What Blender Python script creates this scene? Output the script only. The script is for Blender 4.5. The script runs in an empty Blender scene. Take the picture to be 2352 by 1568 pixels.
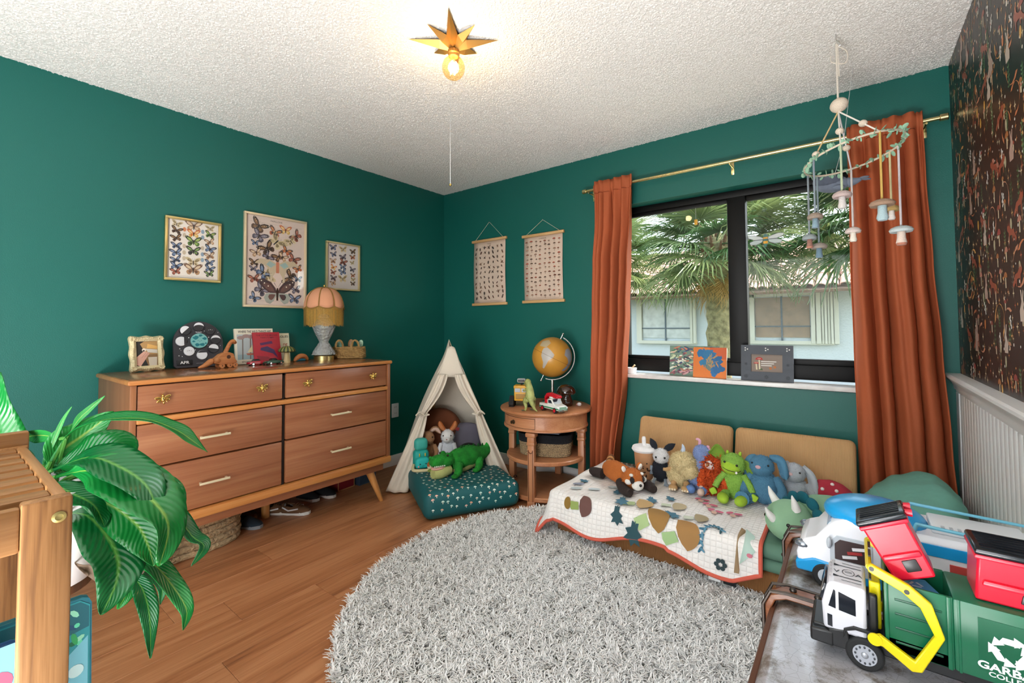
import bpy, bmesh, math, random
import numpy as np
from mathutils import Vector as V, Matrix as M, Euler

random.seed(7); np.random.seed(7)
SC = bpy.context.scene
COL = SC.collection
pi = math.pi
R = math.radians

# ---------------------------------------------------------------- camera
def make_camera():
    yaw, pitch, roll = R(37.2556), R(1.8508), R(-0.3713)
    f = V((-math.sin(yaw)*math.cos(pitch), math.cos(yaw)*math.cos(pitch), math.sin(pitch)))
    r = V((math.cos(yaw), math.sin(yaw), 0)); u = r.cross(f)
    r2 = r*math.cos(roll)+u*math.sin(roll); u2 = u*math.cos(roll)-r*math.sin(roll)
    cd = bpy.data.cameras.new('camera'); co = bpy.data.objects.new('camera', cd); COL.objects.link(co)
    mw = M((r2, u2, -f)).transposed().to_4x4(); mw.translation = V((3.1205, -3.0273, 1.1716))
    co.matrix_world = mw
    cd.sensor_width = 36; cd.sensor_fit = 'HORIZONTAL'; cd.lens = 1028.6*36/2352
    cd.shift_y = -(784-714.9)/2352; cd.clip_start = 0.02; cd.clip_end = 300
    SC.camera = co
make_camera()

# ---------------------------------------------------------------- world, sun, exposure
def make_world():
    w = bpy.data.worlds.new('sky'); SC.world = w; w.use_nodes = True
    n = w.node_tree.nodes; l = w.node_tree.links; n.clear()
    out = n.new('ShaderNodeOutputWorld'); bg = n.new('ShaderNodeBackground'); sk = n.new('ShaderNodeTexSky')
    sk.sky_type = 'NISHITA'; sk.sun_disc = False; sk.sun_elevation = R(52); sk.sun_rotation = R(60)
    sk.air_density = 1.0; sk.dust_density = 2.5; sk.ozone_density = 1.0
    mx = n.new('ShaderNodeMix'); mx.data_type = 'RGBA'; mx.inputs[0].default_value = 0.62
    hs = n.new('ShaderNodeHueSaturation'); hs.inputs['Saturation'].default_value = 0.0
    l.new(sk.outputs[0], hs.inputs['Color']); l.new(sk.outputs[0], mx.inputs[6]); l.new(hs.outputs[0], mx.inputs[7])
    l.new(mx.outputs[2], bg.inputs[0]); bg.inputs[1].default_value = 0.50
    l.new(bg.outputs[0], out.inputs[0])
make_world()
sd = bpy.data.lights.new('sun', 'SUN'); sd.energy = 4.4; sd.angle = R(1.0); sd.color = (1, .95, .86)
so = bpy.data.objects.new('sun', sd); COL.objects.link(so)
so.rotation_euler = V((-0.80, -0.22, -0.95)).to_track_quat('-Z', 'Y').to_euler(); so.location = (8, 4, 10)
def area(name, loc, rot, sx, sy, e, c):
    ld = bpy.data.lights.new(name, 'AREA'); ld.shape = 'RECTANGLE'; ld.size = sx; ld.size_y = sy; ld.energy = e; ld.color = c
    o = bpy.data.objects.new(name, ld); COL.objects.link(o); o.location = loc; o.rotation_euler = rot
area('back_fill', (2.55, -4.22, 1.1), (R(90), 0, 0), 1.5, 2.0, 24, (1, .995, .985))          # fill lamp added in the back wall opening to brighten the room
area('upward_fill', (2.55, -3.8, .04), (R(180), 0, 0), 1.5, .9, 96, (1, .995, .985))           # second added lamp, low and facing up, brightens the ceiling
vs = SC.view_settings
vs.view_transform = 'Standard'; vs.look = 'None'; vs.gamma = 1.0; vs.use_curve_mapping = False; vs.exposure = 1.12
try:
    SC.cycles.max_bounces = 5; SC.cycles.diffuse_bounces = 3; SC.cycles.glossy_bounces = 2; SC.cycles.transmission_bounces = 4; SC.cycles.caustics_reflective = False; SC.cycles.caustics_refractive = False
    SC.cycles.transparent_max_bounces = 12; SC.cycles.use_adaptive_sampling = True; SC.cycles.adaptive_threshold = 0.12; SC.cycles.adaptive_min_samples = 16; SC.cycles.sample_clamp_indirect = 6.0
    SC.cycles.use_denoising = True
except Exception: pass

# ---------------------------------------------------------------- helpers
def lin(c):
    return c/12.92 if c <= 0.04045 else ((c+0.055)/1.055)**2.4
def H(h):
    if not isinstance(h, str): return tuple(h)[:3]
    return tuple(lin(int(h[i:i+2], 16)/255) for i in (0, 2, 4))

class G:
    """collects geometry (with an optional colour per face) for ONE mesh object"""
    cnt = 0
    def __init__(s, m=None): s.v = []; s.f = []; s.c = []; s.k = None; s.m = m or M.Identity(4)
    def col(s, h): s.k = H(h) if h is not None else None; return s
    def at(s, m): s.m = m; return s
    def add(s, vs, fs):
        o = len(s.v); m = s.m
        s.v += [tuple(m @ V(p)) for p in vs]
        s.f += [tuple(o+i for i in f) for f in fs]; s.c += [s.k]*len(fs); return s
    def join(s, g):
        o = len(s.v); s.v += [tuple(s.m @ V(p)) for p in g.v]; s.f += [tuple(o+i for i in f) for f in g.f]
        s.c += g.c; return s
    def bm(s, b):
        b.verts.index_update(); s.add([v.co[:] for v in b.verts], [[v.index for v in f.verts] for f in b.faces]); b.free(); return s
    def box(s, c, d, bev=0, seg=2, rot=None):
        b = bmesh.new(); bmesh.ops.create_cube(b, size=1)
        mm = M.Translation(V(c)) @ (Euler(rot).to_matrix().to_4x4() if rot else M.Identity(4))
        for v in b.verts: v.co = V((v.co.x*d[0], v.co.y*d[1], v.co.z*d[2]))
        if bev: bmesh.ops.bevel(b, geom=b.edges[:], offset=min(bev, min(d)*0.49), segments=seg, profile=.5, affect='EDGES')
        bmesh.ops.transform(b, matrix=mm, verts=b.verts); return s.bm(b)
    def cyl(s, p0, p1, r0, r1=None, n=16, caps=True):
        return s.tube([p0, p1], [r0, r0 if r1 is None else r1], n, caps)
    def tube(s, pts, r, n=8, caps=True, closed=False, sx=1.0):
        P = [V(p) for p in pts]; N = len(P)
        if not isinstance(r, (list, tuple)): r = [r]*N
        vs = []; up = None
        for i in range(N):
            a = P[(i-1) % N] if (closed or i > 0) else P[i]; b = P[(i+1) % N] if (closed or i < N-1) else P[i]
            t = (b-a)
            t = t.normalized() if t.length > 1e-9 else V((0, 0, 1))
            if up is None:
                up = V((0, 0, 1)) if abs(t.z) < .9 else V((1, 0, 0))
            sd_ = t.cross(up)
            if sd_.length < 1e-6: sd_ = t.cross(V((0, 1, 0)))
            sd_.normalize(); up = sd_.cross(t).normalized()
            for k in range(n):
                an = 2*pi*k/n
                vs.append(P[i]+(sd_*math.cos(an)*sx+up*math.sin(an))*r[i])
        fs = []
        for i in range(N if closed else N-1):
            j = (i+1) % N
            for k in range(n):
                k2 = (k+1) % n; fs.append((i*n+k, i*n+k2, j*n+k2, j*n+k))
        if caps and not closed:
            fs.append(tuple(range(n-1, -1, -1))); fs.append(tuple((N-1)*n+k for k in range(n)))
        return s.add(vs, fs)
    def lathe(s, prof, n=24, c=(0, 0, 0), fn=None, sx=1, sy=1):
        vs = []; fs = []; Np = len(prof)
        for (r, z) in prof:
            for k in range(n):
                a = 2*pi*k/n; q = fn(a, r, z) if fn else r
                vs.append((c[0]+q*math.cos(a)*sx, c[1]+q*math.sin(a)*sy, c[2]+z))
        for i in range(Np-1):
            for k in range(n):
                k2 = (k+1) % n; fs.append((i*n+k, i*n+k2, (i+1)*n+k2, (i+1)*n+k))
        if prof[0][0] > 1e-6: fs.append(tuple(range(n-1, -1, -1)))
        if prof[-1][0] > 1e-6: fs.append(tuple((Np-1)*n+k for k in range(n)))
        return s.add(vs, fs)
    def ell(s, c, r, rot=(0, 0, 0), n=16, m=10, fn=None):
        if not isinstance(r, (list, tuple)): r = (r, r, r)
        e = Euler(rot).to_matrix(); c = V(c); vs = []; fs = []
        for i in range(m+1):
            th = pi*i/m
            for k in range(n):
                a = 2*pi*k/n; d = V((math.sin(th)*math.cos(a), math.sin(th)*math.sin(a), math.cos(th)))
                q = fn(d) if fn else 1.0
                vs.append(c+e @ V((d.x*r[0]*q, d.y*r[1]*q, d.z*r[2]*q)))
        for i in range(m):
            for k in range(n):
                k2 = (k+1) % n
                fs.append((i*n+k, (i+1)*n+k, (i+1)*n+k2, i*n+k2))
        return s.add(vs, fs)
    def grid(s, fn, nu, nv, cu=False):
        vs = [fn(i/(nu if cu else nu-1), j/(nv-1)) for j in range(nv) for i in range(nu)]; fs = []
        for j in range(nv-1):
            for i in range(nu if cu else nu-1):
                i2 = (i+1) % nu; fs.append((j*nu+i, j*nu+i2, (j+1)*nu+i2, (j+1)*nu+i))
        return s.add(vs, fs)
    def prism(s, pts, z0, z1):
        n = len(pts); vs = [(p[0], p[1], z0) for p in pts]+[(p[0], p[1], z1) for p in pts]
        fs = [tuple(range(n-1, -1, -1)), tuple(range(n, 2*n))]+[(i, (i+1) % n, n+(i+1) % n, n+i) for i in range(n)]
        return s.add(vs, fs)
    # ---- flat print, in the plane z = layer
    def poly(s, pts, c, l=1):
        s.col(c); G.cnt = (G.cnt+1) % 170; z = l*0.00018+G.cnt*1e-6; return s.add([(p[0], p[1], z) for p in pts], [tuple(range(len(pts)))])
    def disc(s, cx, cy, rx, c, l=1, ry=None, n=14, rot=0):
        ry = rx if ry is None else ry; ca, sa = math.cos(rot), math.sin(rot)
        P = [(rx*math.cos(2*pi*k/n), ry*math.sin(2*pi*k/n)) for k in range(n)]
        return s.poly([(cx+x*ca-y*sa, cy+x*sa+y*ca) for x, y in P], c, l)
    def rect(s, x0, y0, x1, y1, c, l=1): return s.poly([(x0, y0), (x1, y0), (x1, y1), (x0, y1)], c, l)
    def line(s, p, q, w, c, l=1):
        d = V((q[0]-p[0], q[1]-p[1])); d = d.normalized() if d.length > 0 else V((1, 0)); n = V((-d.y, d.x))*w/2
        return s.poly([(p[0]+n.x, p[1]+n.y), (p[0]-n.x, p[1]-n.y), (q[0]-n.x, q[1]-n.y), (q[0]+n.x, q[1]+n.y)], c, l)
    def shape(s, pts, cx, cy, sc, rot, c, l=1, mir=1, sy=None):
        ca, sa = math.cos(rot)*sc, math.sin(rot)*sc
        P = [(cx+(x*mir)*ca-y*sa, cy+(x*mir)*sa+y*ca) for x, y in pts]
        if mir < 0: P.reverse()
        return s.poly(P, c, l)
    def text(s, body, x, y, h, c, l=2, w=None, center=False, rot=0, bold=0.0):
        cu = bpy.data.curves.new('t', 'FONT'); cu.body = body; cu.size = 1; cu.offset = bold
        o = bpy.data.objects.new('t', cu); COL.objects.link(o); bpy.context.view_layer.update()
        me = bpy.data.meshes.new_from_object(o.evaluated_get(bpy.context.evaluated_depsgraph_get()))
        P = [v.co.copy() for v in me.vertices]; F = [tuple(p.vertices) for p in me.polygons]
        bpy.data.objects.remove(o); bpy.data.curves.remove(cu); bpy.data.meshes.remove(me)
        if not P: return s
        x0 = min(p.x for p in P); x1 = max(p.x for p in P); y0 = min(p.y for p in P); y1 = max(p.y for p in P)
        ky = h/max(y1-y0, 1e-6); kx = (w/max(x1-x0, 1e-6)) if w else ky
        ox = -(x1-x0)*kx/2 if center else 0; ca, sa = math.cos(rot), math.sin(rot); z = l*0.00018; Q = []
        for p in P:
            a = (p.x-x0)*kx+ox; b = (p.y-y0)*ky; Q.append((x+a*ca-b*sa, y+a*sa+b*ca, z))
        s.col(c); return s.add(Q, F)
    def build(s, name, mat, parent=None, smooth=38, bev=0, sub=0, sol=0, loc=None, kind=None, label=None, solo=-1):
        me = bpy.data.meshes.new(name); me.from_pydata(s.v, [], s.f)
        if any(k is not None for k in s.c):
            at = me.attributes.new('Col', 'FLOAT_COLOR', 'FACE')
            at.data.foreach_set('color', [x for k in s.c for x in ((*(k or (.5, .5, .5)), 1.0))])
        me.update()
        if smooth:
            me.shade_smooth()
            if smooth < 180: me.set_sharp_from_angle(angle=R(smooth))
        o = bpy.data.objects.new(name, me); COL.objects.link(o)
        if mat is not None: me.materials.append(mat)
        if parent is not None: o.parent = parent
        if loc is not None: o.location = loc
        if sol: md = o.modifiers.new('s', 'SOLIDIFY'); md.thickness = sol; md.offset = solo
        if bev: md = o.modifiers.new('b', 'BEVEL'); md.width = bev; md.segments = 2; md.limit_method = 'ANGLE'
        if sub: md = o.modifiers.new('u', 'SUBSURF'); md.levels = sub; md.render_levels = sub
        if kind: o['kind'] = kind
        if label: o['label'] = label
        return o

def npmesh(name, v, f, mat, parent=None, kind=None, smooth=False):
    v = np.asarray(v, np.float32); f = np.asarray(f, np.int32); me = bpy.data.meshes.new(name); k = f.shape[1]
    me.vertices.add(len(v)); me.vertices.foreach_set('co', v.ravel())
    me.loops.add(f.size); me.loops.foreach_set('vertex_index', f.ravel())
    me.polygons.add(len(f)); me.polygons.foreach_set('loop_start', np.arange(len(f), dtype=np.int32)*k)
    me.update(calc_edges=True)
    if smooth: me.shade_smooth()
    me.materials.append(mat); o = bpy.data.objects.new(name, me); COL.objects.link(o)
    if parent: o.parent = parent
    if kind: o['kind'] = kind
    return o

def fur(gs, n, length, width, mat, parent, name='fur', curl=.6, droop=0.0, seg=2):
    """short fibres standing on the faces of the given G shapes"""
    T = []
    for g in gs:
        vv = g.v
        for f in g.f:
            for i in range(1, len(f)-1): T.append((vv[f[0]], vv[f[i]], vv[f[i+1]]))
    T = np.array(T); e1 = T[:, 1]-T[:, 0]; e2 = T[:, 2]-T[:, 0]; cr = np.cross(e1, e2); ar = np.linalg.norm(cr, axis=1)+1e-12
    idx = np.random.choice(len(T), n, p=ar/ar.sum()); a = np.random.rand(n, 1); b = np.random.rand(n, 1)
    sw = (a+b) > 1; a = np.where(sw, 1-a, a); b = np.where(sw, 1-b, b)
    P = T[idx, 0]+a*e1[idx]+b*e2[idx]; N = cr[idx]/ar[idx][:, None]
    rd = np.random.randn(n, 3); rd /= np.linalg.norm(rd, axis=1)[:, None]
    d1 = N+rd*curl; d1 /= np.linalg.norm(d1, axis=1)[:, None]
    rd2 = np.random.randn(n, 3); d2 = d1+rd2*curl*.7+np.array([0, 0, -droop]); d2 /= np.linalg.norm(d2, axis=1)[:, None]
    W = np.cross(d1, np.random.randn(n, 3)); W /= np.linalg.norm(W, axis=1)[:, None]+1e-9
    L = length*(.6+.8*np.random.rand(n, 1)); w = width*(.7+.6*np.random.rand(n, 1))
    P = P-N*length*.15
    p1 = P+d1*L*.55; p2 = p1+d2*L*.45
    v = np.stack([P-W*w/2, P+W*w/2, p1+W*w*.45, p1-W*w*.45, p2+W*w*.12, p2-W*w*.12], 1).reshape(-1, 3)
    o = np.arange(n)[:, None]*6
    F = np.concatenate([o+np.array([[0, 1, 2, 3]]), o+np.array([[3, 2, 4, 5]])])
    return npmesh(name, v, F, mat, parent, 'stuff', True)

def tag(o, label=None, cat=None, group=None, kind=None):
    if label: o['label'] = label
    if cat: o['category'] = cat
    if group: o['group'] = group
    if kind: o['kind'] = kind
    return o
def T(name, label, cat, loc=(0, 0, 0), rz=0, group=None, rot=None):
    o = bpy.data.objects.new(name, None); COL.objects.link(o); o.location = loc
    o.rotation_euler = rot if rot else (0, 0, rz); o.empty_display_size = .05
    return tag(o, label, cat, group)
def copytree(o, parent=None):
    c = o.copy(); COL.objects.link(c); c.parent = parent
    for ch in list(o.children): copytree(ch, c)
    return c
def put(src, name, parent, loc, rot=None, scale=None):
    o = bpy.data.objects.new(name, src.data); COL.objects.link(o); o.parent = parent; o.location = loc
    if rot: o.rotation_euler = rot
    if scale: o.scale = scale
    return o
WL = M(((0, 0, 1, 0), (1, 0, 0, 0), (0, 1, 0, 0), (0, 0, 0, 1)))      # u,v,w -> y,z,x  (a picture facing +x)
WW = M(((1, 0, 0, 0), (0, 0, -1, 0), (0, 1, 0, 0), (0, 0, 0, 1)))     # u,v,w -> x,z,-y (a picture facing -y)
def TR(x, y, z): return M.Translation((x, y, z))
def RX(a): return M.Rotation(R(a), 4, 'X')
def RY(a): return M.Rotation(R(a), 4, 'Y')
def RZ(a): return M.Rotation(R(a), 4, 'Z')
def cr(P, n):
    """points along a Catmull-Rom curve"""
    P = [V(p) for p in P]; out = []
    for i in range(len(P)-1):
        a = P[max(i-1, 0)]; b = P[i]; c = P[i+1]; d = P[min(i+2, len(P)-1)]
        for k in range(n):
            t = k/n; out.append(.5*((2*b)+(-a+c)*t+(2*a-5*b+4*c-d)*t*t+(-a+3*b-3*c+d)*t**3))
    out.append(P[-1]); return out

# ---------------------------------------------------------------- materials
MATS = {}
def nt(name):
    m = bpy.data.materials.new(name); m.use_nodes = True; t = m.node_tree; t.nodes.clear()
    o = t.nodes.new('ShaderNodeOutputMaterial'); b = t.nodes.new('ShaderNodeBsdfPrincipled'); t.links.new(b.outputs[0], o.inputs[0])
    return m, t, b
def mat(name, c='808080', rough=.5, metal=0, bump=0, bs=60, var=0, vs=6, sheen=0, coat=0, spec=None, attr=False, det=3, sss=0, stretch=None, bd=.01):
    if name in MATS: return MATS[name]
    m, t, b = nt(name); N = t.nodes; L = t.links
    b.inputs['Roughness'].default_value = rough; b.inputs['Metallic'].default_value = metal
    if spec is not None: b.inputs['Specular IOR Level'].default_value = spec
    if sheen: b.inputs['Sheen Weight'].default_value = sheen; b.inputs['Sheen Roughness'].default_value = .4; b.inputs['Sheen Tint'].default_value = (*H(c), 1) if not attr else (1, 1, 1, 1)
    if coat: b.inputs['Coat Weight'].default_value = coat; b.inputs['Coat Roughness'].default_value = .1
    tc = N.new('ShaderNodeTexCoord'); src = tc.outputs['Object']
    if stretch:
        mp = N.new('ShaderNodeMapping'); mp.inputs['Scale'].default_value = stretch; L.new(src, mp.inputs[0]); src = mp.outputs[0]
    if attr:
        at = N.new('ShaderNodeAttribute'); at.attribute_name = 'Col'; colr = at.outputs['Color']
    else:
        rg = N.new('ShaderNodeRGB'); rg.outputs[0].default_value = (*H(c), 1); colr = rg.outputs[0]
    if var:
        nz = N.new('ShaderNodeTexNoise'); nz.inputs['Scale'].default_value = vs; nz.inputs['Detail'].default_value = 4; L.new(src, nz.inputs['Vector'])
        mr = N.new('ShaderNodeMapRange'); mr.inputs[1].default_value = .3; mr.inputs[2].default_value = .7; mr.inputs[3].default_value = 1-var; mr.inputs[4].default_value = 1+var*.6
        L.new(nz.outputs[0], mr.inputs[0]); vm = N.new('ShaderNodeVectorMath'); vm.operation = 'SCALE'
        L.new(colr, vm.inputs[0]); L.new(mr.outputs[0], vm.inputs['Scale']); colr = vm.outputs[0]
    L.new(colr, b.inputs['Base Color'])
    if bump:
        nb = N.new('ShaderNodeTexNoise'); nb.inputs['Scale'].default_value = bs; nb.inputs['Detail'].default_value = det; L.new(src, nb.inputs['Vector'])
        bp = N.new('ShaderNodeBump'); bp.inputs['Strength'].default_value = bump; bp.inputs['Distance'].default_value = bd
        L.new(nb.outputs[0], bp.inputs['Height']); L.new(bp.outputs[0], b.inputs['Normal'])
    MATS[name] = m; return m
def wood(name, c0, c1, c2, axis='y', scale=1.0, rough=.4, coat=0, rnd=False, contrast=1.0, bump=.15, knots=False):
    if name in MATS: return MATS[name]
    m, t, b = nt(name); N = t.nodes; L = t.links; b.inputs['Roughness'].default_value = rough
    if coat: b.inputs['Coat Weight'].default_value = coat; b.inputs['Coat Roughness'].default_value = .15
    tc = N.new('ShaderNodeTexCoord'); src = tc.outputs['Object']
    if rnd:
        oi = N.new('ShaderNodeObjectInfo'); ml = N.new('ShaderNodeMath'); ml.operation = 'MULTIPLY'; ml.inputs[1].default_value = 37.0
        L.new(oi.outputs['Random'], ml.inputs[0]); ad = N.new('ShaderNodeVectorMath'); ad.operation = 'ADD'
        L.new(src, ad.inputs[0]); L.new(ml.outputs[0], ad.inputs[1]); src = ad.outputs[0]
    mp = N.new('ShaderNodeMapping'); s = {'x': (1.2, 16, 16), 'y': (16, 1.2, 16), 'z': (16, 16, 1.2)}[axis]
    mp.inputs['Scale'].default_value = tuple(k*scale for k in s); L.new(src, mp.inputs[0])
    n1 = N.new('ShaderNodeTexNoise'); n1.inputs['Scale'].default_value = 1.0; n1.inputs['Detail'].default_value = 5; n1.inputs['Distortion'].default_value = .9; L.new(mp.outputs[0], n1.inputs['Vector'])
    mp2 = N.new('ShaderNodeMapping'); s2 = {'x': (5, 160, 160), 'y': (160, 5, 160), 'z': (160, 160, 5)}[axis]
    mp2.inputs['Scale'].default_value = tuple(k*scale for k in s2); L.new(src, mp2.inputs[0])
    n2 = N.new('ShaderNodeTexNoise'); n2.inputs['Scale'].default_value = 1.0; n2.inputs['Detail'].default_value = 2; L.new(mp2.outputs[0], n2.inputs['Vector'])
    mx = N.new('ShaderNodeMath'); mx.operation = 'MULTIPLY_ADD'; mx.inputs[1].default_value = .35; L.new(n2.outputs[0], mx.inputs[0])
    m1 = N.new('ShaderNodeMath'); m1.operation = 'MULTIPLY'; m1.inputs[1].default_value = .75; L.new(n1.outputs[0], m1.inputs[0]); L.new(m1.outputs[0], mx.inputs[2])
    cr_ = N.new('ShaderNodeValToRGB'); e = cr_.color_ramp.elements
    e[0].position = .5-.18/contrast; e[0].color = (*H(c0), 1); e[1].position = .5+.2/contrast; e[1].color = (*H(c2), 1)
    q = e.new(.5); q.color = (*H(c1), 1)
    L.new(mx.outputs[0], cr_.inputs[0]); L.new(cr_.outputs[0], b.inputs['Base Color'])
    if bump:
        bp = N.new('ShaderNodeBump'); bp.inputs['Strength'].default_value = bump; bp.inputs['Distance'].default_value = .001
        L.new(n2.outputs[0], bp.inputs['Height']); L.new(bp.outputs[0], b.inputs['Normal'])
    MATS[name] = m; return m
def glassy(name, tint='ffffff', refl=.07, rough=.0):
    """thin clear sheet: lets light straight through, mirrors a little more at grazing angles"""
    if name in MATS: return MATS[name]
    m = bpy.data.materials.new(name); m.use_nodes = True; t = m.node_tree; t.nodes.clear(); N = t.nodes; L = t.links
    o = N.new('ShaderNodeOutputMaterial'); mx = N.new('ShaderNodeMixShader'); a = N.new('ShaderNodeBsdfTransparent'); g = N.new('ShaderNodeBsdfGlossy')
    a.inputs[0].default_value = (*H(tint), 1); g.inputs['Roughness'].default_value = rough
    f = N.new('ShaderNodeLayerWeight'); p = N.new('ShaderNodeMath'); p.operation = 'POWER'; p.inputs[1].default_value = 4.0; q = N.new('ShaderNodeMath'); q.operation = 'MULTIPLY_ADD'; q.inputs[1].default_value = .5; q.inputs[2].default_value = refl*.35
    L.new(f.outputs['Facing'], p.inputs[0]); L.new(p.outputs[0], q.inputs[0]); L.new(q.outputs[0], mx.inputs[0]); L.new(a.outputs[0], mx.inputs[1]); L.new(g.outputs[0], mx.inputs[2]); L.new(mx.outputs[0], o.inputs[0])
    MATS[name] = m; return m
def emit(name, c, st):
    if name in MATS: return MATS[name]
    m, t, b = nt(name); b.inputs['Emission Color'].default_value = (*H(c), 1); b.inputs['Emission Strength'].default_value = st; b.inputs['Base Color'].default_value = (*H(c), 1)
    m.cycles.emission_sampling = 'NONE'; MATS[name] = m; return m
def waves(name, c, axis, freq, strength, rough=.9, c2=None, sheen=0, dist=.004):
    """fabric with straight ribs (corduroy) or grooves"""
    if name in MATS: return MATS[name]
    m, t, b = nt(name); N = t.nodes; L = t.links; b.inputs['Roughness'].default_value = rough
    if sheen: b.inputs['Sheen Weight'].default_value = sheen; b.inputs['Sheen Tint'].default_value = (*H(c), 1)
    tc = N.new('ShaderNodeTexCoord'); sx = N.new('ShaderNodeSeparateXYZ'); L.new(tc.outputs['Object'], sx.inputs[0])
    ml = N.new('ShaderNodeMath'); ml.operation = 'MULTIPLY'; ml.inputs[1].default_value = freq*2*pi; L.new(sx.outputs['xyz'.index(axis)], ml.inputs[0])
    sn = N.new('ShaderNodeMath'); sn.operation = 'SINE'; L.new(ml.outputs[0], sn.inputs[0])
    bp = N.new('ShaderNodeBump'); bp.inputs['Strength'].default_value = strength; bp.inputs['Distance'].default_value = dist
    L.new(sn.outputs[0], bp.inputs['Height']); L.new(bp.outputs[0], b.inputs['Normal'])
    mx = N.new('ShaderNodeMix'); mx.data_type = 'RGBA'; mx.inputs[6].default_value = (*H(c2 or c), 1); mx.inputs[7].default_value = (*H(c), 1)
    nz = N.new('ShaderNodeTexNoise'); nz.inputs['Scale'].default_value = 7; L.new(tc.outputs['Object'], nz.inputs['Vector'])
    mr = N.new('ShaderNodeMath'); mr.operation = 'MULTIPLY_ADD'; mr.inputs[1].default_value = .35; mr.inputs[2].default_value = .32; L.new(sn.outputs[0], mr.inputs[0])
    aa = N.new('ShaderNodeMath'); aa.operation = 'MULTIPLY_ADD'; aa.inputs[1].default_value = .7; L.new(nz.outputs[0], aa.inputs[0]); L.new(mr.outputs[0], aa.inputs[2]); aa.use_clamp = True
    L.new(aa.outputs[0], mx.inputs[0]); L.new(mx.outputs[2], b.inputs['Base Color'])
    MATS[name] = m; return m
PRINT = mat('printed paper', attr=True, rough=.75)
PRINTF = mat('printed fabric', attr=True, rough=.95)
PLAST = mat('coloured plastic', attr=True, rough=.28)
PAINT = mat('painted pieces', attr=True, rough=.5)
PLUSHC = mat('coloured plush', attr=True, rough=1.0, bump=.35, bs=260, sheen=.25)
def plush(name, c, bs=240, bump=.5, var=.08): return mat('plush '+name, c, rough=1.0, bump=bump, bs=bs, var=var, vs=30, sheen=.3)
BRASS = mat('polished brass', 'd9b465', rough=.22, metal=1)
GOLD = mat('gold leaf', 'dfc98a', rough=.34, metal=1)
CHROME = mat('chrome', 'd8d8d8', rough=.12, metal=1)
BLACK = mat('black plastic', '141517', rough=.4)
RUBBER = mat('black rubber', '17181a', rough=.75)
WHITEP = mat('white plastic', 'e9eaee', rough=.3)
# ================================================================ the room
W, CE, BK = 3.526, 2.44, -4.3
def special_mats():
    # popcorn ceiling
    m, t, b = nt('popcorn ceiling'); N = t.nodes; L = t.links; b.inputs['Roughness'].default_value = .95
    b.inputs['Base Color'].default_value = (*H('eceae6'), 1)
    tc = N.new('ShaderNodeTexCoord'); vo = N.new('ShaderNodeTexVoronoi'); vo.inputs['Scale'].default_value = 120; vo.feature = 'SMOOTH_F1'
    n1 = N.new('ShaderNodeTexNoise'); n1.inputs['Scale'].default_value = 95; n1.inputs['Detail'].default_value = 3
    L.new(tc.outputs['Object'], vo.inputs['Vector']); L.new(tc.outputs['Object'], n1.inputs['Vector'])
    mm = N.new('ShaderNodeMath'); mm.operation = 'SUBTRACT'; L.new(n1.outputs[0], mm.inputs[0]); L.new(vo.outputs[0], mm.inputs[1])
    bp = N.new('ShaderNodeBump'); bp.inputs['Strength'].default_value = .6; bp.inputs['Distance'].default_value = .004
    L.new(mm.outputs[0], bp.inputs['Height']); L.new(bp.outputs[0], b.inputs['Normal']); MATS['ceil'] = m
special_mats()
GREEN = mat('green wall paint', '096057', rough=.5, bump=.22, bs=230, det=2, bd=.003)
WHITE = mat('white trim paint', 'eeedec', rough=.38)
PAPER = mat('dark wallpaper', '211915', rough=.36, var=.35, vs=3.0)
FLOORW = wood('laminate floor', '74452a', 'a46a43', 'ba8158', axis='y', scale=.9, rough=.4, rnd=True, contrast=1.15, bump=.08)
SUBF = mat('floor joint', '3a2114', rough=.8)

g = G(); g.box((W/2, BK/2, -.06), (W+.4, -BK+.4, .1)); fl = g.build('floor', SUBF, smooth=0); tag(fl, kind='structure')
pm = {}
px, k = 0.0, 0
while px < W:
    w_ = min(.19, W-px); y = BK-random.random()*1.0
    while y < 0:
        y1 = min(y+1.22, 0); y0 = max(y, BK)
        if y1-y0 > .02 and not (y1 < -3.3):
            key = (round(w_, 3), round(y1-y0, 3))
            if key not in pm:
                b = G(); b.box((0, 0, -.006), (w_-.0008, y1-y0-.0008, .012), bev=.0012, seg=1); ob = b.build('plank', FLOORW, fl, smooth=0); pm[key] = ob; ob.location = (px+w_/2, (y0+y1)/2, 0)
            else: put(pm[key], 'plank', fl, (px+w_/2, (y0+y1)/2, 0))
        y += 1.22
    px += .19
g = G(); g.box((W/2, (BK-3.3)/2, -.006), (W, -BK-3.3, .012)); g.build('plank', FLOORW, fl, smooth=0)
g = G(); g.box((W/2, BK/2, CE+.05), (W+.4, -BK+.4, .1)); ce = tag(g.build('ceiling', MATS['ceil'], smooth=0), kind='structure')
def popcorn():
    n = 105000; rs = np.random.RandomState(2); x = rs.rand(n)*W; y = -rs.rand(n)*3.1; r = .0045+.0035*rs.rand(n); h = .003+.0035*rs.rand(n); a = rs.rand(n)*1.57
    P = np.stack([x, y, np.full(n, CE+.0004)], 1); v = [P-np.array([[0, 0, 1]])*h[:, None]]
    for k in range(4): v.append(P+np.stack([np.cos(a+k*pi/2)*r, np.sin(a+k*pi/2)*r*(.7+.5*rs.rand(n)), np.zeros(n)], 1))
    o = np.arange(n)[:, None]*5; npmesh('popcorn_texture', np.stack(v, 1).reshape(-1, 3), np.concatenate([o+np.array([[0, 1+(k+1) % 4, 1+k]]) for k in range(4)]), MATS['ceil'], ce, 'stuff', True)
popcorn()
g = G(); g.box((-.1, BK/2, CE/2), (.2, -BK+.4, CE)); tag(g.build('wall_left', GREEN, smooth=0), kind='structure')
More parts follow.
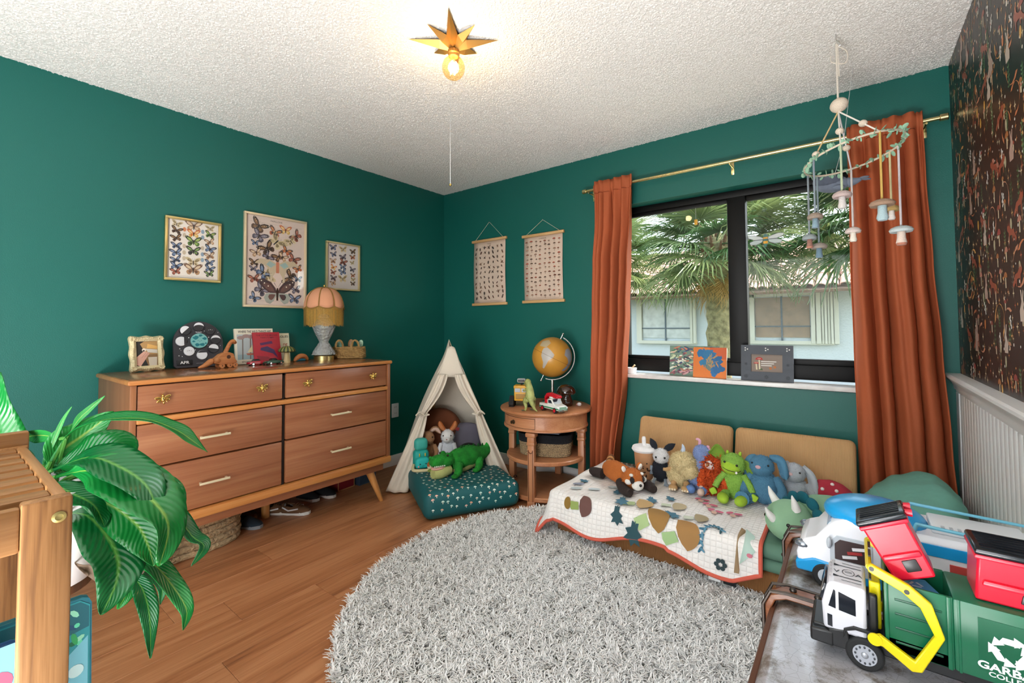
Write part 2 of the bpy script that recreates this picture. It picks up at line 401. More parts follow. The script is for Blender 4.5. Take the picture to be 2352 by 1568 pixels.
# window wall with a real opening
WX0, WX1, WZ0, WZ1 = 1.76, 3.22, .80, 2.03
g = G(); T0, T1 = 0, .2
def wallbox(g, x0, x1, z0, z1): g.box(((x0+x1)/2, (T0+T1)/2, (z0+z1)/2), (x1-x0, T1-T0, z1-z0))
wallbox(g, 0, WX0, 0, CE); wallbox(g, WX1, W, 0, CE); wallbox(g, WX0, WX1, 0, WZ0); wallbox(g, WX0, WX1, WZ1, CE)
tag(g.build('wall_window', GREEN, smooth=0), kind='structure')
# back wall behind the camera, its wide opening added to let in sky light
g = G()
def bb(x0, x1, z0, z1): g.box(((x0+x1)/2, BK-.1, (z0+z1)/2), (x1-x0, .2, z1-z0))
bb(0, 1.75, 0, CE); bb(3.35, W, 0, CE); bb(1.75, 3.35, 2.15, CE)
tag(g.build('wall_back', GREEN, smooth=0), kind='structure')
# right wall: wallpaper above, beadboard below
g = G(); g.box((W+.1, BK/2, CE/2), (.2, -BK+.4, CE)); wr = g.build('wall_right', PAPER, smooth=0); tag(wr, kind='structure')
def wallpaper():
    rnd = random.Random(3); d = G(M(((0, 0, -1, W-.0002), (-1, 0, 0, 0), (0, 1, 0, 0), (0, 0, 0, 1))))   # u runs away from the window, faces -x
    FOX = [(-.5, -.1), (-.35, .1), (0, .16), (.2, .3), (.28, .55), (.34, .36), (.5, .36), (.46, .52), (.62, .3), (.6, .16), (.4, .05), (.38, -.4), (.3, -.4), (.26, -.08), (-.1, -.1), (-.2, -.4), (-.28, -.4), (-.3, -.15), (-.6, -.45), (-.75, -.3)]
    RAB = [(-.3, -.4), (-.36, 0), (-.2, .2), (-.1, .35), (-.22, .8), (-.08, .78), (.0, .45), (.1, .8), (.2, .72), (.12, .38), (.2, .25), (.1, .1), (.25, -.1), (.22, -.4)]
    STAR = [(0, .5), (.08, .08), (.35, 0), (.08, -.08), (0, -.5), (-.08, -.08), (-.35, 0), (-.08, .08)]
    def tile(u0, v0):
        def at(): return u0+rnd.random()*.4, v0+rnd.random()*.42
        for _ in range(46):
            u, v = at(); d.shape(STAR, u, v, .018+rnd.random()*.02, 0, rnd.choice(['b9794a', 'cfa06a', 'd8c4a0', 'a85a40']), 1)
        for _ in range(26):
            u, v = at(); d.disc(u, v, .003+rnd.random()*.003, rnd.choice(['ece6dc', 'e0a060', 'd8d0c0']), 1, n=6)
        for _ in range(10):
            u, v = at(); h = .018+rnd.random()*.022; c = rnd.choice(['96493a', 'b87a68', 'a86a3c', '9c4440'])
            d.rect(u-.005, v-h, u+.005, v, 'd9c7a8', 1); d.poly([(u+h*.6*math.cos(a), v+h*.55*math.sin(a)) for a in [pi*q/7 for q in range(8)]], c, 2)
        for _ in range(3):
            u, v = at(); s = .05+rnd.random()*.02; a0 = rnd.random()*6
            P = [(u+s*math.cos(a0+a), v+s*math.sin(a0+a)) for a in [pi*1.3*q/10 for q in range(11)]]
            Q = [(u+.012*math.cos(a0+2)+s*.86*math.cos(a0+a), v+.012*math.sin(a0+2)+s*.86*math.sin(a0+a)) for a in [pi*1.3*q/10 for q in range(10, -1, -1)]]
            Q = Q[::-1]; P = [Q[0]]+P[1:-1]+[Q[-1]] if False else P; c = rnd.choice(['d9a05c', 'c9896a', 'c87a50'])
            for q in range(10): d.poly([P[q], P[q+1], Q[q+1], Q[q]], c, 1)
        for _ in range(2):
            u, v = at(); d.shape(FOX, u, v, .075, 0, '9a4d38', 3, mir=rnd.choice([1, -1]))
        for _ in range(2):
            u, v = at(); d.shape(RAB, u, v, .08, 0, rnd.choice(['b89a8c', 'c9b6a8']), 3, mir=rnd.choice([1, -1]))
        for _ in range(7):
            u, v = at(); h = .06+rnd.random()*.06; c = rnd.choice(['4d6b46', '5c7d55', '6d6558', '3f5a3c'])
            d.line((u, v), (u, v+h), .003, c, 1)
            for q in range(6):
                for sg in (-1, 1): d.disc(u+sg*.007, v+h*q/6, .007, c, 1, ry=.003, n=6, rot=sg*.6)
        for _ in range(3):
            u, v = at(); d.line((u, v-.05), (u, v), .002, '6d7d5a', 1)
            for q in range(9): d.disc(u+rnd.uniform(-.012, .012), v+q*.005, .0055, 'e8e4de', 2, n=6)
        for _ in range(3):
            u, v = at(); d.line((u, v-.045), (u, v), .003, '6d7d5a', 1); d.disc(u, v, .011, rnd.choice(['d8a24a', 'c8743a', 'b8b090']), 2, ry=.02, n=8)
    for i in range(6):
        for j in range(4): tile(.0+i*.38, .93+j*.375)
    # keep every motif on the wall
    d.v = [(p[0], max(min(p[1], -.004), -3.2), min(p[2], CE-.003)) for p in d.v]
    return d.build('wallpaper_print', mat('wallpaper print', attr=True, rough=.36), wr, smooth=0, kind='stuff')
wallpaper()
bd = None; y = -.075
g = G(); g.box((W-.009, -.035, .43), (.018, .07, .82), bev=.003); g.build('corner_board', WHITE, wr, smooth=0)
while y > -2.6:
    if bd is None:
        b = G(); b.box((0, 0, 0), (.014, .0535, .82), bev=.0045, seg=2); bd = b.build('board', WHITE, wr); bd.location = (W-.007, y-.027, .43)
    else: put(bd, 'board', wr, (W-.007, y-.027, .43))
    y -= .054
def extrude_y(prof, y0, y1):   # prof: (distance from the right wall, z)
    g = G(); n = len(prof); g.add([(W-a, y0, z) for a, z in prof]+[(W-a, y1, z) for a, z in prof], [tuple(range(n)), tuple(range(2*n-1, n-1, -1))]+[(i, n+i, n+(i+1) % n, (i+1) % n) for i in range(n)]); return g
tag(extrude_y([(0, .84), (.016, .84), (.018, .852), (.024, .856), (.026, .872), (.034, .89), (.05, .905), (.056, .915), (.056, .925), (.048, .93), (0, .93)], -.001, -3.0).build('trim_1', WHITE, smooth=25), kind='structure')
tag(extrude_y([(0.0, 0), (.02, 0), (.02, .09), (.014, .1), (0, .1)], -.001, -3.0).build('baseboard_right', WHITE, smooth=25), kind='structure')
g = G(); g.box((.0085, -1.6, .046), (.015, 3.2, .088), bev=.003); tag(g.build('baseboard_left', WHITE), kind='structure')
g = G(); g.box((W/2, -.0085, .046), (W-.06, .015, .088), bev=.003); tag(g.build('baseboard_window', WHITE), kind='structure')
# window
BLK = mat('black window frame', '060607', rough=.5, spec=.25)
wn = T('window_1', None, None); del_ = wn; wn['kind'] = 'structure'
def rail(name, x0, x1, z0, z1, y0, y1, parent=None): g = G(); g.box(((x0+x1)/2, (y0+y1)/2, (z0+z1)/2), (x1-x0, y1-y0, z1-z0), bev=.004); return g.build(name, BLK, parent or wn)
rail('frame_rail', WX0, WX1, 1.985, WZ1, .1, .19); rail('frame_rail', WX0, WX1, .845, .93, .1, .19)
rail('frame_stile', WX0, WX0+.04, .93, 1.985, .1, .19); rail('frame_stile', WX1-.04, WX1, .93, 1.985, .1, .19)
rail('sash_rail', WX0+.04, 2.49, 1.962, 1.985, .115, .15); rail('sash_rail', 2.6, WX1-.04, 1.955, 1.985, .115, .15)
rail('sash_rail', WX0+.04, 2.49, .93, .955, .115, .15); rail('sash_rail', 2.6, WX1-.04, .93, .965, .115, .15)
rail('mullion', 2.492, 2.598, .93, 1.985, .095, .165)
GL = glassy('window glass', 'f4f8f7', .02)
for x0, x1 in ((WX0+.04, 2.492), (2.598, WX1-.04)):
    g = G(); g.box(((x0+x1)/2, .135, 1.457), (x1-x0, .004, 1.02)); g.build('pane', GL, wn, smooth=0)
MARB = mat('white marble sill', 'e6e4e2', rough=.25, var=.12, vs=18)
g = G(); g.box(((WX0+WX1)/2, .04, .8175), (WX1-WX0-.004, .135, .025), bev=.004); g.build('window_sill', MARB, wn)
# outlets
def outlet(loc, m, label, plug=True):
    t = T('wall_outlet', label, 'outlet', loc); t.matrix_world = TR(*loc) @ m
    g = G(); g.box((0, 0, .003), (.072, .118, .006), bev=.003); g.build('cover_plate', WHITEP, t)
    for s in (-1, 1):
        g = G(); g.box((0, s*.026, .0065), (.034, .03, .003), bev=.006, seg=3); q = g.build('socket', WHITEP, t)
        g = G().col('4a4a4a')
        for dx in (-.007, .007): g.box((dx, s*.026+.003, .0083), (.0025, .009, .001))
        g.build('slots', PAINT, q, smooth=0)
outlet((0, -.58, .46), WL, 'white wall outlet beside the dresser on the green wall')
outlet((1.46, 0, .40), WW, 'white wall outlet low under the round side table')

# ================================================================ outside the window
def outside():
    GR = mat('lawn', '7d7c68', rough=1, var=.4, vs=3)
    g = G(); g.box((0, 20, -.3), (60, 39.4, .2)); o = g.build('ground_outside', GR, smooth=0); tag(o, kind='structure')
    h = T('neighbor_house', 'white stucco house with clay tile roof beyond the window', 'house', (0, 9, -.2))
    ST = mat('white stucco', 'bcc6ca', rough=.95, bump=.4, bs=25, bd=.02)
    g = G(); g.box((.6, .15, 1.1), (9, .3, 2.2)); g.build('wall', ST, h, smooth=0)
    CRM = mat('cream frame', 'bfc1b4', rough=.6); DK = mat('grey mullion', '56636b', rough=.5)
    def hw(x0, x1, z0, z1, gx0, gx1, gc, strips):
        w_ = G(); z0 += .2; z1 += .2
        w_.box(((x0+x1)/2, -.03, z0+.03), (x1-x0, .12, .08)); w_.box(((x0+x1)/2, -.03, z1-.03), (x1-x0, .1, .07))
        w_.box(((x0+gx0)/2, -.03, (z0+z1)/2), (gx0-x0, .1, z1-z0)); f = w_.build('window_frame', CRM, h, smooth=0)
        for (a, b_, c_, d_) in ((gx0, (gx0+gx1)/2, z0+.13, z0+.4), ((gx0+gx1)/2, gx1, z0+.13, z0+.4), (gx0, (gx0+gx1)/2, z0+.4, z1-.07), ((gx0+gx1)/2, gx1, z0+.4, z1-.07)):
            p = G(); p.box(((a+b_)/2, -.012, (c_+d_)/2), (b_-a-.03, .02, d_-c_-.03)); p.build('pane', gc, h, smooth=0)
        p = G(); p.box(((gx0+gx1)/2, -.02, (z0+z1)/2), (.035, .04, z1-z0)); p.box(((gx0+gx1)/2, -.021, z0+.4), (gx1-gx0, .04, .03)); p.build('mullion', DK, h, smooth=0)
        n = len(strips)
        for i, wdt in enumerate(strips):
            xx = gx1+sum(strips[:i]); p = G(); p.box((xx+wdt/2, -.05-.02*(i % 2), (z0+z1)/2), (wdt*.86, .1, z1-z0-.02), bev=.008, seg=1); p.build('shutter_slat', CRM, h, smooth=0)
    hw(-1.64, -.06, .68, 1.93, -1.5, -.22, mat('blind behind glass', 'b9c0bd', rough=.3, var=.2, vs=6), [.08, .08])
    hw(1.1, 2.8, .72, 1.88, 1.26, 2.37, mat('shade behind glass', '8d7a66', rough=.3, var=.25, vs=5), [.1, .1, .055, .055, .055, .055, .1])
    # tiled roof: rafters' board, deck, and each tile
    sl = R(24); d = G(); d.box((.6, 1.6-.35, 2.2+.72), (9.2, 4.2, .06), rot=(sl, 0, 0)); d.build('roof_deck', mat('roof deck', '6f5a48', rough=.9), h, smooth=0)
    g = G(); g.box((.6, -.5, 2.12), (9.2, .04, .14)); g.build('fascia', mat('brown fascia', '6a5648', rough=.8), h, smooth=0)
    TILE = mat('clay roof tile', 'b58d7c', rough=.85, var=.3, vs=9)
    g = G(); n = 8; L_ = .42
    P = [(.105*math.cos(pi*k/n), .075*math.sin(pi*k/n)) for k in range(n+1)]; Q = [(.088*math.cos(pi*k/n), .06*math.sin(pi*k/n)) for k in range(n+1)]
    vs_ = [(x, 0, z) for x, z in P]+[(x, 0, z) for x, z in Q]+[(x*.88, L_, z*.88-.01) for x, z in P]
    fs_ = [(k, k+1, n+1+k+1, n+1+k) for k in range(n)]+[(k+1, k, 2*(n+1)+k, 2*(n+1)+k+1) for k in range(n)]
    g.add(vs_, fs_); t0 = None
    for r in range(9):
        for c in range(30):
            x = -2.35+c*.215+(r % 2)*.01; yy = -.62+r*.36*math.cos(sl); zz = 2.16+r*.36*math.sin(sl)+random.uniform(-.008, .008)
            if t0 is None: t0 = g.build('roof_tile', TILE, h, smooth=60); t0.location = (x, yy, zz); t0.rotation_euler = (sl, 0, 0)
            else: put(t0, 'roof_tile', h, (x, yy, zz), (sl+random.uniform(-.03, .03), 0, random.uniform(-.02, .02)))
outside()

def palms():
    rnd = random.Random(11)
    def frondmat(name, c, c2):
        m, t, b = nt(name); N = t.nodes; L = t.links; b.inputs['Roughness'].default_value = .38
        oi = N.new('ShaderNodeObjectInfo'); mx = N.new('ShaderNodeMix'); mx.data_type = 'RGBA'; mx.inputs[6].default_value = (*H(c), 1); mx.inputs[7].default_value = (*H(c2), 1)
        L.new(oi.outputs['Random'], mx.inputs[0]); L.new(mx.outputs[2], b.inputs['Base Color'])
        tr = N.new('ShaderNodeBsdfTranslucent'); L.new(mx.outputs[2], tr.inputs[0]); ms = N.new('ShaderNodeMixShader'); ms.inputs[0].default_value = .3
        o = [q for q in N if q.type == 'OUTPUT_MATERIAL'][0]; L.new(b.outputs[0], ms.inputs[1]); L.new(tr.outputs[0], ms.inputs[2]); L.new(ms.outputs[0], o.inputs[0]); return m
    GM = frondmat('palm green', '46683c', '8f9a64'); DM = frondmat('dry palm', 'b58f4e', 'd9bf85')
    def frond(seed, dead=False):
        r = random.Random(seed); g = G(); pl = .55 if not dead else .35
        pts = [V((0, 0, 0))+V((pl*t, 0, -.12*t*t)) for t in [k/5 for k in range(6)]]
        g.tube(pts, [.014-.006*k/5 for k in range(6)], 5)
        base = pts[-1]; n = 42
        for i in range(n):
            a = R(-112+224*i/(n-1)); ln = (.52+.2*math.cos(a*.7))*r.uniform(.85, 1.1)
            d = V((math.cos(a), math.sin(a), .16*abs(math.sin(a))+r.uniform(-.05, .05))).normalized(); w = .013*r.uniform(.8, 1.2)
            side = V((-math.sin(a), math.cos(a), 0)); q = []; S = 6
            for k in range(S+1):
                t = k/S; sag = -(.34 if not dead else .5)*ln*t**2.4*r.uniform(.7, 1.25)
                p = base+d*ln*t*(1-.12*t*t)+V((0, 0, sag)); ww = w*min(1, .35+2.2*t)*(1-t**2.2)+.001
                q.append((p-side*ww+V((0, 0, .004)), p+V((0, 0, -.004)), p+side*ww+V((0, 0, .004))))
            vs = [x for tr in q for x in tr]; fs = []
            for k in range(S): o = k*3; fs += [(o, o+1, o+4, o+3), (o+1, o+2, o+5, o+4)]
            g.add(vs, fs)
        return g
    gv = [frond(s) for s in (1, 2, 3)]; gd = [frond(9, True)]
    srcs = {}
    TRK = mat('palm trunk bark', '8c8461', rough=1, bump=1, bs=22, var=.5, vs=14, bd=.03)
    def palm(label, loc, hz, n, nd, lean, dirs=None, s=1.0):
        t = T('palm_tree', label, 'palm tree', loc, group='palm trees outside the window')
        g = G(); pr = []
        for k in range(22):
            f = k/21; rr = (.155+.012*math.sin(k*2.1)+.03*(1-f)**3+(.03 if f > .72 else 0)); pr.append((rr, f*hz))
        pr.append((.04, hz+.1)); g.lathe(pr, 18, fn=lambda a, r, z: r*(1+.05*math.sin(a*5+z*23))); g.build('trunk', TRK, t, smooth=60)
        FB = mat('trunk fibre', '6b5138', rough=1, bump=1, bs=50, bd=.02)
        for k in range(26):
            a = k*2.4; z = hz-.55+.6*k/26; b = G(); b.tube([(.14*math.cos(a), .14*math.sin(a), z), (.2*math.cos(a), .2*math.sin(a), z+.12), (.26*math.cos(a), .26*math.sin(a), z+.26)], [.03, .024, .012], 5); b.build('leaf_base', FB, t)
        for k in range(n+nd):
            dead = k >= n; key = ('d' if dead else 'g', k % 3)
            a = k*2.39996 if dirs is None else R(dirs[0]+(dirs[1]-dirs[0])*((k*.618) % 1)); f = (k+.5)/n if not dead else 1
            el = R(72-100*f) if not dead else R(-50-rnd.random()*22)
            loc_ = (.05*math.cos(a), .05*math.sin(a), hz-.02-.1*f-(.25 if dead else 0)); rot = Euler((rnd.uniform(-.35, .35), -el, a), 'XYZ')
            sc = s*rnd.uniform(.9, 1.2)*(.62 if dead else 1)
            if key not in srcs:
                o = (gd[0] if dead else gv[k % 3]).build('dry_frond' if dead else 'frond', DM if dead else GM, t, smooth=0); srcs[key] = o; o.location = loc_; o.rotation_euler = rot; o.scale = (sc,)*3
            else: put(srcs[key], 'dry_frond' if dead else 'frond', t, loc_, rot, (sc,)*3)
    palm('palm with mossy trunk standing straight outside the left window pane', (1.56, 4.0, -.2), 2.62, 44, 5, 0)
    palm('palm crown filling the right window pane, its trunk behind the curtain', (3.5, 4.9, -.2), 2.95, 42, 4, 0, s=1.2)
    palm('palm far left outside, mostly behind the left curtain', (-.75, 5.2, -.2), 2.72, 30, 3, 0)
palms()
# ================================================================ dresser and what stands on it
DW = wood('dresser wood', '764528', '90593a', 'a26e4a', axis='y', scale=.8, rough=.38, coat=.15, contrast=.8, rnd=True)
DWS = wood('dresser side wood', '764528', '8e5a38', '9e6a46', axis='z', scale=.8, rough=.4, coat=.1, contrast=.8)
DWE = wood('dresser edge wood', 'a3622e', 'b5743c', 'c38649', axis='y', scale=.8, rough=.35, coat=.15)
DZ = .942
def dresser():
    t = T('dresser', 'walnut-coloured six-drawer dresser with splayed legs along the green wall', 'dresser', (.31, -1.785, 0))
    ox, oy = .31, -1.785
    def b(name, x0, x1, y0, y1, z0, z1, m=DW, bev=.003, par=None):
        g = G(); g.box(((x0+x1)/2-ox, (y0+y1)/2-oy, (z0+z1)/2), (x1-x0, y1-y0, z1-z0), bev=bev); return g.build(name, m, par or t)
    b('top', .022, .618, -2.486, -1.084, .92, DZ, DWE, .008)
    b('top_panel', .03, .605, -2.476, -1.094, DZ-.001, DZ+.0004, wood('dresser top wood', '6e3c1e', '86502b', '9a6236', axis='y', scale=.8, rough=.25, coat=.3), .0005)
    for y0, y1 in ((-2.476, -2.452), (-1.118, -1.094)): b('side_panel', .03, .607, y0, y1, .262, .92, DWS)
    b('back_panel', .03, .045, -2.45, -1.12, .27, .915, DWS, .001); b('shelf_core', .06, .55, -2.45, -1.12, .27, .31, mat('dark inside', '1c120c', rough=.9), .001)
    b('divider', .1, .588, -1.812, -1.798, .3, .92, mat('dark inside'), .001)
    b('mid_rail', .1, .612, -2.452, -1.118, .746, .771, DWE, .006)
    b('top_rail', .1, .588, -2.452, -1.118, .905, .92, mat('dark inside'), .001)
    b('bottom_rail', .05, .618, -2.478, -1.092, .262, .303, DWE, .008)
    b('apron', .555, .58, -2.44, -1.13, .212, .262, DW); b('apron', .07, .09, -2.44, -1.13, .212, .262, DW)
    for y in (-2.44, -1.155): b('apron', .09, .556, y, y+.025, .212, .262, DW)
    DWL = wood('leg wood', 'a8692f', 'bd7f40', 'd0975a', axis='z', scale=1, rough=.4)
    for x, y, sx, sy in ((.53, -2.36, .03, -.05), (.53, -1.2, .03, .07), (.11, -2.36, -.03, -.05), (.11, -1.2, -.02, .07)):
        g = G(); g.tube([(x-ox, y-oy, .262), (x-ox, y-oy, .2), (x+sx-ox, y+sy-oy, 0)], [.026, .026, .013], 14); g.build('leg', DWL, t)
    g = G(); g.tube([(.2-ox, -1.72-oy, .27), (.2-ox, -1.72-oy, 0)], .024, 16); g.build('center_leg', DWL, t)
    rows = [(-2.448, -1.816, .778, .914, 'k', (-2.36, -1.93)), (-1.794, -1.122, .778, .914, 'k', (-1.68, -1.24)),
            (-2.448, -1.816, .548, .741, 'h', -2.148), (-1.794, -1.122, .548, .741, 'h', -1.468),
            (-2.448, -1.816, .31, .54, 'h', -2.148), (-1.794, -1.122, .31, .54, 'h', -1.468)]
    bee = {}
    hd = None
    for (y0, y1, z0, z1, k, yy) in rows:
        d = b('drawer', .30, .60, y0, y1, z0, z1, DW, .0035)
        if k == 'h':
            zc = (z0+z1)/2; g = G(TR(.6-ox, yy-oy, zc))
            for s in (-.055, .055): g.box((.012, s, 0), (.026, .008, .008))
            g.box((.026, 0, 0), (.007, .132, .011), bev=.0015); g.build('handle', mat('pale brass', 'e8dcb8', rough=.35, metal=.45), d)
        else:
            for q in yy:
                g = G(TR(.6-ox, q-oy, .852) @ WL @ RZ(random.uniform(-25, 25)))
                g.cyl((0, 0, 0), (0, 0, .016), .006, n=8); g.ell((0, -.003, .02), (.007, .015, .006)); g.ell((0, .013, .021), (.006, .006, .006)); g.ell((0, -.018, .02), (.0045, .009, .004))
                for s in (-1, 1):
                    g.ell((s*.017, .005, .02), (.014, .007, .0016), rot=(0, 0, s*.35), n=12, m=6); g.ell((s*.015, -.008, .019), (.011, .0055, .0015), rot=(0, 0, -s*.35), n=12, m=6)
                    g.tube([(s*.002, .017, .021), (s*.007, .027, .022)], .001, 5); g.tube([(s*.006, -.004, .018), (s*.012, -.02, .018)], .0011, 5)
                g.build('bee_knob', BRASS, d)
dresser()

# ---- butterflies for the prints
UW = [(.02, .02), (.1, .3), (.35, .62), (.75, .8), (1.0, .74), (.96, .5), (.7, .2), (.4, .02)]
LW = [(.02, .0), (.35, .02), (.62, -.02), (.72, -.25), (.6, -.52), (.38, -.6), (.2, -.42), (.05, -.15)]
def butterfly(d, x, y, s, rot, c1, c2, c3, l=2):
    s *= .78
    for m_ in (1, -1):
        d.shape(LW, x, y, s, rot, c2, l, m_); d.shape(UW, x, y, s, rot, c1, l+1, m_)
        d.shape([(p[0]*.62+.16, p[1]*.6+.1) for p in UW], x, y, s, rot, c3, l+2, m_)
        d.shape([(p[0]*.55+.1, p[1]*.55-.06) for p in LW], x, y, s, rot, c3 if random.random() < .5 else c1, l+2, m_)
        for q in (.5, .7, .86): d.shape([(q-.03, q*.78-.03), (q+.03, q*.78-.03), (q+.03, q*.78+.03), (q-.03, q*.78+.03)], x, y, s, rot, 'f0e6d0', l+3, m_)
    d.shape([(-.05, -.4), (.05, -.4), (.07, .1), (.04, .3), (-.04, .3), (-.07, .1)], x, y, s, rot, '2c241f', l+4)
    for m_ in (1, -1): d.shape([(0, .28), (.2, .6), (.17, .6)], x, y, s, rot, '2c241f', l+4, m_)
BC = [('3a2d28', '5a4436', '8c6a4a'), ('33302f', '4c4a48', '7d9a5a'), ('c9663a', 'd9b25c', 'e8c98a'), ('4a3a34', 'b05a3a', 'c98050'), ('2e3440', '50607a', '7d8fae'), ('5b3a30', '8a4a3a', 'b06a55'), ('c8b48a', 'd9c8a4', '8c7a5a'), ('31402c', '5a7a40', '9ab060'), ('7a5a48', 'b58e6a', 'd9c0a0'), ('3d3340', '5a5560', '8a8592')]
def framed(label, y0, y1, z0, z1, fr, fm, paper, layout, gl):
    w_, h_ = y1-y0, z1-z0
    t = T('picture_frame', label, 'picture frame', (0.001, (y0+y1)/2, (z0+z1)/2), group='framed butterfly prints')
    for (a, b_, c_, d_) in ((-w_/2, w_/2, h_/2-fr, h_/2), (-w_/2, w_/2, -h_/2, -h_/2+fr), (-w_/2, -w_/2+fr, -h_/2+fr, h_/2-fr), (w_/2-fr, w_/2, -h_/2+fr, h_/2-fr)):
        g = G(WL); g.box(((a+b_)/2, (c_+d_)/2, .011), (b_-a, d_-c_, .022), bev=.002); g.build('frame_bar', fm, t)
    g = G(WL); g.box((0, 0, .005), (w_-2*fr+.002, h_-2*fr+.002, .004)); p = g.build('paper', mat('paper '+paper, paper, rough=.8), t, smooth=0)
    d = G(WL @ TR(0, 0, .0071)); iw, ih = w_/2-fr, h_/2-fr
    layout(d, iw, ih); d.build('butterfly_print', PRINT, p, smooth=0, kind='stuff')
    g = G(WL); g.box((0, 0, .0135), (w_-2*fr+.001, h_-2*fr+.001, .002)); g.build('glass', gl, t, smooth=0)
FGL = glassy('picture glass', 'ffffff', .08)
def lay1(d, w, h):
    r = random.Random(4); rows = [(.86, 3), (.62, 4), (.36, 3), (.1, 4), (-.14, 3), (-.4, 4), (-.64, 3), (-.84, 3)]
    big = [(0, .30, .055, 7), (0, -.03, .05, 1), (0, .58, .045, 2), (0, .84, .06, 8), (0, -.42, .05, 6), (0, -.68, .062, 8)]
    for x, y, s, c in big: butterfly(d, x*w, y*h, s, 0, *BC[c])
    for sx in (-1, 1):
        for y in (.84, .62, .36, .1, -.14, -.38, -.6, -.78): butterfly(d, sx*w*.66, y*h, .034+r.random()*.01, r.uniform(-.3, .3), *r.choice(BC))
    for y in (.7, .5, .12, -.1, -.3):
        for sx in (-1, 1): d.disc(sx*w*.36, y*h, .009, r.choice(['d98a60', '8fa3b5', 'c9b8a0']), 2, ry=.013)
    d.text('PAPILLONS', 0, h*.93, .006, '6a5a4a', 2, center=True)
    for k in range(3): d.line((-w*.85, -h*(.9+.025*k)), (w*.85, -h*(.9+.025*k)), .0012, 'b8aca0', 2)
def lay2(d, w, h):
    r = random.Random(8)
    d.text('PAPILLONS', 0, h*.91, .011, '5a4a40', 2, center=True)
    for (x, y, s, ro, c) in [(-.6, .76, .075, -.5, 0), (-.05, .68, .06, -.35, 3), (.32, .76, .055, 0, 2), (.72, .66, .06, .9, 5), (-.58, .54, .07, -.5, 9), (.0, .46, .085, -.75, 6), (.52, .52, .055, .6, 6), (-.7, .38, .035, 0, 4), (-.3, .28, .075, .6, 0), (.35, .28, .05, -.5, 3), (.62, .1, .06, -.4, 5), (-.66, .16, .05, .3, 8), (-.3, .1, .055, -.9, 9), (.1, .12, .06, .5, 0),
                            (.22, .12, .05, -.4, 8), (-.72, -.06, .045, 0, 0), (-.75, -.2, .035, 0, 9), (-.45, -.28, .07, -.8, 4), (-.72, -.42, .05, .2, 5), (-.72, -.84, .05, -.7, 4), (-.5, -.66, .07, -.7, 9), (.78, -.12, .045, .4, 3), (.78, -.36, .04, 0, 4), (.7, -.62, .05, .2, 9), (.66, -.84, .06, -.1, 4)]:
        butterfly(d, x*w, y*h, s, ro, *BC[c])
    # moon moth with long tails
    x, y, s = .05*w, -.1*h, .15
    for m_ in (1, -1):
        d.shape([(.02, .1), (.3, .28), (.75, .3), (1.0, .06), (.7, .08), (.42, -.1), (.32, -.45), (.36, -1.15), (.3, -1.22), (.25, -1.1), (.22, -.5), (.05, -.2)], x, y, s, 0, 'c9b79a', 5, m_)
        d.shape([(.08, .08), (.35, .22), (.5, .05), (.3, -.08)], x, y, s, 0, '9fb9b4', 6, m_)
    d.shape([(-.07, -.3), (.07, -.3), (.07, .2), (-.07, .2)], x, y, s, 0, 'c97f62', 7)
    butterfly(d, .05*w, -.72*h, .155, 0, '4a3a3c', 'a3aaa0', '6a4f48', 5)
    butterfly(d, -.3*w, -.33*h, .07, -1.2, *BC[6]); butterfly(d, .5*w, -.33*h, .075, 1.2, *BC[0])
    d.line((-w*.9, -h*.9), (w*.9, -h*.9), .0015, 'a89a90', 2); d.line((-w*.9, h*.86), (w*.9, h*.86), .0015, 'b8aaa0', 2)
def lay3(d, w, h):
    r = random.Random(5)
    for x, y, s, c in [(-.62, .8, .04, 4), (.02, .78, .045, 6), (.66, .74, .036, 0), (-.58, .5, .036, 4), (.64, .48, .034, 3), (.02, .42, .04, 9), (.02, .2, .045, 5), (0, -.02, .04, 4), (0, -.24, .045, 4), (0, -.56, .05, 6), (.62, .22, .03, 6), (.62, -.1, .036, 9), (.66, -.36, .028, 3), (.66, -.55, .03, 6), (.66, -.74, .03, 0), (-.62, .2, .036, 8), (-.6, -.08, .034, 2), (-.62, -.3, .032, 5), (-.6, -.56, .036, 9), (-.6, -.78, .034, 8)]:
        butterfly(d, x*w, y*h, s, r.uniform(-.3, .3), *BC[c])
framed('small gold-framed butterfly print, leftmost of the three', -2.206, -1.92, 1.447, 1.816, .014, GOLD, 'ebe2d8', lay1, FGL)
framed('large pale-framed butterfly print in the middle of the three', -1.79, -1.375, 1.305, 1.925, .014, mat('champagne frame', 'ead9b8', rough=.4, metal=.55), 'dcc9be', lay2, FGL)
framed('small gold-framed butterfly print just above the fringed lamp', -1.225, -.938, 1.452, 1.816, .012, mat('pale gold frame', 'e3d3a2', rough=.34, metal=.8), 'dcd4d0', lay3, FGL)

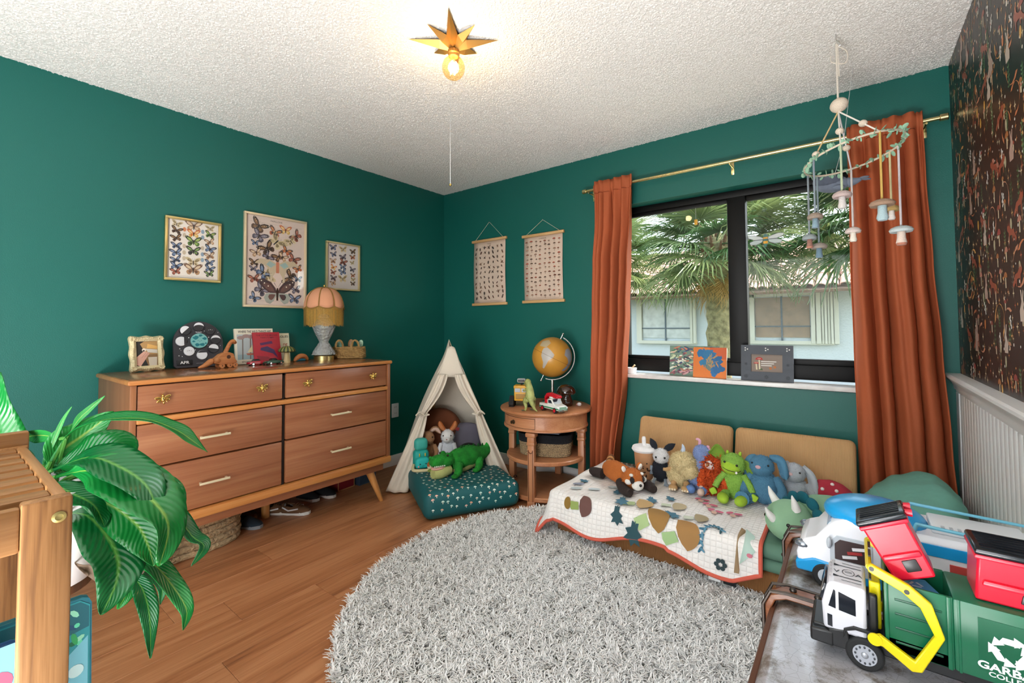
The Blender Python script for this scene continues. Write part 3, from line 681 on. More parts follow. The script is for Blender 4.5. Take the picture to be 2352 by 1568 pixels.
# ---- ornate photo frame
def photoframe():
    t = T('photo_frame', 'ornate cream and gold photo frame at the left end of the dresser', 'photo frame', (.15, -2.305, DZ+.002)); t.rotation_euler = (0, R(-9), R(6))
    w, h = .152, .188; A = WL @ TR(0, h/2, 0)
    OR = mat('antique gilt', 'd9c9a0', rough=.45, metal=.35, bump=.8, bs=150, bd=.006)
    def outline(sc, n=72):
        P = []
        for k in range(n):
            a = 2*pi*k/n; ca, sa = math.cos(a), math.sin(a); q = 1/max(abs(ca), abs(sa)); q = q if q < 1.34 else 1.34
            wob = 1+.035*math.cos(8*a)
            P.append((w/2*ca*q*wob*sc, h/2*sa*q*wob*sc))
        return P
    g = G(A); O = outline(1.0); I = [(max(-w*.31, min(w*.31, x*1.2)), max(-h*.345, min(h*.345, y*1.2))) for x, y in O]; n = len(O)
    vs = [(x, y, 0) for x, y in O]+[(x*.97, y*.97, .012) for x, y in O]+[((x+a)/2*.98, (y+b)/2*.98, .019) for (x, y), (a, b) in zip(O, I)]+[(x, y, .012) for x, y in I]+[(x, y, .003) for x, y in I]
    fs = []
    for r_ in range(4):
        for k in range(n): k2 = (k+1) % n; fs.append((r_*n+k, r_*n+k2, (r_+1)*n+k2, (r_+1)*n+k))
    g.add(vs, fs); g.build('frame', OR, t, smooth=50)
    for k in range(4):
        g = G(A); sx, sy = ((1, 1), (1, -1), (-1, 1), (-1, -1))[k]
        for q in range(7): an = q*.9; g.ell((sx*(w*.40+.009*math.cos(an)), sy*(h*.41+.009*math.sin(an)), .017), (.0055, .0055, .004), n=8, m=6)
        g.build('corner_scroll', OR, t)
    for sx, sy in ((0, 1), (0, -1), (1, 0), (-1, 0)):
        g = G(A)
        for q in range(-3, 4): g.ell((sx*w*.41+(q*.008 if sx == 0 else 0), sy*h*.43+(q*.009 if sy == 0 else 0), .0175), (.0045, .0045, .003), n=8, m=6)
        g.build('edge_scroll', OR, t)
    g = G(A); g.box((0, 0, .0015), (w*.66, h*.72, .003)); b = g.build('backing', mat('frame back', '241f1c', rough=.8), t, smooth=0)
    d = G(A @ TR(0, 0, .0032)); iw, ih = w*.31, h*.345
    d.rect(-iw, -ih, iw, ih, '2a2826', 1)
    d.poly([(-.2*iw, ih), (iw, ih), (iw, -.1*ih), (.3*iw, -.15*ih), (-.25*iw, .25*ih), (-.6*iw, .8*ih)], 'b08a58', 2)
    d.poly([(.1*iw, .8*ih), (iw, .6*ih), (iw, .35*ih), (0, .45*ih)], 'd9a860', 3); d.poly([(-.1*iw, .4*ih), (iw, .3*ih), (iw, .0), (.1*iw, .1*ih)], 'cfc8bc', 3)
    d.poly([(-.3*iw, -.1*ih), (iw, -.05*ih), (iw, -ih), (.1*iw, -ih)], '8a6a48', 3); d.poly([(.1*iw, -.3*ih), (.95*iw, -.3*ih), (.9*iw, -ih), (.2*iw, -ih)], 'cbbfae', 4)
    d.disc(-.25*iw, .3*ih, .009, 'e8dccb', 4); d.disc(-.28*iw, .24*ih, .0045, '3a2a22', 5)
    d.poly([(-iw, -.9*ih), (-.6*iw, -ih), (.0, -.3*ih), (.25*iw, 0), (.1*iw, .12*ih), (-.3*iw, .18*ih), (-iw, -.3*ih)], 'd8a592', 5)
    for k in range(3): d.line((-.5*iw+.012*k, -.35*ih+.004*k), (-.1*iw+.012*k, .06*ih), .0016, 'b07f70', 6)
    d.build('photograph', PRINT, b, smooth=0)
photoframe()

# ---- moon phase calendar
def calendar():
    t = T('moon_calendar', 'charcoal arched moon-phase calendar reading APR and 13', 'calendar', (.085, -2.05, DZ+.001)); t.rotation_euler = (0, R(-9), 0)
    w, h = .25, .268; BD = mat('charcoal board', '35343a', rough=.6)
    P = [(-w/2, .012), (-w/2+.012, 0), (w/2-.012, 0), (w/2, .012)]+[(w/2*math.cos(a), h-w/2+w/2*math.sin(a)) for a in [pi*k/24 for k in range(25)]]
    g = G(WL); g.prism(P, 0, .018); g.build('board', BD, t, bev=.002, smooth=30)
    def disc_(u, v, r, base): g = G(WL @ TR(u, v, .018)); g.col(base); g.lathe([(r, 0), (r, .007), (r-.0015, .0085), (0, .0085)], 28); return g
    ms = [(-.072, .222, 'half'), (.0, .245, 'cres'), (.062, .222, 'dark'), (-.095, .152, 'gibb'), (-.056, .086, 'full'), (.012, .058, 'oval'), (.076, .098, 'half2'), (.09, .158, 'cres')]
    for u, v, k in ms:
        u, v = u*.93, .148+(v-.148)*.88; r = .0265; g = disc_(u, v, r, 'e8e9ee' if k in ('full', 'gibb', 'oval') else '2f2e33'); g.build('moon_disc', PAINT, t)
        last = bpy.data.objects[-1] if False else None
        d = G(WL @ TR(u, v, .0267))
        if k in ('half', 'half2'):
            a0 = R(45) if k == 'half' else R(-12); d.poly([(r*.97*math.cos(a0+a), r*.97*math.sin(a0+a)) for a in [pi*q/14 for q in range(15)]], 'e8e9ee', 1)
        if k == 'cres':
            a0 = R(10); A_ = [(r*.97*math.cos(a0+pi*q/14), r*.97*math.sin(a0+pi*q/14)) for q in range(15)]
            B_ = [(r*.97*math.cos(a0+pi*q/14), r*.97*math.sin(a0+pi*q/14)*.45) for q in range(14, -1, -1)]; d.poly(A_+B_, 'e8e9ee', 1)
        if k in ('dark', 'full'):
            c = 'e8e9ee' if k == 'dark' else '2f2e33'
            for e in (-.009, .009): d.disc(e, .001, .0017, c, 1, n=8)
            d.disc(0, .003, .0022, c, 1, n=8)
        if k == 'gibb': d.poly([(r*.98*math.cos(a), r*.98*math.sin(a)) for a in [R(-60+120*q/8) for q in range(9)]], '2f2e33', 1)
        if k == 'oval':
            d.poly([(r*.98*math.cos(a), r*.98*math.sin(a)) for a in [R(30+120*q/8) for q in range(9)]], '35343a', 1)
        if d.v: d.build('moon_phase', PAINT, [o for o in t.children][-1], smooth=0)
    g = G(WL @ TR(.0, .152, .018)); g.col('7fc0bd'); g.lathe([(.043, 0), (.043, .01), (.041, .012), (0, .012)], 32); e = g.build('earth_disc', PAINT, t)
    d = G(WL @ TR(0, .152, .0302))
    for (x, y, s, n_) in [(-.018, .018, .017, 1), (.006, .03, .011, 2), (.026, .012, .012, 3), (-.012, -.024, .014, 4), (.012, -.024, .013, 5), (-.03, -.004, .008, 6), (.03, -.016, .007, 7)]:
        r = random.Random(n_); d.poly([(x+s*r.uniform(.65, 1.15)*math.cos(2*pi*q/11), y+s*.7*r.uniform(.65, 1.15)*math.sin(2*pi*q/11)) for q in range(11)], '147a84', 1)
    for x in (-.008, .008): d.disc(x, .0, .0018, '22323a', 3, n=8)
    d.disc(0, -.004, .002, '22323a', 3, n=8); d.build('continents', PAINT, e, smooth=0)
    for (u, w_, s) in ((-.075, .075, 'APR'), (.075, .082, '1  3')):
        g = G(WL); g.box((u, .03, .0205), (w_, .03, .005), bev=.001); b = g.build('date_tile', mat('black tile', '17181b', rough=.5), t)
        d = G(WL @ TR(u, .022, .0232)); d.text(s, 0, 0, .016, 'f2f2f2', 1, w=.044 if s == 'APR' else .05, center=True, bold=.015); d.build('lettering', PAINT, b, smooth=0)
    d = G(WL @ TR(0, 0, .0183)); d.text('TODAY', 0, .199, .008, 'e8e9ee', 1, w=.032, center=True, bold=.02); d.text('moon phase', .0, .02, .004, 'cfcfd4', 1, w=.034, center=True)
    r = random.Random(2)
    for (x, y) in [(-.05, .172), (.05, .172), (.045, .125), (-.09, .1), (-.1, .07), (-.095, .11), (-.02, .1), (.11, .12), (.105, .07), (.03, .21), (-.085, .065), (.1, .2)]: d.disc(x, y, r.uniform(.0014, .003), 'f2f2f2', 1, n=8)
    d.build('stars', PAINT, t, smooth=0)
calendar()

# ---- wooden dinosaur on wheels
WN = wood('toy wood', '9a5a2e', 'b8713f', 'c98752', axis='y', scale=3, rough=.5)
def dino():
    t = T('pull_toy', 'carved wooden dinosaur pull toy on wheels before the calendar', 'toy', (.24, -1.985, DZ), rz=R(6))
    g = G(WL); P = [(-.05, .03), (-.045, .055), (-.02, .078), (.005, .088), (.03, .088), (.052, .08), (.062, .05), (.075, .03), (.03, .018), (-.02, .02)]
    g.prism(P, -.02, .02); g.build('body', WN, t, bev=.004, smooth=40)
    g = G(); g.tube([(.0, -.045, .05), (.0, -.075, .03), (0, -.1, .014), (.0, -.128, .009)], [.02, .017, .011, .006], 10); g.build('tail', WN, t, sub=1)
    g = G(); g.tube(cr([(0, .012, .075), (0, .024, .105), (0, .04, .138), (0, .055, .15), (0, .066, .142), (0, .07, .134)], 4), [.014, .013, .0125, .012, .0115, .011, .011, .011, .011, .011, .0115, .012, .0125, .013, .013, .0125, .012, .011, .009, .007, .004], 10); g.build('neck', WN, t)
    g = G().col('4a2a18'); g.cyl((.0195, .025, .062), (.0203, .025, .062), .011, n=18); g.ell((.012, .064, .147), .0022, n=8, m=6); g.build('eye_and_hole', PAINT, t)
    for y in (-.012, .03, .058):
        for s in (-1, 1):
            g = G(); g.cyl((s*.016, y, .014), (s*.028, y, .014), .014, n=22); w_ = g.build('wheel', WN, t, bev=.0015)
            g = G().col('5a3018'); g.cyl((s*.028, y, .014), (s*.0288, y, .014), .0035, n=10); g.build('axle_pin', PAINT, w_)
    g = G(); g.ell((.018, -.034, .045), (.01, .016, .016), n=12, m=8); g.ell((-.018, -.034, .045), (.01, .016, .016), n=12, m=8); g.build('hip', WN, t)
dino()

# ---- three children's books
def book(label, x, y0, y1, h, th, cover, draw, lean=9):
    t = T('book', label, 'book', (x, (y0+y1)/2, DZ+.001), group='picture books leaning on the dresser wall'); t.rotation_euler = (0, R(-lean), 0); w = y1-y0
    g = G(WL); g.box((0, h/2, th-.0012), (w, h, .0024), bev=.001); c = g.build('front_cover', mat('cover '+cover, cover, rough=.45), t)
    g = G(WL); g.box((0, h/2, .0012), (w, h, .0024), bev=.001); g.box((-w/2+.0012, h/2, th/2), (.0024, h, th-.0025)); g.build('back_and_spine', mat('cover '+cover), t)
    g = G(WL); g.box((.0, h/2, th/2), (w-.008, h-.008, th-.005)); g.build('pages', mat('pages', 'e8e2d2', rough=.9), t, smooth=0)
    d = G(WL @ TR(0, 0, th)); draw(d, w, h); d.build('cover_print', mat('glossy print', attr=True, rough=.4), c, smooth=0)
def bookA(d, w, h):
    d.rect(-w/2+.012, .028, w/2-.008, h-.036, 'b9c3c6', 1); d.text('WHERE THE WILD THINGS ARE', .004, h-.027, .016, '4a4440', 2, w=w*.86, center=True, bold=.02)
    d.rect(-w/2+.012, .028, w/2-.008, .06, '9db8c0', 2); d.text('STORY AND PICTURES', 0, .008, .011, '4a4440', 2, w=w*.7, center=True, bold=.01)
    for x in (-.075, -.03, .06): d.line((x, .03), (x+.006, h-.06), .006, '7a6a62', 3)
    for (x, y) in [(-.08, .165), (-.05, .175), (-.02, .17), (.02, .172), (.06, .165)]: d.disc(x, y, .022, 'a58a86', 3, ry=.012)
    d.poly([(-.055, .066), (.03, .066), (.02, .054), (-.045, .054)], 'b8705a', 4); d.line((-.012, .066), (-.012, .14), .002, '6a5040', 4)
    d.poly([(-.01, .072), (-.01, .138), (.026, .072)], 'e3d79a', 4); d.poly([(-.015, .072), (-.015, .12), (-.045, .072)], 'e9e0b4', 4)
def bookB(d, w, h):
    d.text('THE LITTLE MOUSE', .002, h-.024, .009, '5a1f2c', 2, w=w*.8, center=True, bold=.01); d.text('TREE CLIMB', .002, h-.042, .011, '5a1f2c', 2, w=w*.5, center=True, bold=.01)
    d.poly([(-.045, .13), (.03, .142), (.035, .125), (-.04, .115)], '5a2a5a', 2); d.poly([(-.04, .1), (.0, .108), (.04, .085), (.06, .03), (.03, .06), (-.045, .085)], '44305a', 2)
    d.poly([(-.07, .05), (.0, .04), (.02, .02), (-.06, .02)], '8c1f30', 2); d.poly([(-.07, .16), (.06, .16), (.06, .152), (-.07, .152)], 'b03542', 2)
def bookC(d, w, h):
    d.text('EAGLES', w/2-.088, h-.03, .014, '3c3a2c', 2, w=.08, bold=.02); d.text('ng', w/2-.042, h*.52, .022, 'a8583e', 2, bold=.02)
    for k in range(3): d.disc(w/2-.03, .03+k*.022, .011, ['7a8a5a', 'b0704a', '5a6a50'][k], 2)
book('tall cream picture book with a sailing boat cover, leftmost book', .10, -1.865, -1.635, .222, .016, 'e4ddca', bookA)
book('red picture book leaning in front of the other two', .135, -1.768, -1.602, .2, .012, 'b02838', bookB, lean=13)
book('cream book half hidden behind the red one', .075, -1.72, -1.515, .19, .01, 'd8d3b6', bookC)

# ---- two model cars
def car(label, loc, rz, c):
    t = T('toy_car', label, 'toy car', loc, rz=rz, group='little cars on the dresser')
    P = [(-.056, .012), (-.054, .022), (-.04, .027), (-.02, .028), (.015, .0275), (.045, .023), (.055, .017), (.056, .01), (.05, .007), (-.05, .007)]
    g = G(M(((0, 0, 1, 0), (1, 0, 0, 0), (0, 1, 0, 0), (0, 0, 0, 1)))); g.prism(P, -.019, .019); g.build('body', mat('car paint '+c, c, rough=.15, coat=1), t, bev=.004, smooth=50)
    g = G(M(((0, 0, 1, 0), (1, 0, 0, 0), (0, 1, 0, 0), (0, 0, 0, 1)))); g.prism([(-.03, .027), (-.018, .038), (.002, .039), (.016, .0275)], -.015, .015); g.build('cabin', mat('car window', '1c2024', rough=.1), t, bev=.002)
    g = G(M(((0, 0, 1, 0), (1, 0, 0, 0), (0, 1, 0, 0), (0, 0, 0, 1)))); g.prism([(-.02, .0385), (.002, .0395), (.002, .0405), (-.02, .0395)], -.0145, .0145); g.build('roof', mat('car paint '+c), t, bev=.001)
    for y in (-.034, .034):
        for s in (-1, 1):
            g = G(); g.cyl((s*.012, y, .0095), (s*.0205, y, .0095), .0095, n=18); w_ = g.build('wheel', RUBBER, t, bev=.001)
            g = G(); g.cyl((s*.0205, y, .0095), (s*.0212, y, .0095), .0062, n=14); g.build('hubcap', CHROME, w_)
    for s in (-1, 1): g = G(); g.ell((s*.013, .054, .017), (.004, .003, .004), n=10, m=6); g.build('headlight', CHROME, t)
    g = G(); g.box((0, .0565, .0095), (.034, .003, .004), bev=.001); g.box((0, -.0565, .0095), (.034, .003, .004), bev=.001); g.build('bumper', CHROME, t)
car('small red classic model car before the red book', (.225, -1.79, DZ), R(8), 'b3122c')
car('small dark green model car beside the wooden mushroom', (.25, -1.70, DZ), R(10), '0f4a34')

# ---- wooden mushroom, carved toy
t = T('wooden_mushroom', 'wooden toadstool with a dark green striped cap on the dresser', 'ornament', (.18, -1.588, DZ))
g = G(); g.lathe([(0, 0), (.021, 0), (.022, .006), (.016, .03), (.0135, .055), (.0155, .074)], 20); g.build('stem', wood('pale wood', 'c9ac72', 'd9c08a', 'e6d3a4', axis='z', scale=3, rough=.5), t)
g = G(); n = 28
g.col('2f3a1c'); g.lathe([(.0155, .072), (.04, .068), (.052, .074), (.05, .084), (.038, .098), (.02, .106), (0, .108)], n)
for i, f in enumerate(g.f):
    if i % 2: g.c[i] = H('8c8a4c')
g.build('cap', PAINT, t)
t = T('wooden_whale', 'small arched wooden toy with a blue belly beside the lamp', 'ornament', (.14, -1.475, DZ), rz=R(10))
g = G(); g.tube(cr([(0, -.05, .004), (0, -.03, .02), (0, .0, .034), (0, .03, .03), (0, .05, .012), (0, .056, .003)], 4), [.006, .009, .012, .0145, .016, .017, .0175, .018, .018, .0175, .017, .0165, .016, .015, .014, .013, .012, .01, .008, .006, .004], 10); g.build('back', WN, t)
g = G().col('1f6f8c'); g.tube([(.004, -.04, .008), (.006, -.01, .012), (.005, .03, .008)], [.006, .0085, .006], 8); g.build('belly', PAINT, t)

# ---- lamp with fringed shade
def lamp():
    t = T('table_lamp', 'cut glass table lamp with peach fringed dome shade', 'lamp', (.16, -1.32, DZ))
    g = G(); g.lathe([(0, 0), (.066, 0), (.066, .03), (.06, .034), (.02, .036), (0, .036)], 36); g.build('base', GOLD, t)
    m, tr, b = nt('cut crystal'); b.inputs['Transmission Weight'].default_value = .55; b.inputs['Roughness'].default_value = .06; b.inputs['IOR'].default_value = 1.3; b.inputs['Base Color'].default_value = (.93, .96, .96, 1)
    tc = tr.nodes.new('ShaderNodeTexCoord'); vo = tr.nodes.new('ShaderNodeTexVoronoi'); vo.inputs['Scale'].default_value = 60; bp = tr.nodes.new('ShaderNodeBump'); bp.inputs['Strength'].default_value = .9; bp.inputs['Distance'].default_value = .01
    tr.links.new(tc.outputs['Object'], vo.inputs['Vector']); tr.links.new(vo.outputs[0], bp.inputs['Height']); tr.links.new(bp.outputs[0], b.inputs['Normal'])
    fl = lambda a, r, z: r*(1+.03*math.cos(a*10))
    g = G(); g.lathe([(.02, .034), (.078, .038), (.07, .06), (.052, .09), (.038, .112), (.03, .125), (.036, .14), (.055, .18), (.072, .22), (.076, .232), (.07, .246), (.056, .268), (.04, .286), (.02, .292)], 40, fn=fl); g.build('crystal_body', m, t, smooth=60)
    g = G(); g.lathe([(.02, .29), (.038, .292), (.042, .30), (.03, .318), (.014, .324)], 24); g.build('crystal_collar', m, t)
    g = G(); g.tube([(0, 0, .03), (0, 0, .33)], .007, 12); g.tube([(0, 0, .324), (0, 0, .39)], .012, 14); g.build('pole', GOLD, t)
    SH = mat('peach shade fabric', 'd99a76', rough=.9, sheen=.3, bump=.2, bs=300); n = 8; Rr = .128; z0 = .372; hh = .135
    for k in range(n):
        g = G(); a0, a1 = 2*pi*k/n, 2*pi*(k+1)/n
        def fn(u, v):
            a = a0+(a1-a0)*u; th = v*pi/2*.97; bul = 1+.045*math.sin(pi*u)*math.cos(th)
            r = Rr*math.cos(th)**.8*bul if v < 1 else .004; dz = -.016*math.sin(pi*u)*(1-v)**3
            return (r*math.cos(a), r*math.sin(a), z0+hh*math.sin(th)+dz)
        g.grid(fn, 9, 11); g.build('shade_panel', SH, t, sol=.002)
    for k in range(n):
        a = 2*pi*k/n; g = G(); g.tube([(Rr*1.012*math.cos(th)**.8*math.cos(a) if v < 14 else 0, Rr*1.012*math.cos(th)**.8*math.sin(a) if v < 14 else 0, z0+hh*1.01*math.sin(th)) for v, th in [(v, v/14*pi/2*.97) for v in range(15)]], .0035, 6); g.build('braid', mat('gold braid', 'b58a45', rough=.7, bump=1, bs=400), t)
    g = G(); g.tube([(Rr*(1+.045*abs(math.sin(4*a)))*math.cos(a), Rr*(1+.045*abs(math.sin(4*a)))*math.sin(a), z0-.016*abs(math.sin(4*a))) for a in [2*pi*k/64 for k in range(64)]], .004, 6, closed=True); g.build('trim_braid', mat('gold braid'), t)
    g = G(); rr = random.Random(1)
    for k in range(210):
        a = 2*pi*k/210; r = Rr*(1+.03*abs(math.sin(4*a))); z1 = z0-.012*abs(math.sin(4*a)); ln = .125+rr.uniform(-.006, .006); w_ = .0026
        da = V((-math.sin(a), math.cos(a), 0))*w_/2; p = V((r*math.cos(a), r*math.sin(a), z1)); q = V((r*.99*math.cos(a+rr.uniform(-.01, .01)), r*.99*math.sin(a), z1-ln))
        g.add([p-da, p+da, q+da, q-da], [(0, 1, 2, 3)])
    g.build('fringe', mat('mustard fringe', 'b98d3e', rough=.7, var=.2, vs=90), t, smooth=0, kind='stuff')
    g = G(); g.lathe([(.012, .503), (.014, .508), (.006, .514), (.007, .522), (.004, .528), (0, .53)], 14); g.build('finial', BRASS, t)
lamp()

# ---- seagrass basket with brushes
SEA = mat('seagrass', 'b8935c', rough=.9, bump=1, bs=90, var=.25, vs=60, bd=.01)
def basket1():
    t = T('seagrass_basket', 'small handled seagrass basket beside the lamp', 'basket', (.15, -1.115, DZ), rz=R(45))
    a, b = .108, .066
    for k in range(7):
        z = .008+k*.0115; q = 1+.02*math.sin(k); g = G(); n = 44
        g.tube([((a+.004*math.sin(9*an+k*1.5))*q*abs(math.cos(an))**.6*math.copysign(1, math.cos(an)), (b+.004*math.sin(9*an+k*1.5))*q*abs(math.sin(an))**.6*math.copysign(1, math.sin(an)), z) for an in [2*pi*i/n for i in range(n)]], .0075, 8, closed=True); g.build('coil', SEA, t)
    g = G(); g.prism([(a*.98*abs(math.cos(an))**.6*math.copysign(1, math.cos(an)), b*.98*abs(math.sin(an))**.6*math.copysign(1, math.sin(an))) for an in [2*pi*i/28 for i in range(28)]], .001, .006); g.build('bottom', SEA, t)
    for s in (-1, 1):
        g = G(); g.tube([(s*.055+.026*math.cos(an)*1, s*.0+(-b if s < 0 else -b)*.98, .08+.052*math.sin(an)) for an in [pi*i/14 for i in range(15)]], .0075, 8); g.build('handle', SEA, t)
    def brush(label, x, y, rot, c, hc):
        o = T('hair_brush', label, 'brush', (.15, -1.115, DZ)); o.matrix_world = TR(.15, -1.115, DZ) @ RZ(45) @ TR(x, y, .012) @ Euler(rot).to_matrix().to_4x4()
        g = G(); g.tube([(0, 0, 0), (0, 0, .05), (0, 0, .065)], [.007, .008, .009], 10); g.ell((0, 0, .093), (.02, .008, .034), n=16, m=10); g.build('handle', mat('brush '+c, c, rough=.4), o)
        g = G()
        for i in range(5):
            for j in range(-1, 2): g.cyl((j*.008, -.006, .07+i*.011), (j*.008, -.018, .07+i*.011), .0012, n=5)
        g.build('bristles', mat('bristle '+hc, hc, rough=.6), o)
    brush('mint green hairbrush standing in the seagrass basket, left', -.06, .0, (0, -.12, .3), '8fc4ae', 'e8efe8')
    brush('wooden hairbrush with dark bristles in the seagrass basket', 0, .01, (0, .1, .0), 'a88058', '5a5048')
    brush('pale green comb brush at the right of the seagrass basket', .055, -.005, (0, .3, -.2), 'a9d0b4', 'f0f4ee')
basket1()

# ---- under the dresser
def shoe(label, loc, rz, up, sole, group, toe=None, stripe=None, L=.17):
    t = T('shoe', label, 'shoe', loc, rz=rz, group=group); s = L/.17
    out = [(-.032, -.075), (-.036, -.03), (-.03, .0), (-.036, .045), (-.03, .075), (-.012, .09), (.014, .09), (.034, .07), (.038, .04), (.032, 0), (.034, -.04), (.028, -.075), (0, -.085)]
    out = [(x*s, y*s) for x, y in out][::-1]
    g = G(); g.prism(out, 0, .02*s); g.build('sole', mat('sole '+sole, sole, rough=.6), t, bev=.003, smooth=60)
    g = G(); n = 24
    prof = lambda y: .052 if y < -.02 else max(.02, .052-.032*((y+.02)/.1))
    def fn(u, v):
        a = 2*pi*u; y = -.083*math.cos(v*pi) if False else 0
        return (0, 0, 0)
    vs = []; fs = []; ny = 15
    for j in range(ny):
        f = j/(ny-1); y = (-.08+.166*f)*s; hw = (.033 if f > .05 else .022)*(1 if f < .85 else (1-(f-.85)/.15*.6))*(1+.12*math.sin(f*pi*1.2))*s; hh = (.065-.015*max(0, f-.1)*1.2 if f < .45 else max(.03, .058-.055*(f-.45)))*s
        for k in range(9): a = pi*k/8; vs.append((hw*math.cos(a), y, .016*s+max(.002, (hh-.016*s))*math.sin(a)**.7))
    for j in range(ny-1):
        for k in range(8):
            if .0 < j < 6 and 2 <= k <= 5: continue
            o = j*9+k; fs.append((o, o+1, o+10, o+9))
    fs.append(tuple(range(8, -1, -1))); fs.append(tuple((ny-1)*9+k for k in range(9)))
    g.add(vs, fs); g.build('upper', mat('upper '+up, up, rough=.9, bump=.2, bs=300), t, sol=.003, smooth=60)
    g = G(); g.ell((0, -.03*s, .022*s), (.024*s, .045*s, .008*s), n=14, m=6); g.build('insole', mat('insole', '2a2622', rough=1), t)
    if stripe:
        for sg in (-1, 1):
            g = G(); g.tube([(sg*.0335*s, -.07*s, .05*s), (sg*.0375*s, -.03*s, .032*s), (sg*.0385*s, .0, .037*s), (sg*.035*s, .03*s, .042*s)], .0042*s, 6); g.build('side_stripe', mat('stripe', stripe, rough=.7), t)
        g = G(); g.ell((0, -.078*s, .048*s), (.022*s, .008*s, .014*s), n=12, m=8); g.build('heel_patch', mat('stripe'), t)
        g = G()
        for k in range(4): g.tube([(-.014*s, (.008+.013*k)*s, (.062-.006*k)*s), (0, (.012+.013*k)*s, (.067-.006*k)*s), (.014*s, (.008+.013*k)*s, (.062-.006*k)*s)], .0025*s, 5)
        g.build('laces', mat('laces '+up, up, rough=.9), t)
    return t
shoe('brown canvas sneaker with white stripe, the nearer of the pair', (.30, -1.58, 0), R(-55), '6d4c31', 'e4e1da', 'brown sneakers under the dresser', stripe='e9e9ea')
shoe('brown canvas sneaker with white heel, behind its twin', (.195, -1.655, 0), R(-48), '6d4c31', 'e4e1da', 'brown sneakers under the dresser', stripe='e9e9ea')
shoe('black slip-on shoe with pale sole beside the brown sneakers', (.14, -1.415, 0), R(-74), '17171a', 'd8d2ca', 'black shoes under the dresser')
shoe('black slip-on shoe with pale sole next to the red box', (.17, -1.31, 0), R(-76), '17171a', 'd8d2ca', 'black shoes under the dresser')
shoe('dark shoe with grey sole nearest the rope basket', (.26, -1.845, 0), R(-62), '1c2a36', '8a8c90', 'dark shoes by the basket')
shoe('brown leather shoe just left of the centre leg', (.10, -1.80, 0), R(-70), '4a2a18', '6a4528', 'dark shoes by the basket')
def shoebox(label, c, rim, loc, w, txt, tc):
    t = T('shoe_box', label, 'box', loc, rz=R(4)); h = .115
    g = G(); g.box((0, 0, h/2), (.3, w, h), bev=.002); g.build('body', mat('box '+c, c, rough=.6), t)
    g = G()
    for a, b_, cc, d in ((-w/2, w/2, 0, .006), (-w/2, w/2, h-.006, h), (-w/2, -w/2+.006, 0, h), (w/2-.006, w/2, 0, h)): g.box((.1505, (a+b_)/2, (cc+d)/2), (.002, b_-a, d-cc))
    g.build('edge', mat('box rim '+rim, rim, rough=.6), t, smooth=0)
    d = G(TR(.1512, 0, 0) @ WL); d.text(txt, -w/2+.02, h*.62, .018, tc, 1, bold=.02); d.build('lettering', PRINT, t, smooth=0)
shoebox('dark red cardboard shoe box lettered in pale type', '7a1420', 'b58a5a', (.02, -1.155, 0), .14, 'VANS', 'd8c8c0')
shoebox('slate blue cardboard shoe box under the dresser right end', '2c3f52', '3a5066', (.04, -.99, 0), .15, 'NB', 'b8c4cc')
def ropebasket():
    t = T('rope_basket', 'woven straw rope basket on the floor under the dresser left end', 'basket', (.235, -2.165, 0))
    ST = mat('braided straw', 'b9a07a', rough=.95, bump=1, bs=70, var=.3, vs=45, bd=.015)
    for k in range(5):
        g = G(); n = 48; z = .018+k*.034; q = 1+.015*(k % 2)
        g.tube([(.17*q*abs(math.cos(a))**.7*math.copysign(1, math.cos(a))+.0*k, .25*q*abs(math.sin(a))**.7*math.copysign(1, math.sin(a)), z+.0015*math.sin(30*a)) for a in [2*pi*i/n for i in range(n)]], .0185, 8, closed=True); g.build('rope_coil', ST, t)
    g = G(); g.prism([(.17*abs(math.cos(a))**.7*math.copysign(1, math.cos(a)), .25*abs(math.sin(a))**.7*math.copysign(1, math.sin(a))) for a in [2*pi*i/32 for i in range(32)]], .002, .012); g.build('bottom', ST, t)
ropebasket()
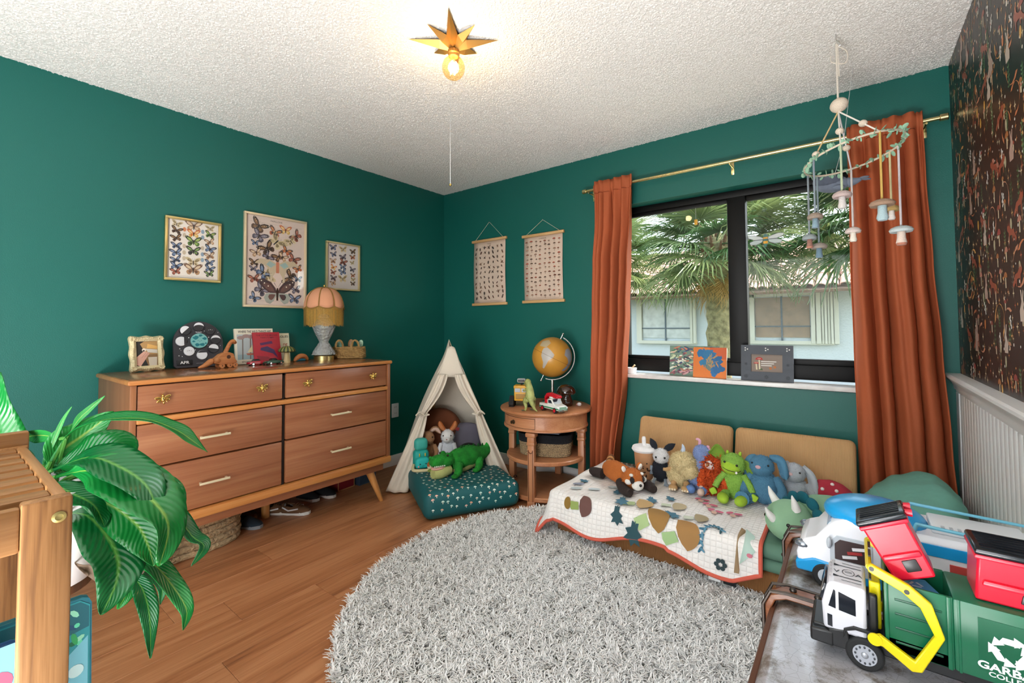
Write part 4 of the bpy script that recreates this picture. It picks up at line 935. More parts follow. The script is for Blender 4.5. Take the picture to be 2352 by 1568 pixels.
# ================================================================ ceiling star lamp
def starlamp():
    t = T('star_ceiling_lamp', 'brass star ceiling lamp with a glowing globe bulb', 'ceiling lamp', (1.75, -1.639, CE))
    SB = mat('aged brass star', 'b98d4e', rough=.38, metal=.85)
    for k in range(8):
        a = R(-51+45*k); L_ = .2 if k % 2 == 0 else .142; w = R(22.5); ri = .062; g = G()
        ap = (0, 0, -.062); tip = (L_*math.cos(a), L_*math.sin(a), -.006)
        v1 = (ri*math.cos(a-w), ri*math.sin(a-w), -.022); v2 = (ri*math.cos(a+w), ri*math.sin(a+w), -.022); md = (ri*1.15*math.cos(a), ri*1.15*math.sin(a), -.002)
        rd = (ri*math.cos(a), ri*math.sin(a), -.048)
        g.add([ap, tip, v1, v2, md, rd], [(0, 2, 5), (0, 5, 3), (2, 1, 5), (5, 1, 3), (1, 2, 4), (3, 1, 4), (2, 0, 4), (0, 3, 4)]); g.build('star_point', SB, t, smooth=0)
    g = G(); g.lathe([(.012, -.05), (.024, -.055), (.026, -.07), (.021, -.074), (.021, -.084), (.0, -.084)], 24); g.build('socket', SB, t)
    g = G(); n = 20; g.ell((0, 0, -.133), (.05, .05, .052), n=28, m=18); g.build('bulb_glass', glassy('amber glass', 'ffecc8', .06), t)
    g = G()
    for k in range(4):
        a = pi/2*k+.4; g.tube([(.011*math.cos(a), .011*math.sin(a), -.108), (.011*math.cos(a), .011*math.sin(a), -.158)], .0032, 6)
    g.build('filament', emit('filament', 'ffd9a0', 60), t)
    g = G(); g.tube([(0, 0, -.084), (0, 0, -.11)], .006, 8); g.build('bulb_stem', CHROME, t)
    g = G(); g.tube([(-.012, -.009, -.07), (-.012, -.009, -.648)], .0011, 5); c = g.build('pull_chain', CHROME, t)
    g = G(); g.ell((-.012, -.009, -.652), .006, n=10, m=8); g.build('chain_bead', BRASS, c)
    ld = bpy.data.lights.new('bulb_light', 'POINT'); ld.energy = 2.6; ld.color = (1, .8, .55); ld.shadow_soft_size = .03; lo = bpy.data.objects.new('bulb_light', ld); COL.objects.link(lo); lo.parent = t; lo.location = (0, 0, -.133)
starlamp()

# ================================================================ hanging scrolls
def scroll(label, x0, x1, z1, z0, zn, kind, lean):
    xc = (x0+x1)/2; t = T('scroll_poster', label, 'poster', (xc, 0, z1), group='hanging scroll posters')
    RW = wood('scroll rail wood', 'b98a55', 'cb9f68', 'd8b381', axis='x', scale=2, rough=.6)
    w = x1-x0; h = z1-z0
    for nm, z in (('top_rail', 0), ('bottom_rail', -h)):
        g = G(); g.box((0, -.011, z), (w, .02, .022), bev=.002); g.build(nm, RW, t)
    pw = w-.034
    g = G(); g.grid(lambda u, v: ((u-.5)*pw, -.006-.006*math.sin(pi*v)**2, -.008-v*(h-.016)), 6, 14); p = g.build('paper', mat('scroll paper', 'd9c2b0', rough=.9, var=.06, vs=5), t, sol=.0006, smooth=180)
    d = G(TR(0, -.0128, -h) @ WW); r = random.Random(len(label)); hh = h
    ink = ['4a3a34', '6a4a40', '5a4a40', '7a5a48', '3f3733']
    if kind == 'insect':
        cols = 7; rows = 11
        for i in range(cols):
            for j in range(rows):
                x = (i-(cols-1)/2)*pw*.135+r.uniform(-.008, .008); y = .06+j*(hh-.13)/(rows-1)+r.uniform(-.008, .008); s = r.uniform(.011, .018); a = r.uniform(-.9, .9); c = r.choice(ink)
                k = r.random()
                d.disc(x, y, s*.42, c, 2, ry=s*.95, n=9, rot=a)
                if k < .5:
                    for m_ in (-1, 1):
                        for q in (-.4, .1, .5): d.line((x, y+q*s), (x+m_*s*.8*math.cos(a), y+q*s+m_*s*.5*math.sin(a)), .0011, c, 2)
                elif k < .75:
                    for m_ in (-1, 1): d.disc(x+m_*s*.8*math.cos(a), y+m_*s*.8*math.sin(a)+s*.2, s*.75, r.choice(['9a8a7a', '8a7060', 'b09a86']), 1, ry=s*.3, n=8, rot=a+m_*.4)
                else: d.disc(x-s*.7*math.sin(a), y+s*.9*math.cos(a), s*.32, '3a2f2a', 2, n=7)
    else:
        cols = 8; rows = 13
        for i in range(cols):
            for j in range(rows):
                x = (i-(cols-1)/2)*pw*.118+r.uniform(-.006, .006); y = .05+j*(hh-.105)/(rows-1)+r.uniform(-.006, .006); s = r.uniform(.012, .019); c = r.choice(['7a4636', '6a5040', '9a5a44', '8a7260', 'a8806a', '5a4438', 'b0503a'])
                d.poly([(x-s*.16, y-s), (x+s*.2, y-s), (x+s*.13, y), (x-s*.13, y)], r.choice(['b8a48e', 'c2b09c', '8a7868']), 1)
                d.poly([(x+s*.75*math.cos(a), y+s*.6*math.sin(a)) for a in [pi*q/8 for q in range(9)]], c, 2); d.line((x-s*.7, y), (x+s*.7, y), .002, '4a342a', 3)
    d.text('INSECTES' if kind == 'insect' else 'CHAMPIGNONS', 0, hh-.037, .007, '5a4a40', 2, center=True)
    for k in range(2): d.line((-pw*.42, .022+.008*k), (pw*.42, .022+.008*k), .001, '9a8a7c', 2)
    d.build('illustrations', PRINT, p, smooth=0, kind='stuff')
    nx = lean; g = G(); g.tube([(-w*.4, -.012, .01), (nx, -.006, zn-z1), (w*.4, -.012, .01)], .0014, 5); g.build('string', mat('jute string', 'e2d8c4', rough=.9), t)
    g = G(); g.cyl((nx, 0, zn-z1), (nx, -.012, zn-z1), .003, n=8); g.build('nail', CHROME, t)
scroll('hanging scroll chart of insects, the left of two', .378, .774, 1.932, 1.365, 2.094, 'insect', 0.0)
scroll('hanging scroll chart of mushrooms, the right of two', .94, 1.343, 1.91, 1.368, 2.029, 'mush', 0.0)

# ================================================================ curtains
VEL = mat('rust velvet', 'ad5630', rough=.8, var=.16, vs=5, sheen=.55, bump=.1, bs=300, stretch=(1, 1, .25))
ROD = mat('gold rod', 'e0cf98', rough=.25, metal=1)
t = T('curtain_rod', 'slim gold curtain rod with end caps above the window', 'curtain rod', (2.53, -.09, 2.157))
g = G(); g.cyl((-.95, 0, 0), (.955, 0, 0), .0105, n=16); g.build('rod', ROD, t)
for s, x in ((-1, -.962), (1, .962)): g = G(); g.cyl((x-.016, 0, 0), (x+.016, 0, 0), .017, n=18); g.build('end_cap', ROD, t, bev=.003)
for x in (.02, -.93, .9):
    g = G(); g.box((x, .088, -.02), (.018, .004, .075), bev=.001); g.tube([(x, .088, -.012), (x, .03, -.014), (x, 0, -.014)], .005, 8); g.build('bracket', ROD, t)
def curtain(label, edges, nf, seed, hook):
    zt = 2.21; r = random.Random(seed); t = T('curtain', label, 'curtain', (sum(edges[0][1:])/2, -.09, 2.157), group='rust velvet curtains'); ox, oz = sum(edges[0][1:])/2, 2.157
    E = sorted(edges); ph = [r.uniform(0, 6.28) for _ in range(6)]
    def ed(z):
        if z >= E[-1][0]: return E[-1][1:]
        if z <= E[0][0]: return E[0][1:]
        for a, b in zip(E, E[1:]):
            if a[0] <= z <= b[0]:
                f = (z-a[0])/(b[0]-a[0]); f = f*f*(3-2*f); return [a[k]+(b[k]-a[k])*f for k in (1, 2)]
    kz = lambda z: max(0.0, min(1.0, (2.15-z)/.5))
    def fn(u, v):
        z = zt-v*(zt-.03); x0, x1 = ed(z); k = kz(z)
        wob = u+.03*math.sin(2*pi*u*2+ph[0]+z*.7)+.018*math.sin(2*pi*u*3+ph[1]-z*1.1)
        A = .034+.04*k*(1-.3*z/2.2); sv = math.sin(2*pi*nf*wob+ph[2])
        y = A*math.copysign(abs(sv)**.75, sv)*(.55+.45*k)+.012*math.sin(2*pi*nf*2.3*u+ph[3]+z*2)*(1-.4*k)
        xx = x0+(x1-x0)*u+.010*math.sin(2*pi*nf*wob+ph[2]+1.3)
        if abs(z-2.157) < .022: y = min(y*.5-.004, -.0155)
        return (xx-ox, max(-.09, min(.075, y))*.95, z-oz)
    g = G(); g.grid(fn, 150, 70); o = g.build('cloth', VEL, t, sol=.004, smooth=180, solo=0)
    g = G(); g.grid(lambda u, v: (fn(u, (zt-2.125+.006*v)/(zt-.03))[0], fn(u, (zt-2.125)/(zt-.03))[1]-.004, 2.125-.004*v-oz), 150, 2); g.build('header_seam', mat('seam', '8a3c1c', rough=.9), t, sol=.001)
    return t
curtain('narrow rust velvet curtain left of the window, beside the side table', [(2.21, 1.655, 1.945), (1.9, 1.66, 1.935), (1.6, 1.645, 1.92), (1.3, 1.635, 1.905), (.83, 1.62, 1.876), (.2, 1.61, 1.80), (.03, 1.605, 1.785)], 4.2, 3, 1)
curtain('wide rust velvet curtain right of the window, by the wallpapered wall', [(2.21, 3.11, 3.425), (1.9, 3.112, 3.43), (1.47, 3.11, 3.444), (1.05, 3.115, 3.464), (.6, 3.122, 3.482), (.26, 3.127, 3.497), (.03, 3.13, 3.505)], 4.4, 8, 1)

# ================================================================ felt mobile and hanging whale
def mobile():
    hx, hy = 3.093, -.634
    t = T('felt_mobile', 'hanging nursery mobile with a leafy hoop and felt mushrooms', 'mobile', (hx, hy, CE))
    COT = mat('cotton cord', 'e6ddd0', rough=.95, bump=.6, bs=400); FELT = mat('cream felt', 'e2d2bf', rough=1, bump=.5, bs=300, sheen=.3)
    g = G(); g.tube([(0, 0, -.002), (0, 0, -.03), (.012, 0, -.04), (.014, 0, -.055), (0, 0, -.06)], .002, 6); g.build('ceiling_hook', CHROME, t)
    g = G(); g.tube([(0, 0, -.045), (0, 0, -.30)], .0042, 7); g.tube([(.004, 0, -.05), (.006, .002, -.19)], .0035, 6); g.tube(cr([(0, 0, -.055), (.035, 0, -.09), (.03, .0, -.14), (-.018, 0, -.12), (-.02, 0, -.09)], 6), .0026, 6); g.build('cord', COT, t)
    C_ = V((3.138-hx, -.62-hy, 1.897-CE)); e1 = V((.979, 0, .205)); e2 = V((0, -.999, .052)); rad = .1788
    def rp(a, rr=rad): return C_+e1*math.cos(R(a))*rr+e2*math.sin(R(a))*rr
    g = G(); g.ell((.003, 0, -.318), (.034, .034, .03), rot=(0, -.3, 0), n=20, m=12); g.build('felt_ball', FELT, t)
    top = V((0, 0, -.345))
    for a, c in ((140, 'd2b683'), (103, 'e9e4da'), (-92, 'dcd6da'), (61, 'efe9e0')):
        p = rp(a); g = G(); g.tube([top, p], .0032, 6); s = g.build('support_cord', mat('cord '+c, c, rough=.95), t)
        g = G(); q = top.lerp(p, .62 if a != 140 else .9); g.ell(q, (.0155, .0155, .014), n=14, m=9); g.build('bead', FELT, s)
    g = G(); g.tube([rp(k*7.5) for k in range(48)], .0042, 7, closed=True); g.build('hoop', mat('hoop cord', 'd8c8b4', rough=.95), t)
    LF = mat('felt leaf', '8fb79c', rough=1, var=.2, vs=60); r = random.Random(4)
    g0 = G(); g0.ell((.009, 0, 0), (.0105, .0062, .0016), n=10, m=6); src = None
    for k in range(130):
        a = k*360/130; p = rp(a)+V((r.uniform(-.006, .006), r.uniform(-.006, .006), r.uniform(-.008, .008))); ro = (r.uniform(-1.2, 1.2), r.uniform(-1.5, 1.5), r.uniform(0, 6.28)); sc = r.uniform(.8, 1.35)
        if src is None: src = g0.build('leaf', LF, t); src.location = p; src.rotation_euler = ro
        else: put(src, 'leaf', t, p, ro, (sc,)*3)
    data = [(140, 1.624, '9c8c7e', '7f97a4', .030, '8a96a0'), (-162, 1.564, '9aa4a6', '9a6f62', .030, '8f98a0'), (-140, 1.528, 'a89c92', '6f8a9a', .033, '8a9aa2'), (103, 1.686, 'c4b0ac', 'cfc9c6', .034, 'b9c7a6'), (-92, 1.595, 'e6d6d0', 'f0e8da', .031, 'dcd4d2'), (61, 1.634, 'a88a74', 'a9c0c6', .042, 'cfab5c'), (-43, 1.663, 'b89a62', 'e0d8d4', .029, 'd9cc9c'), (-28, 1.562, 'cfdadc', 'e6d2c4', .041, 'ddd3d8')]
    for i, (a, z, cap, stem, s, cord) in enumerate(data):
        p = rp(a); z -= CE; g = G(); g.tube([p, (p.x, p.y, z+.012)], .0042, 7); q = g.build('pendant_cord', mat('pendant cord '+cord, cord, rough=.95, bump=.5, bs=500), t)
        g = G(); g.lathe([(.012, z-.004), (s*.9, z-.006), (s, z+.003), (s*.86, z+.012), (s*.5, z+.019), (0, z+.021)], 22, c=(p.x, p.y, 0)); g.build('mushroom_cap', mat('felt '+cap, cap, rough=1, bump=.5, bs=350, sheen=.2), q)
        g = G(); g.col(stem); g.lathe([(0, z-s*1.5), (s*.36, z-s*1.48), (s*.46, z-s*1.25), (s*.36, z-s*.75), (s*.34, z-.003)], 16, c=(p.x, p.y, 0))
        if i in (1, 7):
            for k, f in enumerate(g.f):
                if k < 32: g.c[k] = H('c0806a')
        g.build('mushroom_stem', PLUSHC, q)
mobile()
def whale():
    t = T('toy_whale', 'grey-blue plush whale hanging in front of the window top', 'plush toy', (3.08, -.27, 1.872), rot=(0, R(6), R(-8)))
    P1 = plush('whale', '7d8799', bump=.3)
    def f(d): return 1-.25*max(0, d.x)
    g = G(); g.ell((-.02, 0, 0), (.088, .045, .042), n=24, m=14, fn=f); g.build('body', P1, t)
    g = G(); g.ell((-.03, -.006, .012), (.08, .05, .035), n=22, m=12, fn=f); g.build('back', plush('whale back', '5f6778', bump=.3), t)
    g = G(); g.tube([(.04, 0, 0), (.075, 0, .006), (.09, 0, .012)], [.026, .014, .008], 10)
    for s in (-1, 1): g.ell((.105, s*.02, .014), (.022, .014, .005), rot=(0, 0, s*.5), n=12, m=6)
    g.build('tail', P1, t)
    for s in (-1, 1): g = G(); g.ell((.01, s*.042, -.03), (.024, .014, .005), rot=(s*.8, 0, .3), n=12, m=6); g.build('fin', P1, t)
    g = G(); g.ell((-.02, 0, .045), (.018, .003, .014), n=10, m=6); g.build('back_fin', plush('whale back', '5f6778'), t)
    g = G().col('1a1a1c')
    for s in (-1, 1): g.ell((-.078, s*.03, .004), (.004, .003, .004), n=8, m=6)
    g.build('eyes', PAINT, t)
    g = G(); g.tube([(-.02, 0, .04), (.005, .0, .2), (.012, .0, .566)], .0012, 5); g.build('hanging_thread', mat('thread', 'd8d8d8', rough=.6), t)
whale()

# ================================================================ on and before the window
def suncatchers():
    t = T('stained_glass_bee', 'stained glass bee suncatcher hanging in the right window pane', 'suncatcher', (2.703, .118, 1.695))
    ld = mat('lead came', '55585a', rough=.4, metal=.6); A = WW
    def piece(name, pts, c, tr=.5):
        m, tt, b = nt('glass piece '+c); b.inputs['Base Color'].default_value = (*H(c), 1); b.inputs['Roughness'].default_value = .15; b.inputs['Transmission Weight'].default_value = tr
        g = G(A); g.prism(pts, -.0015, .0015); o = g.build(name, m, t, smooth=0)
        g = G(A); g.tube([(x, y, 0) for x, y in pts], .0022, 5, closed=True); g.build('lead_line', ld, o)
    def wing(s, up):
        if up: P = [(.014, .012), (.03, .022), (.07, .034), (.098, .03), (.096, .016), (.06, .003), (.014, .002)]
        else: P = [(.014, 0), (.06, 0), (.088, -.01), (.084, -.026), (.05, -.028), (.02, -.016)]
        P = [(x*s, y) for x, y in P]; return P if s > 0 else P[::-1]
    for s in (1, -1):
        for u in (True, False): piece('wing', wing(s, u), 'e2e8e6' if u else 'cfdcda', .35)
    def band(z0, z1, w0, w1, c): piece('body_band', [(-w0, z0), (w0, z0), (w1, z1), (-w1, z1)], c, .2)
    band(.016, .034, .012, .007, '2f6f66'); band(.004, .016, .014, .012, 'e0a51e'); band(-.008, .004, .013, .014, '2f6f66'); band(-.026, -.008, .012, .013, 'f0b020'); band(-.048, -.026, .001, .012, '2f7f70')
    g = G(A); g.tube([(-.09, .03, 0), (-.005, .19, 0)], .0008, 4); g.tube([(.09, .03, 0), (-.003, .19, 0)], .0008, 4); g.build('hanging_wire', ld, t)
    g = G(A); g.lathe([(0, .0), (.012, .0), (.016, .006), (.008, .012), (0, .013)], 16, c=(-.004, .19, 0)); g.build('suction_cup', glassy('clear cup', 'e8f0f0', .1), t)
    t = T('amber_suncatcher', 'tiny amber glass drop hanging in the left window pane', 'suncatcher', (2.292, .125, 1.865))
    g = G(A); g.box((0, 0, 0), (.02, .036, .006), bev=.002); m, tt, b = nt('amber drop'); b.inputs['Base Color'].default_value = (*H('f0b030'), 1); b.inputs['Transmission Weight'].default_value = .4; g.build('drop', m, t)
    g = G(A); g.tube([(0, .018, 0), (.0, .1, 0)], .0007, 4); g.build('thread', mat('thread'), t)
suncatchers()
SZ = .8305
def canvas(label, x0, x1, h, y, lean, draw, th=.018):
    t = T('canvas_painting', label, 'painting', ((x0+x1)/2, y, SZ)); t.rotation_euler = (R(-lean), 0, 0); w = x1-x0
    g = G(); g.box((0, 0, h/2), (w, th, h), bev=.002); b = g.build('canvas', mat('raw canvas', 'e2ddd4', rough=.9), t)
    d = G(TR(0, -th/2-.0004, 0) @ WW); draw(d, w, h); d.build('paint', mat('thick paint', attr=True, rough=.55, bump=.3, bs=120), b, smooth=0)
def cv1(d, w, h):
    r = random.Random(12); d.rect(-w/2, 0, w/2, h, '6f8a7a', 1)
    cs = ['c8d4b0', '3f5a50', 'e0c8b0', 'b0705a', '2f4a6a', '9ab08a', '7a4a5a', 'd8e0d0', '4a6a58', '2a3a48']
    for k in range(260):
        x = r.uniform(-w/2+.012, w/2-.012); y = r.uniform(.01, h-.01); fy = y/h
        c = r.choice(['7a4a5a', '9a5a60', 'c89a9a', '5a3a50']) if fy < .18 else (r.choice(['2f4a6a', '3f6a8a', '4a7a5a', 'c87a5a', '7a3a4a']) if fy > .8 else r.choice(cs))
        d.disc(x, y, r.uniform(.006, .026), c, 2+k*.02, ry=r.uniform(.003, .007), n=8, rot=r.uniform(-.6, .6))
    d.v = [(max(-w/2, min(w/2, p[0])), p[1], p[2]) for p in d.v]
def cv2(d, w, h):
    r = random.Random(3); d.rect(-w/2, 0, w/2, h, 'd8762c', 1); d.rect(.0, h*.62, w/2, h, 'c85a2a', 2)
    for (x, y, s, c) in [(-.045, .155, .035, '1f6a9a'), (.0, .15, .04, '23709c'), (.045, .12, .04, '1f5f8f'), (-.035, .1, .03, '2a78a0'), (.02, .085, .05, '6a7a70'), (.055, .06, .035, '1f5f92'), (.03, .04, .03, '2468a0'), (.01, .12, .03, '9a8a60')]:
        d.poly([(max(-w/2+.004, min(w/2-.004, x+s*r.uniform(.5, 1.25)*math.cos(2*pi*k/17))), max(.004, min(h-.004, y+s*r.uniform(.5, 1.25)*math.sin(2*pi*k/17)))) for k in range(17)], c, 3+x)
    for k in range(26): a = r.uniform(0, 6.28); x, y = r.uniform(-.03, .04), r.uniform(.07, .13); d.line((x, y), (x+.03*math.cos(a), y+.03*math.sin(a)), .004, r.choice(['c87838', '8a8070', '2a70a0', 'b09060']), 5)
canvas('larger canvas of swirled green and white paint on the sill', 2.12, 2.435, .2, .062, 6, cv1)
canvas('smaller orange canvas with blue splashes on the sill', 2.285, 2.485, .195, .018, 9, cv2)
def greyframe():
    t = T('picture_frame', 'dark grey mushroom picture frame standing on the sill', 'picture frame', (2.703, .03, SZ)); t.rotation_euler = (R(-7), 0, 0)
    w, h = .275, .215; FR = mat('slate frame', '4a4f58', rough=.6, var=.1, vs=20)
    iw, ih = .165, .105; cz = h*.5
    for (a, b, c, d) in ((-w/2, w/2, cz+ih/2, h), (-w/2, w/2, 0, cz-ih/2), (-w/2, -iw/2, cz-ih/2, cz+ih/2), (iw/2, w/2, cz-ih/2, cz+ih/2)):
        g = G(); g.box(((a+b)/2, 0, (c+d)/2), (b-a, .02, d-c)); g.build('frame_side', FR, t, smooth=0)
    g = G(); g.box((0, .004, cz), (iw+.004, .006, ih+.004)); b = g.build('card', mat('taupe card', '8f8076', rough=.8), t, smooth=0)
    d = G(TR(0, 0.0004, cz) @ WW)
    for (x, y, s) in ((-.04, .02, .02), (-.056, -.004, .014)):
        d.poly([(x-.003, y), (x+.003, y), (x+.007, -.04), (x-.001, -.04)], 'ddd2b4', 2); d.poly([(x+s*math.cos(a), y+s*.8*math.sin(a)) for a in [pi*k/8 for k in range(9)]], 'b8413a', 3)
        for k in range(3): d.disc(x-.006+.006*k, y+.007, .002, 'f0e0d0', 4, n=6)
    for k in range(3): d.line((-.03, .01-.012*k), (.05-.012*k, .01-.012*k), .005, 'e6e2dc', 2)
    for x, y in ((.02, -.03), (.042, -.022)):
        for k in range(4): a = pi*k/4; d.line((x-.009*math.cos(a), y-.009*math.sin(a)), (x+.009*math.cos(a), y+.009*math.sin(a)), .0025, 'c8763a', 3)
    d.poly([(-.045, -.042), (-.025, -.03), (-.02, -.042)], '5a6a4a', 3); d.build('card_print', PRINT, b, smooth=0)
    d = G(TR(0, -.0104, 0) @ WW)
    for x in (-.11, 0, .11):
        for k in range(3): d.disc(x+.008*math.cos(2.1*k), h-.025+.008*math.sin(2.1*k), .004, 'e8e8e4', 1, n=7)
        for k in range(8): a = 2*pi*k/8; d.line((x+.003*math.cos(a), .025+.003*math.sin(a)), (x+.012*math.cos(a), .025+.012*math.sin(a)), .002, '1d2026', 1)
    for x in (-.11, .11):
        for k in range(8): a = 2*pi*k/8; d.line((x, .1), (x+.01*math.cos(a), .1+.01*math.sin(a)), .002, '32363e', 1)
    d.build('painted_flowers', PRINT, t, smooth=0)
greyframe()
t = T('ramekin', 'small white dish with a wooden spoon on the sill', 'dish', (1.865, .02, SZ))
g = G(); g.lathe([(0, 0), (.028, 0), (.031, .004), (.036, .04), (.034, .041), (.03, .006), (0, .005)], 28, fn=lambda a, r, z: r*(1+.015*math.cos(18*a) if .004 < z < .04 else 1)); g.build('bowl', mat('white ceramic', 'eff0f2', rough=.2), t)
g = G(); g.tube([(-.012, 0, .02), (.005, 0, .042), (.024, 0, .06)], [.004, .003, .006], 8); g.build('spoon', wood('pale wood', 'c9ac72', 'd9c08a', 'e6d3a4'), t)
# ================================================================ play tent in the corner
def E_(t, name, c, r, m, rot=(0, 0, 0), n=18, q=12, fn=None):
    g = G(); g.ell(c, r, rot, n, q, fn); g.build(name, m, t, smooth=180); return g
def TB(t, name, pts, r, m, n=10, k=0):
    g = G()
    if k:
        N = len(pts); P = cr(pts, k)
        if isinstance(r, (list, tuple)): r = [r[min(i//k, N-1)]+((r[min(i//k+1, N-1)]-r[min(i//k, N-1)])*((i % k)/k)) for i in range(len(P))]
        pts = P
    g.tube(pts, r, n); g.build(name, m, t, smooth=60); return g
def dots(t, name, c, r, m=None, parent=None, n=10):
    g = G().col(c)
    for p in r: g.ell(p[:3], p[3], n=n, m=7)
    return g.build(name, m or mat('glossy beads', attr=True, rough=.15), parent or t)

def tent():
    t = T('play_tent', 'cream canvas play tent with tied-back flaps in the room corner', 'tent', (.79, -.70, 0), rz=R(41.8))
    CV = mat('cream canvas', 'ded3c2', rough=.95, var=.06, vs=4, bump=.25, bs=220)
    PK, pyf, pyr = 1.02, .05, .24; bf, br, yr = .45, .36, .55
    def side(s):
        def fn(u, v):   # u front->back, v top->bottom
            a = V((s*.012*(1-u)-.03*u, pyf+(pyr-pyf)*u, PK+.05*u-.02*math.sin(pi*u))); b = V((s*(bf+(br-bf)*u), yr*u, .015)); p = a.lerp(b, v)
            sag = (.03 if s > 0 else -.045)*math.sin(pi*u)*math.sin(pi*v); return (p.x-s*sag, p.y, p.z-sag*.3)
        g = G(); g.grid(fn, 14, 24); g.build('side_panel', CV, t, sol=.003, smooth=180)
    side(-1); side(1)
    g = G(); g.grid(lambda u, v: (V((-.03, pyr, PK+.05)).lerp(V((-br+2*br*u, yr, .015)), v)+V((0, .02*math.sin(pi*u)*v, 0)))[:], 14, 20); g.build('back_panel', CV, t, sol=.003, smooth=180)
    z1 = .80; f1 = (PK-z1)/PK
    g = G(); g.grid(lambda u, v: (V((-.026+.052*u, pyf-.004, PK+.004-.012*(2*u-1)**2)).lerp(V((-bf*f1*1.02+2*bf*f1*1.02*u, pyf*(1-f1)-.006, z1)), v)+V((0, -.012*math.sin(pi*u)*math.sin(pi*v), 0)))[:], 10, 8); g.build('front_yoke', CV, t, sol=.003, smooth=180)
    for s in (-1, 1):
        zt, tie = z1+.02, .54
        def fn(u, v):    # u outer->inner
            z = zt*(1-v)+.012*v; leg = bf*(1-z/PK); yl = pyf*(z/PK)
            if z > tie: f = (z-tie)/(zt-tie); wd = .055+(leg-.055-.012)*f**1.15
            else: f = (tie-z)/tie; wd = .06+.12*f**.8
            fold = .011*math.sin(u*2*pi*2.2+v*3+s)*(1-.2*v)
            x = leg+.012-wd*u+(.02*v*u); return (s*x, yl-.012-.02*math.sin(pi*u)-fold*.8-.05*v*v*(.3+u*.6), z)
        g = G(); g.grid(fn, 22, 40); fl = g.build('front_flap', CV, t, sol=.003, smooth=180, solo=0)
        leg = bf*(1-tie/PK); g = G(); g.tube([(s*(leg+.015), -.0, tie), (s*(leg-.02), -.055, tie-.005), (s*(leg-.055), -.02, tie), (s*(leg-.01), .03, tie)], .006, 8, closed=True); tr = g.build('tie', CV, fl)
        g = G(); g.tube(cr([(s*(leg-.03), -.05, tie), (s*(leg+.0), -.075, tie+.03), (s*(leg+.03), -.07, tie+.005)], 4), .005, 6); g.build('tie_bow', CV, tr)
        if s > 0:
            d = G(TR(.372, -.092, .085) @ RX(90) @ RZ(8)); d.text('LaLo', 0, 0, .03, '2a2622', 2, w=.10, bold=.02); d.build('lettering', PRINT, fl, smooth=0)
    for s in (-1, 1):
        for (b, y, py) in ((bf, 0, pyf), (br, yr, pyr)):
            g = G(); g.tube([(s*(b-.02), y+.01*(1 if y == 0 else -1), 0), (s*.01, py+.0, PK-.03)], .011, 10); g.build('pole', wood('tent pole wood', 'b98a55', 'cb9f68', 'd8b381', axis='z', scale=2), t)
tent()
MH = .175
def tentmat():
    t = T('floor_mattress', 'teal toddler mattress with a tiny mushroom print under the tent', 'mattress', (1.2325, -.9345, 0), rz=R(60.1))
    w, L_ = .63, .86; TL = mat('teal cotton', '0d5a5e', rough=.62, bump=.25, bs=8, sheen=.2, var=.06, vs=5)
    g = G(); g.box((0, L_/2, MH/2+.002), (w, L_, MH-.004), bev=.055, seg=5); g.build('cushion', TL, t, smooth=60)
    r_ = .055
    def S(x, s, off=.0012):   # s: from the back over the top edge down the front
        top = L_-r_
        if s < top: return (x, L_-s, MH+off)
        a = (s-top)/r_
        if a < pi/2: return (x, r_-(r_+off)*math.sin(a), MH-r_+(r_+off)*math.cos(a))
        return (x, -off, MH-r_-(s-top-r_*pi/2))
    rr = random.Random(6); g = G(); smax = L_-r_+r_*pi/2+MH-2*r_; k = 0
    CAP = [(-1, 0), (-.9, .5), (-.4, .95), (.3, .95), (.9, .5), (1, 0), (.3, .08), (-.3, .08)]; STM = [(-.18, .06), (-.22, -1), (.16, -1.05), (.2, .06)]
    placed = []
    for _ in range(1500):
        x = rr.uniform(-w/2+.035, w/2-.035); s = rr.uniform(.12, smax-.012)
        if all((x-a)**2+(s-b)**2 > .031**2 for a, b in placed): placed.append((x, s))
    for x, s in placed:
        q = rr.uniform(.0078, .0108); c = rr.choice(['e6efe4', 'd8ece0', 'e8dcc4', 'bfe0d4', 'e8b9a8', 'e6a98a', 'cfe8d8']); an = rr.uniform(-.25, .25); ca, sa = math.cos(an), math.sin(an)
        for P, cc, lz in ((STM, 'e8e6d4', .0010), (CAP, c, .0014)):
            g.col(cc); n = len(P); g.add([S(x+(px*ca-py*sa)*q, s-(px*sa+py*ca)*q, lz) for px, py in P], [tuple(range(n-1, -1, -1)) if False else tuple(range(n))])
    g.build('mushroom_print', PRINTF, t, smooth=0, kind='stuff')
tentmat()

# ---- what lies in the tent
t = T('floor_cushion', 'round brown cushion leaning at the back of the tent', 'cushion', (.56, -.60, MH), rz=R(41.8)); t.rotation_euler = (R(-14), 0, R(45))
g = G(); g.ell((0, .0, .18), (.175, .06, .18), n=30, m=18); g.build('pad', mat('brown suede', '6e3c22', rough=.95, var=.1, vs=8, sheen=.3), t)
g = G(); g.tube([(.174*math.cos(a), 0, .18+.178*math.sin(a)) for a in [2*pi*k/40 for k in range(40)]], .006, 6, closed=True); g.build('piping', mat('brown piping', '57301c', rough=.9), t)
t = T('throw_pillow', 'grey pillow at the right inside the tent', 'pillow', (.715, -.475, MH)); t.rotation_euler = (R(-20), 0, R(40))
g = G(); g.ell((0, 0, .125), (.125, .05, .125), n=28, m=16, fn=lambda d: (abs(d.x)**4+abs(d.z)**4+abs(d.y)**4)**-.18); g.build('pad', mat('grey cotton', '6e6a78', rough=.95, var=.1, vs=9), t)
g = G().col('b02030'); g.box((-.07, -.047, .2), (.05, .006, .025), rot=(0, .4, 0)); g.build('red_patch', PAINT, t)

